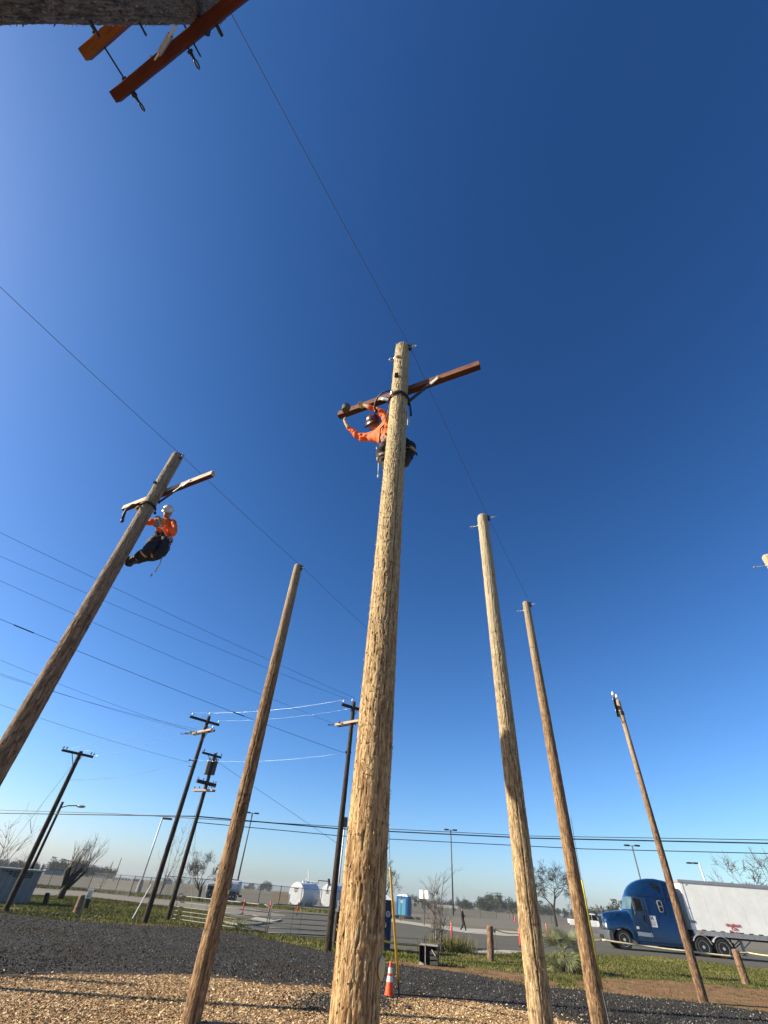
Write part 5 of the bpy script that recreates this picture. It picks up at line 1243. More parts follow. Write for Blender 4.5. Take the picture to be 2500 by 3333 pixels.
for s_, (px, py), sz, sx in (('student', (2391, 3010), .26, 1.25), ('On', (2396, 3022), .26, 1.25), ('Duty', (2398, 3035), .27, 1.25)):
    x, z = on_side(px, py); text_on(tr, s_, sz, (x, -.058, z - .10), (PI / 2, 0, 0), m_redp, sx=sx)
x, z = on_side(2258, 2999); text_on(tr, '5364', .22, (x, -.058, z - .08), (PI / 2, 0, 0), m_under)

# ------------------------------------------------------------------ generic far vehicles
m_vwhite = M('white_vehicle_paint', (.72, .72, .70), .35, 0, .08, 2, coat=.4); m_drab = M('dusty_white_paint', (.42, .42, .40), .5, 0, .25, 2)
m_olive = M('dull_dark_paint', (.06, .06, .05), .6, 0, .25, 2)
def pickup(label, base, rz, k, mt, kind='pickup', name='pickup_truck', L=5.4, cab0=1.5, cab1=3.2):
    p = G(*base) if not isinstance(base, Vector) else base; t = thing(name, label, kind, tuple(p), rz); b = MB()
    b.prism([(0, .5), (0, .95), (.15, 1.05), (cab0 - .1, 1.12), (cab1 + .05, 1.12), (L, 1.12), (L, .5)], -.92, .92, 'Y'); b.build('body', mt, t, bevel=.06)
    b = MB(); b.prism([(cab0 - .15, 1.08), (cab0 + .45, 1.78), (cab0 + .6, 1.82), (cab1 - .15, 1.82), (cab1, 1.7), (cab1 + .05, 1.08)], -.80, .80, 'Y'); b.build('cab', mt, t, bevel=.05)
    for s_ in (-1, 1):
        md = (cab0 + cab1) / 2 + .12
        for (a, c) in ((cab0 + .18, md - .06), (md + .04, cab1 - .12)):
            b = MB(); b.prism([(a, 1.16), (a + .22 if a < md - .2 else a, 1.70), (c, 1.70), (c, 1.16)], s_ * .80 - .01, s_ * .80 + .015 * s_ + .01, 'Y'); b.build('side_window', m_glass, t)
    b = MB(); b.prism([(cab0 - .17, 1.14), (cab0 + .38, 1.72), (cab0 + .42, 1.72), (cab0 - .1, 1.14)], -.72, .72, 'Y'); b.build('windscreen', m_glass, t)
    b = MB(); b.box((L - 1.0, 0, 1.14), (1.7, 1.5, .04)); b.build('load_bed', m_under, t)
    for x in (.95, L - 1.15):
        for s_ in (-1, 1): wheel(t, (x, s_ * .82, .38), .38, .24, face=s_)
    b = MB(); b.box((-.03, 0, .62), (.12, 1.8, .16)); b.box((L + .03, 0, .62), (.12, 1.8, .16)); b.build('bumper', m_bumper, t)
    for s_ in (-1, 1): b = MB(); b.box((-.01, s_ * .7, .86), (.06, .3, .16)); b.build('headlight', m_lamp, t)
    for o in t.children: pass
    t.scale = (k, k, k); return t
pk = G(1996, 3040); pk = pk * 1.0
pickup('white crew cab pickup parked beyond the nose of the blue tractor', Vector((pk.x, pk.y, pk.z)), R(166), 1.25, m_vwhite)
pickup('dusty white utility truck parked on the far lot beside the pedestrian', G(1425, 2962), R(-12), 1.55, m_drab, 'utility truck', 'utility_truck', 5.6, 1.2, 2.4)
# dark tractor-like machine between sign and utility truck
q = G(1392, 2959); t = thing('farm_tractor', 'dark open machine with big wheels behind the road sign', 'tractor', tuple(q), R(-8)); t.scale = (1.7, 1.7, 1.7)
b = MB(); b.box((0, 0, .8), (1.6, .7, .5)); b.box((-.9, 0, .75), (.8, .6, .4)); b.box((.4, 0, 1.2), (.5, .6, .4)); b.tube((.6, -.3, 1), (.6, -.3, 1.9), .04); b.tube((.6, .3, 1), (.6, .3, 1.9), .04); b.tube((-.6, 0, 1), (-.6, 0, 1.7), .04); b.build('body', m_olive, t, bevel=.04)
for x, r in ((.5, .62), (-1.0, .45)):
    for s_ in (-1, 1): wheel(t, (x, s_ * .6, r), r, .35, face=s_)
b = MB(); b.box((1.7, 0, .6), (1.2, .9, .3)); b.tube((1.0, 0, .55), (1.3, 0, .55), .05); b.build('towed_cart', m_olive, t); wheel(t, (1.9, -.55, .35), .35, .2); wheel(t, (1.9, .55, .35), .35, .2, face=1)
q = G(1347, 2950); t = thing('work_truck', 'grey truck partly hidden behind the light blue portable toilet', 'truck', tuple(q), R(-10)); t.scale = (1.6, 1.6, 1.6)
b = MB(); b.box((-1.2, 0, 1.2), (2.6, 1.9, 1.1)); b.box((.6, 0, 1.0), (1.0, 1.8, .9)); b.build('body', m_drab, t, bevel=.08)
b = MB(); b.box((.72, 0, 1.3), (.6, 1.82, .35)); b.build('window', m_glass, t)
for x in (-1.6, .5):
    for s_ in (-1, 1): wheel(t, (x, s_ * .85, .48), .48, .28, face=s_)
# white tanker truck on the field
q = G(690, 2930); q2 = G(765, 2936); tt = thing('tanker_truck', 'white tanker truck with dark cab windows parked behind the bare tree', 'tanker truck', tuple(q), 0)
Dk = hd(q2); dx = (q2 - q); ang = math.atan2(dx.y, dx.x); tt.rotation_euler = (0, 0, ang); L = dx.length
s_ = Dk / 115.0
b = MB(); r_ = .98 * s_; b.lathe([(0, L * .22), (r_ * .7, L * .23), (r_ * .97, L * .27), (r_, L * .33), (r_, L * 1.02), (r_ * .97, L * 1.08), (r_ * .7, L * 1.13), (0, L * 1.15)], 24, (0, 0, 2.15 * s_), 'X'); b.build('tank', m_vwhite, tt, True)
b = MB(); b.box((L * .65, 0, 3.17 * s_), (L * .6, .5, .14)); b.build('tank_walkway', m_rail, tt)
b = MB(); b.box((L * .66, -r_ - .0, 2.2 * s_), (.1, .02, .5)); b.box((L * .70, -r_ - .0, 2.2 * s_), (.1, .02, .5)); b.build('lettering', m_olive, tt)
b = MB(); b.prism([(-1.3, .9), (-1.3, 1.9), (-.2, 2.1), (-.05, 2.95), (1.3, 2.98), (1.35, .9)], -1.1, 1.1, 'Y'); b.build('cab', m_vwhite, tt, bevel=.08)
b = MB(); b.box((.62, -1.11, 2.5), (1.1, .03, .65)); b.prism([(-.24, 2.15), (-.10, 2.85), (-.05, 2.85), (-.15, 2.15)], -1.0, 1.0, 'Y'); b.box((-1.32, 0, 1.5), (.04, 1.2, .6)); b.box((-.6, -1.11, 1.45), (.9, .03, .5)); b.build('window', m_glass, tt)
b = MB(); b.box((L * .55, 0, .95), (L * 1.1, 1.0, .22)); b.box((L * 1.16, 0, .75), (.5, 1.6, .25)); b.build('chassis', m_under, tt)
for x in (-.5, L * .86, L * .72):
    for sg in (-1, 1): wheel(tt, (x, sg * .95, .6), .6, .4, face=sg)
# ------------------------------------------------------------------ cone
m_cone = M('orange_cone_rubber', (.80, .09, .018), .55, 0, .1, 6); m_cwhite = M('reflective_white', (.72, .71, .70), .5, 0, .1, 8); m_cbase = M('black_cone_base', (.02, .02, .02), .7)
q = G(1266, 3257); t = thing('traffic_cone', 'tall orange traffic cone with two white bands standing on the gravel', 'traffic cone', tuple(q))
hc = AT(1266, 3129, hd(q)).z - .05
def cr(z): return .018 + (.118 - .018) * (1 - z / hc)
def band(a, b_, e=0): return [(cr(a) + e, a), (cr(b_) + e, b_)]
o = MB(); o.lathe([(.13, .03), (cr(.04), .04), (cr(hc * .97), hc * .97), (.014, hc), (0, hc)], 24); o.build('cone_body', m_cone, t, 'auto')
for a, b_ in ((.42, .58), (.66, .82)):
    o = MB(); o.lathe([(cr(hc * a) - .004, hc * a)] + band(hc * a, hc * b_, .003) + [(cr(hc * b_) - .004, hc * b_)], 24); o.build('reflective_band', m_cwhite, t, 'auto')
o = MB(); o.box((0, 0, .018), (.36, .36, .036)); o.build('base', m_cbase, t, bevel=.012); t.rotation_euler = (R(1), 0, R(25))
t.location.z += .055
# ------------------------------------------------------------------ overturned black box
q = G(1397, 3143); D = hd(q); t = thing('black_box', 'battered black open box with a pale rim lying on its side on the grass', 'box', tuple(q), R(-12))
m_box = M('black_battered_board', (.02, .02, .02), .7, 0, .4, 8); m_rimw = M('weathered_grey_rim', (.33, .31, .27), .7, 0, .3, 12)
wv = hd(q) * R(abs(1.62)); H_ = .58
for c, d, mt, nm in (((0, .26, H_ / 2), (.72, .03, H_), m_box, 'back_board'), ((0, 0, H_ - .02), (.74, .55, .035), m_rimw, 'top_board'), ((0, 0, .02), (.72, .55, .03), m_box, 'bottom_board'), ((-.35, 0, H_ / 2), (.03, .55, H_), m_box, 'side_board'), ((.35, -.0, H_ / 2), (.03, .55, H_), m_box, 'side_board')):
    o = MB(); o.box(c, d); o.build(nm, mt, t, bevel=.006)
o = MB(); o.box((-.13, -.28, H_ / 2 - .02), (.035, .03, H_ + .06)); o.build('pale_post', m_rimw, t)
o = MB()
for k in range(3): o.box((.20, -.27, .10 + .14 * k), (.30, .02, .10), Matrix.Rotation(R(-6), 3, 'Y'))
o.build('slat', M('dull_slat', (.085, .08, .07), .7, 0, .3, 12), t)
o = MB(); o.beam((.12, -.29, .46), (.26, -.30, .30), .02, .03); o.box((-.30, -.3, .05), (.12, .05, .09), Matrix.Rotation(.4, 3, 'Y')); o.box((-.22, -.3, .04), (.06, .04, .06), Matrix.Rotation(-.5, 3, 'Y')); o.build('torn_scrap', M('pale_scrap', (.5, .47, .42), .8), t)

# ------------------------------------------------------------------ stub posts and yellow rope
def post(label, base, top, r0, r1, mt, seed, nm='wooden_post', grp=None, lean=None):
    p = G(*base); D = hd(p); tp = AT(top[0], top[1], D) - p; t = thing(nm, label, 'post', tuple(p), 0, grp)
    o = shaft(t, -.1, tp.z, r0, r1, mt, seed, nth=40, dz=.03, rough=.9, slivers=80, checks=6, whorls=3, lean=(tp.x / tp.z, tp.y / tp.z)); return t, p, p + tp
ps1 = post('stub post of weathered wood near the middle, right of the leafless bush', (1598, 3130), (1594, 3013), .155, .145, w_stub, 61)
ps2 = post('leaning stub post in front of the white trailer at the right', (2431, 3207), (2392, 3090), .15, .14, w_stub, 62)
m_ropey = M('faded_yellow_rope', (.60, .49, .24), .7, 0, .25, 30); m_ropew = M('pale_yellow_strap', (.66, .56, .36), .6, 0, .2, 12); m_ropeb = M('orange_yellow_rope', (.66, .46, .10), .6, 0, .2, 30)
D1_, D2_ = hd(ps1[1]), hd(ps2[1])
pa = AT(1608, 3024, D1_); pb_ = AT(1682, 3038, D1_ + .5)
wire('barrier_rope', 'yellow rope tied to the middle stub post and running right behind the pale pole', [pa, pb_, AT(1830, 3050, D1_ + 1.6), AT(1960, 3060, 30.5)], .022, m_ropey, None, .05, cat='rope')
wire('barrier_strap', 'pale yellow strap stretched in front of the blue tractor wheels', [AT(1960, 3059, 30.5), AT(2140, 3085, 31.2), AT(2240, 3096, 31.5), AT(2385, 3113, 32.2)], .036, m_ropew, None, .01, cat='rope')
wire('barrier_strap', 'pale yellow strap running right from the leaning stub post', [AT(2392, 3100, D2_ + .2), AT(2435, 3101, D2_ + .6), AT(2500, 3111, D2_ + .5), AT(2560, 3120, D2_)], .030, m_ropew, None, .01, cat='rope')
pa = AT(1238, 3062, 27.5); pb_ = AT(1425, 3073, 31.0)
wire('barrier_rope', 'bright yellow rope between the dark blue toilet and the leafless bush', [pa, AT(1300, 3073, 28.5), AT(1370, 3078, 29.8), pb_], .038, m_ropeb, None, .0, cat='rope')
t = thing('steel_rod', 'thin rusty rod standing right of the middle stub post', 'rod', tuple(G(1618, 3100))); o = MB(); hh = AT(1612, 3028, hd(G(1618, 3100))).z - G(1618, 3100).z; o.tube((0, 0, 0), (-.05, 0, hh), .018); o.box((-.05, 0, hh - .03), (.12, .04, .10)); o.build('rod', M('rusty_rod', (.12, .08, .05), .8), t)
# left posts and small sign
pl1 = post('leaning dark stub post just right of the grey shed', (146, 2946), (157, 2906), .16, .15, w_dark, 63)
pl2 = post('leaning stub post with a sunlit left side at the gravel edge', (248, 2974), (270, 2913), .21, .19, w_grey, 64)
pl3 = post('dark stub post half hidden behind the small white sign', (276, 2960), (290, 2917), .18, .17, w_dark, 65)
p = G(254, 2984); D = hd(p); t = thing('small_sign', 'small white notice board on a grey stake at the left gravel edge', 'sign', tuple(p)); tp = AT(286, 2912, D) - p
o = MB(); o.beam((0, 0, -.1), tp, .09, .03); o.build('stake', M('grey_stake', (.22, .21, .19), .8, 0, .3, 14), t)
o = MB(); o.box(tp + Vector((.08, 0, .05)), (.34, .02, .42)); bd = o.build('board', M('white_notice', (.62, .61, .56), .6, 0, .2, 14), t)
o = MB()
for k in range(5): o.box(tp + Vector((.08, -.013, .17 - k * .06)), (.24 - .03 * (k % 3), .006, .016))
o.build('printing', m_under, bd)
# broken rocks heap
t = thing('rock_pile', 'small heap of broken grey stones at the foot of the left stakes', 'rocks', tuple(G(235, 2984)))
o = MB(); rr = random.Random(3)
for k in range(26): o.ball((rr.uniform(-1.3, 1.5), rr.uniform(-.4, .4), rr.uniform(0, .08)), rr.uniform(.04, .10), (rr.uniform(.7, 1.3), rr.uniform(.6, 1), rr.uniform(.4, .8)), 6, 4)
o.build('stones', M('grey_stone', (.10, .095, .085), .9, 0, .3, 8), t)
# ------------------------------------------------------------------ red delineator posts
m_red = M('red_plastic', (.56, .018, .02), .5, 0, .12, 6)
def delineator(label, base, top):
    p = G(*base); D = hd(p); h = AT(top[0], top[1], D).z - p.z; t = thing('delineator_post', label, 'road marker post', tuple(p), 0, 'red marker posts along the road')
    o = MB(); o.lathe([(.055, .0), (.055, h * .98), (.045, h), (0, h)], 12); o.build('tube', m_red, t, 'auto')
    o = MB(); o.lathe([(.19, 0), (.18, .03), (.08, .06), (.055, .10)], 14); o.build('base', m_cbase, t)
    for a in (.72, .86):
        o = MB(); o.lathe([(.054, h * a), (.057, h * a), (.057, h * (a + .06)), (.054, h * (a + .06))], 12); o.build('reflective_band', M('faded_band', (.62, .30, .28), .5), t)
delineator('red marker post left of the walking person', (1471, 3059), (1469, 3000))
delineator('red marker post peeping out left of the pale pole', (1695, 3084), (1690, 3020))
delineator('red marker post left of the fan palm', (1785, 3061), (1781, 3005))
delineator('red marker post behind the left farm gate, left of the pair of gate ends', (788, 2975), (794, 2926))
delineator('red marker post right behind the meeting ends of the two gates', (874, 2981), (881, 2932))
delineator('red marker post behind the right farm gate', (965, 2979), (973, 2937))
# small far cones / posts
q = G(1677, 2998); t = thing('traffic_cone', 'tiny far red cone beside the fence gate', 'traffic cone', tuple(q)); o = MB(); o.lathe([(.42, 0), (.42, .06), (.24, .06), (.06, .95), (0, .95)], 12); o.build('cone_body', m_red, t)
# ------------------------------------------------------------------ farm gates
m_gate = M('grey_galvanised_tube', (.20, .20, .19), .55, .5, .3, 10); m_gate2 = M('sunlit_pale_tube', (.40, .37, .33), .55, .3, .3, 10)
def gate(label, pl, pr, htop, rails=6, left_open=False, tilt=0):
    pl = Vector(pl); pr = Vector(pr); t = thing('farm_gate', label, 'gate', tuple(pl), 0, None); d = pr - pl; L = d.length; ux = d.normalized(); H_ = htop; r = .024
    P = lambda s_, z: ux * (s_ * L) + Vector((0, 0, z))
    c = .22
    fr_ = [P(0, .06)] + [P(0, H_ - c)] + [P(c / L * (1 - math.cos(a)), H_ - c + c * math.sin(a)) for a in (.5, 1.0, 1.57)] + [P(1 - c / L * (1 - math.cos(a)), H_ - c + c * math.sin(a)) for a in (1.57, 1.0, .5)] + [P(1, H_ - c), P(1, .06)]
    o = MB(); o.path(fr_, r, 8); o.path([P(0, .08), P(1, .08)], r, 8); o.build('frame', m_gate, t, True)
    o = MB(); hs_ = [.08 + (H_ - .08) * f for f in (.17, .34, .52, .72)]
    for h in hs_: o.path([P(0, h), P(1, h)], r * .8, 6)
    o.build('rails', m_gate, t, True)
    o = MB()
    for s_ in (.36, .5) if L > 3.5 else (.35,): o.beam(P(s_, .08), P(s_, H_), .035, .02)
    o.build('uprights', m_gate, t)
    return t
ga0, ga1, gb0, gb1 = G(560, 2996), G(862, 3040), G(868, 3042), G(1072, 3052)
zg = hd(ga1)
gate('galvanised farm gate left of centre, swung behind the brown pole', (ga0.x, ga0.y, .02), (ga1.x, ga1.y, .02), AT(872, 2948, hd(ga1)).z)
gate('galvanised farm gate hinged at the dark line pole by the centre', (gb0.x, gb0.y, .02), (gb1.x, gb1.y, .02), AT(884, 2943, hd(gb0)).z)
# ------------------------------------------------------------------ chain-link fences
def mesh_mat(name, c, k):
    s = NT(name); v = s.coord((1, 1, 1), 'UV'); w1 = s.n('TexWave'); w1.inputs['Scale'].default_value = k; w1.bands_direction = 'DIAGONAL'; s.l(v, w1.inputs[0])
    mp = s.n('Mapping'); mp.inputs['Scale'].default_value = (-1, 1, 1); s.l(v, mp.inputs[0]); w2 = s.n('TexWave'); w2.inputs['Scale'].default_value = k; w2.bands_direction = 'DIAGONAL'; s.l(mp.outputs[0], w2.inputs[0])
    mx = s.math('MAXIMUM', w1.outputs['Fac'], w2.outputs['Fac']); th = s.math('GREATER_THAN', mx, .975)
    s.l(th, s.b.inputs['Alpha']); return s.done(c, .5, .4)
m_link = mesh_mat('chain_link_wire', (.12, .12, .12), 9.0); m_fpost = M('dull_fence_post', (.085, .08, .075), .7, .2, .3, 10); m_fpost2 = M('rusty_fence_post', (.11, .085, .065), .8, .1, .3, 10)
def chain_fence(label, pts, h, pr=.035, lean=0.0, posts=True, mt=m_fpost):
    """pts = list of ground points at the posts"""
    p0 = pts[0]; t = thing('chain_link_fence', label, 'fence', tuple(p0))
    loc = [p - p0 for p in pts]
    for p in loc:
        o = MB(); o.tube(p, p + Vector((0, 0, h * 1.04)), pr, n=6); o.build('post', mt, t)
    o = MB()
    for a, b_ in zip(loc[:-1], loc[1:]): o.tube(a + Vector((0, 0, h)), b_ + Vector((0, 0, h)), pr * .55, n=5)
    o.build('top_rail', mt, t)
    V = []; F = []; UVs = []; s_ = 0
    for a, b_ in zip(loc[:-1], loc[1:]):
        L = (b_ - a).length; b0 = len(V); V += [a + Vector((0, 0, .05)), b_ + Vector((0, 0, .05)), b_ + Vector((0, 0, h)), a + Vector((0, 0, h))]; F.append((b0, b0 + 1, b0 + 2, b0 + 3)); UVs += [(s_, 0), (s_ + L, 0), (s_ + L, h), (s_, h)]; s_ += L
    me = bpy.data.meshes.new('wire_mesh'); me.from_pydata(V, [], F); uv = me.uv_layers.new(name='uv')
    for i, u_ in enumerate(UVs): uv.data[i].uv = u_
    me.materials.append(m_link); o = bpy.data.objects.new('wire_mesh', me); col.objects.link(o); o.parent = t
    return t
def pts_px(L_, n=1):
    out = []
    for a, b_ in zip(L_[:-1], L_[1:]):
        for k in range(n): out.append(G(a[0] + (b_[0] - a[0]) * k / n, a[1] + (b_[1] - a[1]) * k / n))
    out.append(G(*L_[-1])); return out
chain_fence('chain-link fence on leaning dark posts behind the left trees', pts_px([(60, 2890), (151, 2893), (282, 2903), (371, 2912), (418, 2919), (472, 2924), (517, 2927)]), 2.0, .05)
chain_fence('chain-link fence across the field between the tanker truck and the tanks', pts_px([(517, 2927), (640, 2936), (700, 2941), (763, 2945), (838, 2949), (905, 2953)]), 2.3, .055)
chain_fence('chain-link fence enclosing the white storage tanks', pts_px([(905, 2953), (975, 2958), (1040, 2964), (1100, 2969), (1165, 2974)]), 2.3, .055)
chain_fence('long chain-link fence on the far side of the road behind the pedestrian', pts_px([(1340, 2975), (1385, 2978), (1440, 2981), (1500, 2984), (1564, 2988), (1617, 2992), (1660, 2996)]), 2.0, .055)
chain_fence('far chain-link fence between the pale pole and the blue tractor', pts_px([(1672, 2997), (1735, 3003), (1797, 3008), (1870, 3014), (1940, 3020), (2020, 3026)]), 2.3, .06)
# pale vertical posts of the tank yard fence
t = thing('tank_yard_railing', 'row of thin pale posts standing in front of the white tanks', 'railing', tuple(G(940, 2941)))
o = MB(); g0 = G(940, 2941)
for (x, y, tp) in ((941, 2943, 2904), (998, 2945, 2908), (1028, 2944, 2905), (1056, 2950, 2912), (1100, 2954, 2915)):
    p = G(x, y); h = AT(x + 3, tp, hd(p)).z - p.z; o.tube(p - g0, p - g0 + Vector((0, 0, h)), .10, n=6)
o.build('pale_posts', M('cream_post_paint', (.55, .50, .42), .7), t)
# bundle of upright yellow boards left of tanks
g0 = G(880, 2939); t = thing('board_fence', 'short screen of upright yellow wooden boards left of the tanks', 'board fence', tuple(g0)); o = MB()
for k in range(9):
    p = G(888 + k * 5.4, 2939.5 + k * .5); h = AT(892 + k * 5.4, 2901 + k * .4, hd(p)).z - p.z; d_ = p - g0; o.box(d_ + Vector((0, 0, h / 2)), (.17, .08, h))
o.build('boards', timber('yellow_board', (.58, .42, .22), (.36, .24, .12)), t)

# ------------------------------------------------------------------ white storage tanks
m_tank = M('white_tank_paint', (.58, .60, .62), .4, 0, .12, .6, coat=.2); m_dirt = M('stained_tank_side', (.42, .42, .41), .6, 0, .5, .5)
def tank(label, c0, rpx, top, bot, axis_az, L):
    p = G(*bot); D = hd(p); H_ = AT(top[0], top[1], D).z; r = H_ / 2
    t = thing('storage_tank', label, 'tank', (p.x, p.y, 0), R(90 - axis_az), 'white storage tanks beyond the gates')
    o = MB(); o.lathe([(0, .0), (r * .96, .02), (r, .12), (r, L - .1), (r * .96, L), (0, L + .02)], 36, (0, 0, r + .0), 'X'); o.build('shell', m_tank, t, 'auto')
    o = MB()
    for s_ in (L * .2, L * .75): o.box((s_, 0, r * .28), (.5, r * 1.5, r * .5))
    o.build('saddle', m_dirt, t)
    o = MB()
    for k in range(3): o.box((-.03, 0.1, r * 1.42 - k * .22), (.01, .9 - .15 * k, .09))
    o.build('marking', m_under, t)
    o = MB(); o.tube((L * .5, 0, 2 * r - .05), (L * .5, 0, 2 * r + .45), .08); o.ball((L * .5, 0, 2 * r + .5), .16, (1, 1, 1), 8, 6); o.tube((L * .8, 0, 2 * r - .05), (L * .8, 0, 2 * r + .3), .12); o.build('vent_pipe', m_tank, t)
    return t, p, D, H_
t1_, pt, Dt, Ht = tank('large white storage tank, the left one of the pair', None, None, (958, 2869), (958, 2946), 25, 6.5)
o = MB()
q = Matrix.Rotation(-R(90 - 25), 4, 'Z')
pp = lambda x, y, D: q @ (AT(x, y, D) - Vector((pt.x, pt.y, 0)))
o.path([pp(1003, 2905, Dt + 6), pp(1003, 2872, Dt + 6), pp(1005, 2831, Dt + 6)], .10, 6); o.build('tall_vent', m_vwhite, t1_)
o = MB(); o.path([pp(1010, 2870, Dt + 5), pp(1030, 2873, Dt + 5), pp(1030, 2945, Dt + 5)], .22, 6); o.path([pp(1010, 2872, Dt + 5), pp(985, 2870, Dt + 3)], .15, 6); o.build('pipework', m_vwhite, t1_)
t2_, pt2, Dt2, Ht2 = tank('large white storage tank partly hidden by the centre pole', None, None, (1062, 2876), (1062, 2952), 25, 6.5)
o = MB(); q = Matrix.Rotation(-R(90 - 25), 4, 'Z'); pp = lambda x, y, D: q @ (AT(x, y, D) - Vector((pt2.x, pt2.y, 0)))
o.path([pp(1036, 2875, Dt2), pp(1036, 2866, Dt2), pp(1075, 2869, Dt2)], .08, 6); o.path([pp(1072, 2880, Dt2), pp(1070, 2860, Dt2)], .25, 6); o.build('pipework', m_under, t2_)

# ------------------------------------------------------------------ portable toilets
def toilet(label, bl, br, top, c1, c2, roofc, yaw, emblem=False, wk=.8):
    p = (G(*bl) + G(*br)) / 2; D = hd(p); wd = (AT(br[0], br[1], D) - AT(bl[0], bl[1], D)).length * wk; H_ = AT(top[0], top[1], D).z - p.z
    t = thing('portable_toilet', label, 'portable toilet', tuple(p), yaw); hh = H_ * .88
    mt = M('toilet_wall_' + ('dark' if emblem else 'light'), c1, .45, 0, .12, 3); md = M('toilet_door_' + ('dark' if emblem else 'light'), c2, .45, 0, .12, 3); w2 = wd / 2
    o = MB(); o.box((0, 0, .07), (wd * 1.04, wd * 1.04, .14)); o.build('base', m_bumper, t)
    o = MB(); o.box((0, 0, hh / 2 + .06), (wd, wd, hh - .12)); o.build('walls', mt, t, bevel=.04)
    o = MB()
    for k in range(4):
        x = -w2 * .8 + k * wd * .27
        for yy in (-w2 - .012, w2 + .012): o.box((x, yy, hh * .5), (.06, .03, hh * .8))
        for xx in (-w2 - .012, w2 + .012): o.box((xx, x, hh * .5), (.03, .06, hh * .8))
    o.build('wall_ribs', mt, t, bevel=.008)
    o = MB(); o.box((0, -w2 - .03, hh * .48), (wd * .66, .03, hh * .8)); dd_ = o.build('door', md, t, bevel=.01)
    o = MB(); o.box((wd * .25, -w2 - .055, hh * .5), (.05, .03, .16)); o.build('latch', m_chrome, dd_)
    o = MB(); o.box((-wd * .05, -w2 - .052, hh * .74), (.30, .01, .34)); o.build('sticker', m_cwhite, dd_)
    o = MB(); e = w2 * 1.06; o.add([(-e, -e, hh), (e, -e, hh), (e, e, hh), (-e, e, hh), (-e * .62, -e * .62, H_ * .96), (e * .62, -e * .62, H_ * .96), (e * .62, e * .62, H_ * .96), (-e * .62, e * .62, H_ * .96), (0, 0, H_)],
        [(0, 1, 5, 4), (1, 2, 6, 5), (2, 3, 7, 6), (3, 0, 4, 7), (4, 5, 8), (5, 6, 8), (6, 7, 8), (7, 4, 8), (3, 2, 1, 0)]); o.build('roof', roofc, t, bevel=.01)
    o = MB(); o.tube((w2 * .5, w2 * .5, H_ * .9), (w2 * .5, w2 * .5, H_ * 1.04), .05); o.build('vent_pipe', m_bumper, t)
    return t, wd, hh
m_roofw = M('translucent_white_roof', (.62, .66, .72), .4, 0, .1, 2)
t_a, wa, ha = toilet('dark navy portable toilet just right of the centre pole', (1178, 3088), (1272, 3098), (1240, 2906), (.012, .028, .075), (.014, .032, .085), m_roofw, R(8), True)
o = MB(); o.lathe([(0, 0), (.10, 0), (.11, .008), (0, .010)], 20, (0, 0, 0)); q = o.build('round_emblem', m_cwhite, t_a); q.rotation_euler = (PI / 2, 0, 0); q.location = (wa * .34, -wa / 2 - .05, ha * .72)
o = MB(); o.lathe([(.055, 0), (.07, .004), (.085, 0)], 20); o.box((0, .0, .003), (.05, .05, .004)); q2 = o.build('emblem_ring', m_rail, t_a); q2.rotation_euler = (PI / 2, 0, 0); q2.location = (wa * .34, -wa / 2 - .062, ha * .72)
toilet('light blue portable toilet with a white roof across the road', (1288, 2985), (1337, 2983), (1310, 2909), (.02, .10, .28), (.07, .28, .42), m_roofw, R(-24))
o = MB(); p = G(1312, 2990); t = thing('loose_pallet', 'grey rubble and pallet under the light blue toilet', 'pallet', tuple(p))
rr = random.Random(9)
for k in range(14): o.box((rr.uniform(-2.2, 2.6), rr.uniform(-.5, .8), .15), (rr.uniform(.4, 1.2), .4, .3), Matrix.Rotation(rr.uniform(-.3, .3), 3, 'Z'))
o.build('boards', M('grey_rubble', (.16, .15, .13), .9, 0, .4, 5), t)

# ------------------------------------------------------------------ road sign (seen from behind)
p = G(1381, 3012); D = hd(p); t = thing('road_sign', 'square white sign on a thin post across the road', 'sign', tuple(p), R(-42)); h = AT(1383, 2897, D).z - p.z
k = D / 2200
o = MB(); o.tube((0, 0, 0), (0, 0, h), .055, n=6); o.build('post', m_fpost, t)
ws_ = (AT(1396, 2909, D) - AT(1370, 2909, D)).length
o = MB(); o.box((-ws_ * .02, -.07, h - .38), (ws_ * 1.35, .03, .74)); o.build('sign_board', M('pale_sign_board', (.70, .70, .69), .5), t)
o = MB(); o.box((0, -.10, h - .38), (.10, .04, .78)); o.build('bracket', m_under, t)
p = G(1304, 2998); D = hd(p); t = thing('sign_post', 'bare thin post in front of the light blue toilet', 'post', tuple(p)); h = AT(1308, 2915, D).z - p.z; o = MB(); o.tube((0, 0, 0), (0, 0, h), .05, n=6); o.build('post', m_fpost, t)

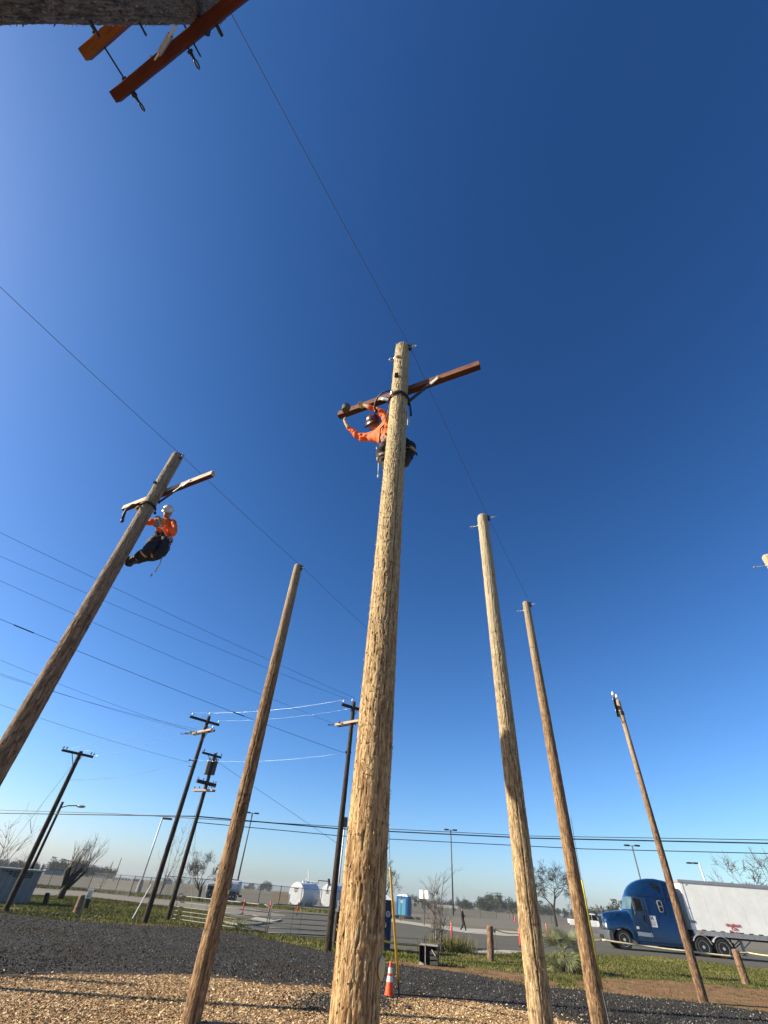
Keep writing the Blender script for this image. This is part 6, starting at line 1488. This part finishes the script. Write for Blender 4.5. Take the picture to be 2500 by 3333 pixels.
# ------------------------------------------------------------------ lamps
def mast(label, base, top, D, r0, r1, mt, head='double', name='lamp_post'):
    if base: p = G(*base); D = hd(p)
    else: q = AT(top[0], top[1], D); p = Vector((q.x, q.y, 0))
    h = AT(top[0], top[1], D).z - p.z; t = thing(name, label, 'lamp post', tuple(p)); o = MB(); o.tube((0, 0, 0), (0, 0, h), r0, r1, 8); o.build('pole', mt, t, True); sc = D / 110.0
    vd = Vector((p.x, p.y, 0)).normalized(); sd_ = Vector((vd.y, -vd.x, 0))
    if head == 'double':
        o = MB(); o.beam(-sd_ * 1.0 * sc + Vector((0, 0, h)), sd_ * 1.0 * sc + Vector((0, 0, h)), .10 * sc, .10 * sc); o.build('bracket_arm', mt, t)
        for s_ in (-1, 1): o = MB(); o.box(sd_ * s_ * .85 * sc + Vector((0, 0, h + .06)), (.85 * sc, .6 * sc, .22 * sc)); o.build('lamp_head', m_under, t, bevel=.03)
    elif head == 'flood':
        o = MB(); o.box((0, 0, h), (1.0 * sc, .4, 1.7 * sc)); o.build('lamp_head', m_under, t, bevel=.05)
    elif head == 'cobra':
        o = MB(); o.path([(0, 0, h - .5), sd_ * .6 + Vector((0, 0, h - .25)), sd_ * 1.4 + Vector((0, 0, h - .15))], .05, 6); o.build('bracket_arm', mt, t)
        o = MB(); o.ball(sd_ * 1.75 + Vector((0, 0, h - .17)), .42, (1.1, .6, .3), 12, 6); o.build('lamp_head', m_rail, t, True)
    elif head == 'shoe':
        o = MB(); o.box(sd_ * .9 * sc + Vector((0, 0, h - .05)), (1.7 * sc, .8 * sc, .28 * sc)); o.build('lamp_head', m_under, t, bevel=.06)
    elif head == 'left':
        for k_ in (0, 1): o = MB(); o.box(-sd_ * (.6 + k_ * .9) * sc + Vector((0, 0, h - .0)), (.75 * sc, .6 * sc, .2 * sc)); o.build('lamp_head', m_under, t, bevel=.03)
        o = MB(); o.beam((0, 0, h), -sd_ * 1.9 * sc + Vector((0, 0, h)), .1 * sc, .1 * sc); o.build('bracket_arm', mt, t)
    return t, p, h
m_mast = M('dull_grey_mast', (.10, .11, .12), .6, .2, .1, 3); m_mastw = M('pale_grey_mast', (.52, .55, .58), .5, .1, .1, 3)
mast('slim dark lamp post with a single cobra head behind the grey shed', None, (205, 2610), 62, .14, .12, w_dark, 'cobra')
tw_, pw, hw = mast('pale lamp post on a concrete foot in the left field', (448, 2906), (530, 2662), 0, .16, .13, m_mastw, 'shoe')
o = MB(); o.lathe([(.42, 0), (.42, .9), (.3, 1.7), (0, 1.7)], 14); o.build('concrete_foot', M('grey_footing', (.27, .25, .22), .9), tw_, 'auto')
mast('tall dark twin headed floodlight mast above the tanker truck', None, (822, 2647), 140, .22, .16, m_mast)
mast('pale mast with a dark floodlight squeezed beside the line pole at the centre', (1095, 2952), (1125, 2676), 0, .22, .18, m_mastw, 'flood')
mast('tall dark twin headed mast right of the centre pole', None, (1467, 2702), 150, .22, .16, m_mast)
mast('twin headed mast rising behind the roof of the blue tractor', None, (2057, 2753), 150, .22, .16, m_mast)
mast('short pale lamp mast rising behind the white trailer', None, (2276, 2810), 110, .16, .13, m_mastw, 'left')
mast('hazy thin mast in the far left field', None, (396, 2792), 330, .3, .2, m_mast, 'none')
mast('second hazy thin mast in the far left field, left of the other', None, (368, 2805), 400, .3, .2, m_mast, 'none')

# ------------------------------------------------------------------ grey corrugated shed
m_shed = M('grey_corrugated_sheet', (.215, .21, .205), .5, .2, .12, 1.5)
A0, A1 = G(90, 2944), G(-140, 2932); hS = AT(136, 2838, hd(A0)).z; dv = (A1 - A0); Ls = dv.length; ux = dv.normalized(); uy = Vector((-ux.y, ux.x, 0))
if uy.y < 0: uy = -uy
t = thing('metal_shed', 'low grey corrugated metal shed cut by the left edge', 'shed', tuple(A0)); n_ = int(Ls / .10)
vs = []
for k in range(n_ + 1):
    s_ = k / n_ * Ls; d_ = .035 * (1 if (k % 4) in (0, 1) else -1) * (1 if True else 0); vs.append(ux * s_ - uy * d_)
o = MB(); V = [v + Vector((0, 0, z)) for z in (0, hS) for v in vs] + [v + uy * .08 + Vector((0, 0, z)) for z in (0, hS) for v in vs]; N1 = n_ + 1
F = [(k, k + 1, N1 + k + 1, N1 + k) for k in range(n_)] + [(2 * N1 + k + 1, 2 * N1 + k, 3 * N1 + k, 3 * N1 + k + 1) for k in range(n_)]
o.add(V, F); o.build('front_wall', m_shed, t)
o = MB(); o.add([(0, 0, 0), uy * 3.0, uy * 3.0 + Vector((0, 0, hS)), (0, 0, hS), ux * Ls, ux * Ls + uy * 3.0, ux * Ls + uy * 3.0 + Vector((0, 0, hS)), ux * Ls + Vector((0, 0, hS))], [(0, 1, 2, 3), (5, 4, 7, 6), (1, 5, 6, 2)]); o.build('side_walls', m_shed, t)
o = MB(); o.add([ux * -.12 - uy * .15 + Vector((0, 0, hS)), ux * (Ls + .1) - uy * .15 + Vector((0, 0, hS)), ux * (Ls + .1) + uy * 3.1 + Vector((0, 0, hS + .02)), ux * -.12 + uy * 3.1 + Vector((0, 0, hS + .02)),
    ux * -.12 - uy * .15 + Vector((0, 0, hS + .07)), ux * (Ls + .1) - uy * .15 + Vector((0, 0, hS + .07)), ux * (Ls + .1) + uy * 3.1 + Vector((0, 0, hS + .10)), ux * -.12 + uy * 3.1 + Vector((0, 0, hS + .10))],
    [(0, 1, 2, 3), (7, 6, 5, 4), (0, 4, 5, 1), (1, 5, 6, 2), (2, 6, 7, 3), (3, 7, 4, 0)]); o.build('roof', M('pale_shed_roof', (.30, .31, .32), .5, .2, .15, 3), t)
ls = MB()
for k in range(3):
    a_ = AT(45, 2843 + k * 9, hd(A0) + .0) - A0; c_ = ux * 1.35 - uy * .06 + Vector((0, 0, hS - .12 - k * .11))
    for j in range(7 - k): ls.box(c_ + ux * (.25 * (j - 3)), (.17, .03, .055), Matrix.Rotation(math.atan2(ux.y, ux.x), 3, 'Z'))
ls.build('faded_lettering', m_under, t)
# ------------------------------------------------------------------ far sheds, hangar and parked aircraft trailers at the left
def blk(label, name, cat, c, top, wpx, mt, roof, depth=10, winmt=None):
    p = G(*c); D = hd(p); h = max(1.2, AT(c[0], top, D).z); a_ = AT(c[0] - wpx / 2, c[1], D); b_2 = AT(c[0] + wpx / 2, c[1], D); w_ = (b_2 - a_).length; vd = Vector((p.x, p.y, 0)).normalized(); t = thing(name, label, cat, (p.x, p.y, 0), -math.atan2(vd.x, vd.y))
    o = MB(); o.box((0, depth / 2, h / 2), (w_, depth, h)); o.build('walls', mt, t)
    o = MB(); o.prism([(-w_ / 2 * 1.03, h), (0, h * 1.22), (w_ / 2 * 1.03, h)], -.3, depth + .3, 'Y'); o.build('roof', roof, t)
    if winmt:
        for k in range(5): o = MB(); o.box((-w_ * .4 + w_ * .2 * k, -.05, h * .55), (w_ * .12, .1, h * .35)); o.build('window', winmt, t)
m_hw = M('pale_hangar_wall', (.48, .49, .50), .7, 0, .1, .3); m_hr = M('grey_hangar_roof', (.20, .21, .23), .7, 0, .1, .3)
blk('long white office trailer with dark windows in the far left field', 'office_trailer', 'trailer', (398, 2866), 2858, 52, m_vwhite, m_hw, 6, m_glass)
blk('small white aircraft hut right of the long office trailer', 'far_building', 'building', (443, 2870), 2861, 26, m_vwhite, m_vwhite, 6, m_glass)
blk('wide grey arched hangar before the left wood', 'far_hangar', 'hangar', (172, 2848), 2832, 60, m_hr, m_hr, 20)
blk('low white roofed shed beside the wood at the left', 'far_building', 'building', (322, 2858), 2853, 44, m_hw, m_hw, 10)
blk('low pale shed on the far horizon behind the white lamp post', 'far_building', 'building', (543, 2877), 2868, 34, m_hw, m_hr, 10)
blk('low pale building on the horizon right of the tanker truck', 'far_building', 'building', (848, 2897), 2892, 26, m_hw, m_hw, 20)
# ------------------------------------------------------------------ leafless trees
m_bark = M('dark_grey_bark', (.045, .036, .03), .9, 0, .35, 10, bump=.5); m_bark2 = M('pale_grey_bark', (.20, .175, .15), .85, 0, .3, 10, bump=.4); m_twig = M('reddish_grey_twigs', (.15, .115, .095), .9, 0, .3, 6)
RMIN = [.006]
def grow(mb_t, mb_c, p, d, L, r, lv, rr, spread, up, kmin=2, kmax=3, split=.72, n0=0, bend=.25, twist=None):
    pts = [p.copy()]; rs = [r]; q = p.copy(); dd = d.copy(); seg = 4 if lv > 1 else 3
    for k in range(seg):
        bq = bend * (.35 if n0 == 0 else 1.0); dd = (dd + Vector((rr.uniform(-bq, bq), rr.uniform(-bq, bq), rr.uniform(-bq, bq) + up * .3))).normalized(); q = q + dd * (L / seg); pts.append(q.copy()); rs.append(r * (1 - .38 * (k + 1) / seg))
    (mb_t if n0 == 0 else mb_c).path(pts, rs, 8 if n0 == 0 else (5 if r > .03 else 3), cap=(lv == 0))
    if lv == 0: return
    for k in range(rr.randint(kmin, kmax) + (1 if lv <= 2 else 0)):
        f = rr.uniform(.55, 1.0) if k else 1.0; i = min(seg, int(f * seg)); b0 = pts[i]; a = rr.uniform(0, 2 * PI)
        ax = dd.orthogonal().normalized(); ax = Matrix.Rotation(a, 3, dd) @ ax
        nd = (dd + ax * rr.uniform(.5, 1.0) * spread + Vector((0, 0, up * .35))).normalized()
        grow(mb_t, mb_c, b0, nd, L * split * rr.uniform(.75, 1.15), max(RMIN[0], rs[i] * rr.uniform(.58, .78)), lv - 1, rr, spread, up, kmin, kmax, split, n0 + 1, bend)
def bare_tree(label, base, trunkL, r, lv, seed, mt, lean=(0, 0), spread=.9, up=.25, name='leafless_tree', cat='tree', split=.74, kmin=2, kmax=3, k=1.0, D=None, bend=.25, twigr=None):
    p = G(*base) if not isinstance(base, Vector) else base; t = thing(name, label, cat, tuple(p)); rr = random.Random(seed); a, c = MB(), MB(); RMIN[0] = (twigr or .012)
    grow(a, c, Vector((0, 0, -.1)), Vector((lean[0], lean[1], 1)).normalized(), trunkL, r, lv, rr, spread, up, kmin, kmax, split, 0, bend)
    a.build('trunk', mt, t, True); c.build('crown', [mt], t, True); t.scale = (k, k, k); return t
# pollarded tree at the left: stout dark leaning stump with long upright shoots
p = G(193, 2928); t = thing('pollarded_tree', 'pollarded leafless tree with a stout dark forked trunk behind the left stub posts', 'tree', tuple(p)); rr = random.Random(5)
vd = Vector((p.x, p.y, 0)).normalized(); rt_ = Vector((vd.y, -vd.x, 0)); a, c = MB(), MB()
def PP(s_, z): return rt_ * s_ + Vector((0, 0, z))
a.path([PP(0, -.1), PP(.02, .5), PP(.05, .9)], [.30, .27, .25], 10)
lim = [((.0, .7), (.35, 1.4), (.75, 2.15), .26), ((-.1, .8), (-.28, 1.5), (-.45, 2.0), .17), ((.1, .8), (.1, 1.3), (.25, 1.75), .20), ((.15, .6), (.75, 1.4), (1.2, 2.0), .12), ((-.05, .8), (-.05, 1.5), (-.2, 2.1), .13)]
for q0, q1, q2, r in lim:
    pts = [PP(*q0), PP(*q1), PP(*q2)]; a.path(pts, [r, r * .85, r * .7], 8)
    for k in range(6):
        s0 = pts[2].lerp(pts[1], rr.random() * .5); d = (Vector((0, 0, 1)) + rt_ * rr.uniform(-.35, .95) + vd * rr.uniform(-.7, .7)).normalized(); L = rr.uniform(1.5, 3.2); q = s0.copy(); pl = [q.copy()]; dd = d.copy()
        for j in range(5): dd = (dd + Vector((rr.uniform(-.12, .12), rr.uniform(-.12, .12), .05))).normalized(); q = q + dd * L / 5; pl.append(q.copy())
        c.path(pl, [.045, .038, .03, .022, .014, .008], 4)
        for j in range(3):
            i = rr.randint(1, 4); d2 = (dd + rt_ * rr.uniform(-.7, .7) + vd * rr.uniform(-.5, .5)).normalized(); c.path([pl[i], pl[i] + d2 * .35, pl[i] + d2 * .7 + Vector((0, 0, .15))], [.018, .013, .006], 3)
a.build('trunk', m_bark, t, True); c.build('crown', m_bark2, t, True)
def spray(label, base, h, n, seed, width, mt=m_bark2, r=.03, leanr=.0, cat='sapling', name='leafless_sapling', sub=3):
    """young multi-stem tree or bush: several thin upright stems with side twigs"""
    p = G(*base); t = thing(name, label, cat, tuple(p)); rr = random.Random(seed); a, c = MB(), MB(); vd = Vector((p.x, p.y, 0)).normalized(); rt_ = Vector((vd.y, -vd.x, 0))
    for k in range(n):
        d = (Vector((0, 0, 1)) + rt_ * (rr.uniform(-width, width) + leanr) + vd * rr.uniform(-width, width)).normalized(); L = h * rr.uniform(.55, 1.0); q = rt_ * rr.uniform(-.15, .15) * n * .2; pl = [q.copy()]; dd = d.copy()
        for j in range(7): dd = (dd + Vector((rr.uniform(-.13, .13), rr.uniform(-.13, .13), .03))).normalized(); q = q + dd * L / 7; pl.append(q.copy())
        a.path(pl, [r * (1 - .12 * j) for j in range(8)], 5)
        for j in range(sub * 4):
            i = rr.randint(1, 6); d2 = (dd * .8 + rt_ * rr.uniform(-1, 1) + vd * rr.uniform(-1, 1)).normalized(); l2 = L * rr.uniform(.12, .34); e = pl[i] + d2 * l2
            c.path([pl[i], pl[i] + d2 * l2 * .5 + Vector((0, 0, .03 * l2)), e + Vector((0, 0, .12 * l2))], [r * .45, r * .3, r * .14], 3)
            for _ in range(2):
                d3 = (d2 + Vector((rr.uniform(-1, 1), rr.uniform(-1, 1), rr.uniform(-.3, .8)))).normalized(); c.path([e, e + d3 * l2 * .45], [r * .2, r * .1], 3)
    a.build('stems', mt, t, True); c.build('crown', mt, t, True); return t
spray('thin leafless sapling on the field between the fence posts at the left', (322, 2900), 4.6, 3, 8, .30, r=.045, leanr=.30)
spray('whippy leafless sapling between the two tall dark line poles', (518, 2918), 9.5, 3, 11, .16, m_twig, r=.05, leanr=.22)
spray('pale whippy leafless tree reaching in over the shed at the left edge', (-62, 2900), 6.0, 4, 12, .35, r=.05, leanr=.22)
spray('small leafless twigs showing above the shed roof', (55, 2880), 4.6, 4, 14, .4, r=.03, leanr=.1)
bare_tree('spreading leafless tree left of the tanker truck', (646, 2934), 1.35, .17, 7, 21, m_bark, spread=1.0, up=.25, split=.82, k=1.22, twigr=.010)
bare_tree('leafless tree half hidden behind the thick centre pole', (1248, 2960), 3.2, .34, 7, 15, m_bark, spread=1.1, up=.05, split=.82, k=.98, twigr=.018)
bare_tree('leafless tree with a pale curved trunk between the two right poles', (1812, 3016), 3.2, .30, 7, 3, m_bark, spread=1.1, up=.05, split=.82, k=1.05, twigr=.022)
bare_tree('leafless tree top rising behind the white trailer', Vector((AT(2495, 2980, 78).x, AT(2495, 2980, 78).y, 0)), 3.2, .28, 7, 44, m_twig, spread=1.1, up=.05, split=.82, k=.92, twigr=.022)
bare_tree('small round leafless tree left of the blue tractor', (1955, 3017), 1.6, .2, 6, 52, m_twig, spread=1.0, up=.2, split=.80, k=1.1, twigr=.016)
# leafless bush by the road: many thin stems
tb_ = spray('leafless many stemmed bush at the road edge above the black box', (1433, 3100), 3.1, 9, 17, .30, m_bark2, r=.030, cat='bush', name='leafless_bush', leanr=.04, sub=4)
pg = G(1470, 3098); rng2 = np.random.default_rng(8); Pn = np.array([(pg.x + rng2.normal() * .55, pg.y + rng2.normal() * .35) for _ in range(900)])
tag(blades('tall_grass', Pn, rng2, .50, .03, .6, .0), 'tuft of taller green grass at the foot of the leafless bush')
# small dark bushes on the left verge
for (x, y, s_, lb) in ((572, 2932, .9, 'low dark shrub right of the tall left line pole'), (590, 2935, .5, 'tiny brown shrub beside the low dark shrub')):
    spray(lb, (x, y), 1.6 * s_, 9, int(x), .8, m_twig, r=.03, cat='shrub', name='shrub')

# ------------------------------------------------------------------ fan palm
p = G(1842, 3165); D = hd(p); t = thing('fan_palm', 'shaggy young fan palm on the verge between the two right poles', 'palm', tuple(p)); rr = random.Random(4)
m_palm = attr_mat('palm_leaf', [(0, (.03, .04, .016)), (.5, (.085, .105, .042)), (1, (.20, .21, .10))], .6, .4); m_dead = attr_mat('dry_palm_leaf', [(0, (.07, .055, .03)), (1, (.24, .20, .12))], .85)
hp = AT(1836, 3012, D).z - p.z
o = MB(); o.lathe([(.13, -.1), (.14, .3), (.12, hp * .25), (.08, hp * .36), (0, hp * .38)], 12); o.build('trunk', m_dead, t, True)
def fan(V, F, T, c0, d, L, n, dead):
    d = d.normalized(); s0 = d.cross(Vector((0, 0, 1)))
    if s0.length < .1: s0 = Vector((1, 0, 0))
    s0.normalize(); s0 = Matrix.Rotation(rr.uniform(-1.2, 1.2), 3, d) @ s0; nrm = s0.cross(d); e = c0 + d * L; tone = rr.random()
    b = len(V); w_ = .012; V += [c0 - s0 * w_, c0 + s0 * w_, e + s0 * w_, e - s0 * w_]; F.append((b, b + 1, b + 2, b + 3)); T += [tone] * 4
    for k in range(n):
        a = (k / (n - 1) - .5) * 2.7; q = (d * math.cos(a) + s0 * math.sin(a)).normalized(); l2 = .62 * (.75 + .25 * math.cos(a)) * rr.uniform(.85, 1.1); w2 = .013
        x = q.cross(nrm).normalized(); tip = e + q * l2 + Vector((0, 0, -.03 - .05 * rr.random() - (.25 if dead else 0))) + nrm * rr.uniform(-.03, .03); m1 = e + q * l2 * .55 + nrm * .03
        b = len(V); V += [e, m1 + x * w2, tip, m1 - x * w2]; F.append((b, b + 1, b + 2, b + 3)); T += [min(1, tone + rr.uniform(-.2, .25))] * 4
for nm, cnt, dead in (('fronds', 34, False), ('dry_fronds', 18, True)):
    V = []; F = []; T = []
    for k in range(cnt):
        a = rr.uniform(0, 2 * PI); el = rr.uniform(-.5, 1.35) if not dead else rr.uniform(-1.1, -.2)
        d = Vector((math.cos(a) * math.cos(el), math.sin(a) * math.cos(el), math.sin(el))); c0 = Vector((0, 0, hp * (rr.uniform(.22, .55) if not dead else rr.uniform(.10, .30)))) + d * .06
        fan(V, F, T, c0, d, rr.uniform(.22, .55) * (1 if not dead else .6), 19, dead)
    ob = fast_mesh(nm, [tuple(v) for v in V], F, m_palm if not dead else m_dead, t, attr={'tone': np.clip(T, 0, 1)})

# ------------------------------------------------------------------ far woods on the horizon (stuff)
m_wood = attr_mat('far_tree_foliage', [(0, (.012, .018, .012)), (.5, (.030, .040, .024)), (1, (.062, .072, .045))], .9)
def wood(label, specs, seed):
    """specs: (x0, x1, D, hmin, hmax, n); clumpy crowns made of many leaf-sized faces"""
    rg = np.random.default_rng(seed); VV = []; TT = []
    for (xa, xb, D, h0, h1, n) in specs:
        for k in range(n):
            x = rg.uniform(xa, xb); d = ray(x, 2826 + .083 * x); kk = D * rg.uniform(.95, 1.12) / math.hypot(d[0], d[1]); c = np.array([d[0] * kk, d[1] * kk, 0])
            h = rg.uniform(h0, h1); w_ = h * rg.uniform(.35, .75); m_ = 320; tone = rg.random() * .5
            blobs = rg.normal(size=(7, 3)) * [w_ * .35, w_ * .35, h * .20] + [0, 0, h * .55]
            bi = rg.integers(0, 7, m_); q = blobs[bi] + rg.normal(size=(m_, 3)) * [w_ * .2, w_ * .2, h * .13]; q[:, 2] = np.clip(q[:, 2], 0, h * 1.1)
            a = rg.normal(size=(m_, 3)); b_ = rg.normal(size=(m_, 3)); s_ = h * .07
            a *= s_ / np.linalg.norm(a, axis=1, keepdims=True); b_ *= s_ / np.linalg.norm(b_, axis=1, keepdims=True)
            q += c; VV.append(np.stack([q - a, q + b_, q + a], 1).reshape(-1, 3)); TT.append(np.repeat(np.clip(tone + rg.random(m_) * .5, 0, 1), 3))
    V = np.vstack(VV); o = fast_mesh('far_wood', V, np.arange(len(V)).reshape(-1, 3), m_wood, attr={'tone': np.concatenate(TT)}); return tag(o, label, kind='stuff')
wood('dark wood on the horizon behind the left trees and shed', [(-60, 140, 700, 5.5, 8.5, 60), (155, 250, 560, 7, 10, 36), (230, 365, 600, 5.5, 8.5, 52)], 1)
wood('thin far tree groups on the left horizon', [(520, 620, 900, 3, 6, 22), (850, 880, 900, 6, 11, 16), (795, 830, 900, 3, 6, 12), (640, 800, 1300, 3, 5, 20)], 2)
wood('dark line of trees on the horizon behind the pedestrian and palm', [(1335, 1560, 600, 4, 7, 60), (1495, 1525, 500, 6, 8, 5), (1550, 1700, 480, 6.5, 10.5, 34), (1560, 1960, 620, 4, 7, 90), (1755, 1800, 520, 5.5, 9, 8), (1900, 1990, 380, 4, 7, 14), (1995, 2010, 300, 6, 9, 6), (2000, 2600, 600, 5, 7, 60)], 3)
# palms on the far horizon
for (x, yb, yt) in ((812, 2894, 2882), (820, 2894, 2881)):
    d = AT(x, yb, 800); h = AT(x, yt, 800).z; t = thing('far_palm', 'tiny palm silhouettes on the horizon right of the tanker truck', 'palm', (d.x, d.y, 0), 0, 'pair of palms on the horizon')
    o = MB(); o.tube((0, 0, 0), (0, 0, h), .5, .35, 6); o.build('trunk', m_bark, t)
    V = []; F = []; T = []; rg = random.Random(x)
    for k in range(60):
        a = rg.uniform(0, 6.28); e = rg.uniform(-.6, 1.2); dd = Vector((math.cos(a) * math.cos(e), math.sin(a) * math.cos(e), math.sin(e))); b0 = len(V); s_ = dd.orthogonal().normalized() * .3; V += [Vector((0, 0, h)) - s_, Vector((0, 0, h)) + s_, Vector((0, 0, h)) + dd * 3.0]; F.append((b0, b0 + 1, b0 + 2)); T += [rg.random()] * 3
    fast_mesh('crown', [tuple(v) for v in V], F, m_wood, t, attr={'tone': T})
# ------------------------------------------------------------------ haze
HAZE = 0.00015
if HAZE > 0:
    b = MB(); b.box((0, 900, 11.5), (7000, 3200, 26)); hm = bpy.data.materials.new('thin_haze'); hm.use_nodes = True; t_ = hm.node_tree; t_.nodes.clear()
    pv = t_.nodes.new('ShaderNodeVolumePrincipled'); pv.inputs['Density'].default_value = HAZE; pv.inputs['Color'].default_value = (.80, .86, .95, 1); ou = t_.nodes.new('ShaderNodeOutputMaterial'); t_.links.new(pv.outputs[0], ou.inputs['Volume'])
    hz = b.build('haze', hm); tag(hz, kind='stuff'); S.cycles.volume_step_rate = 5
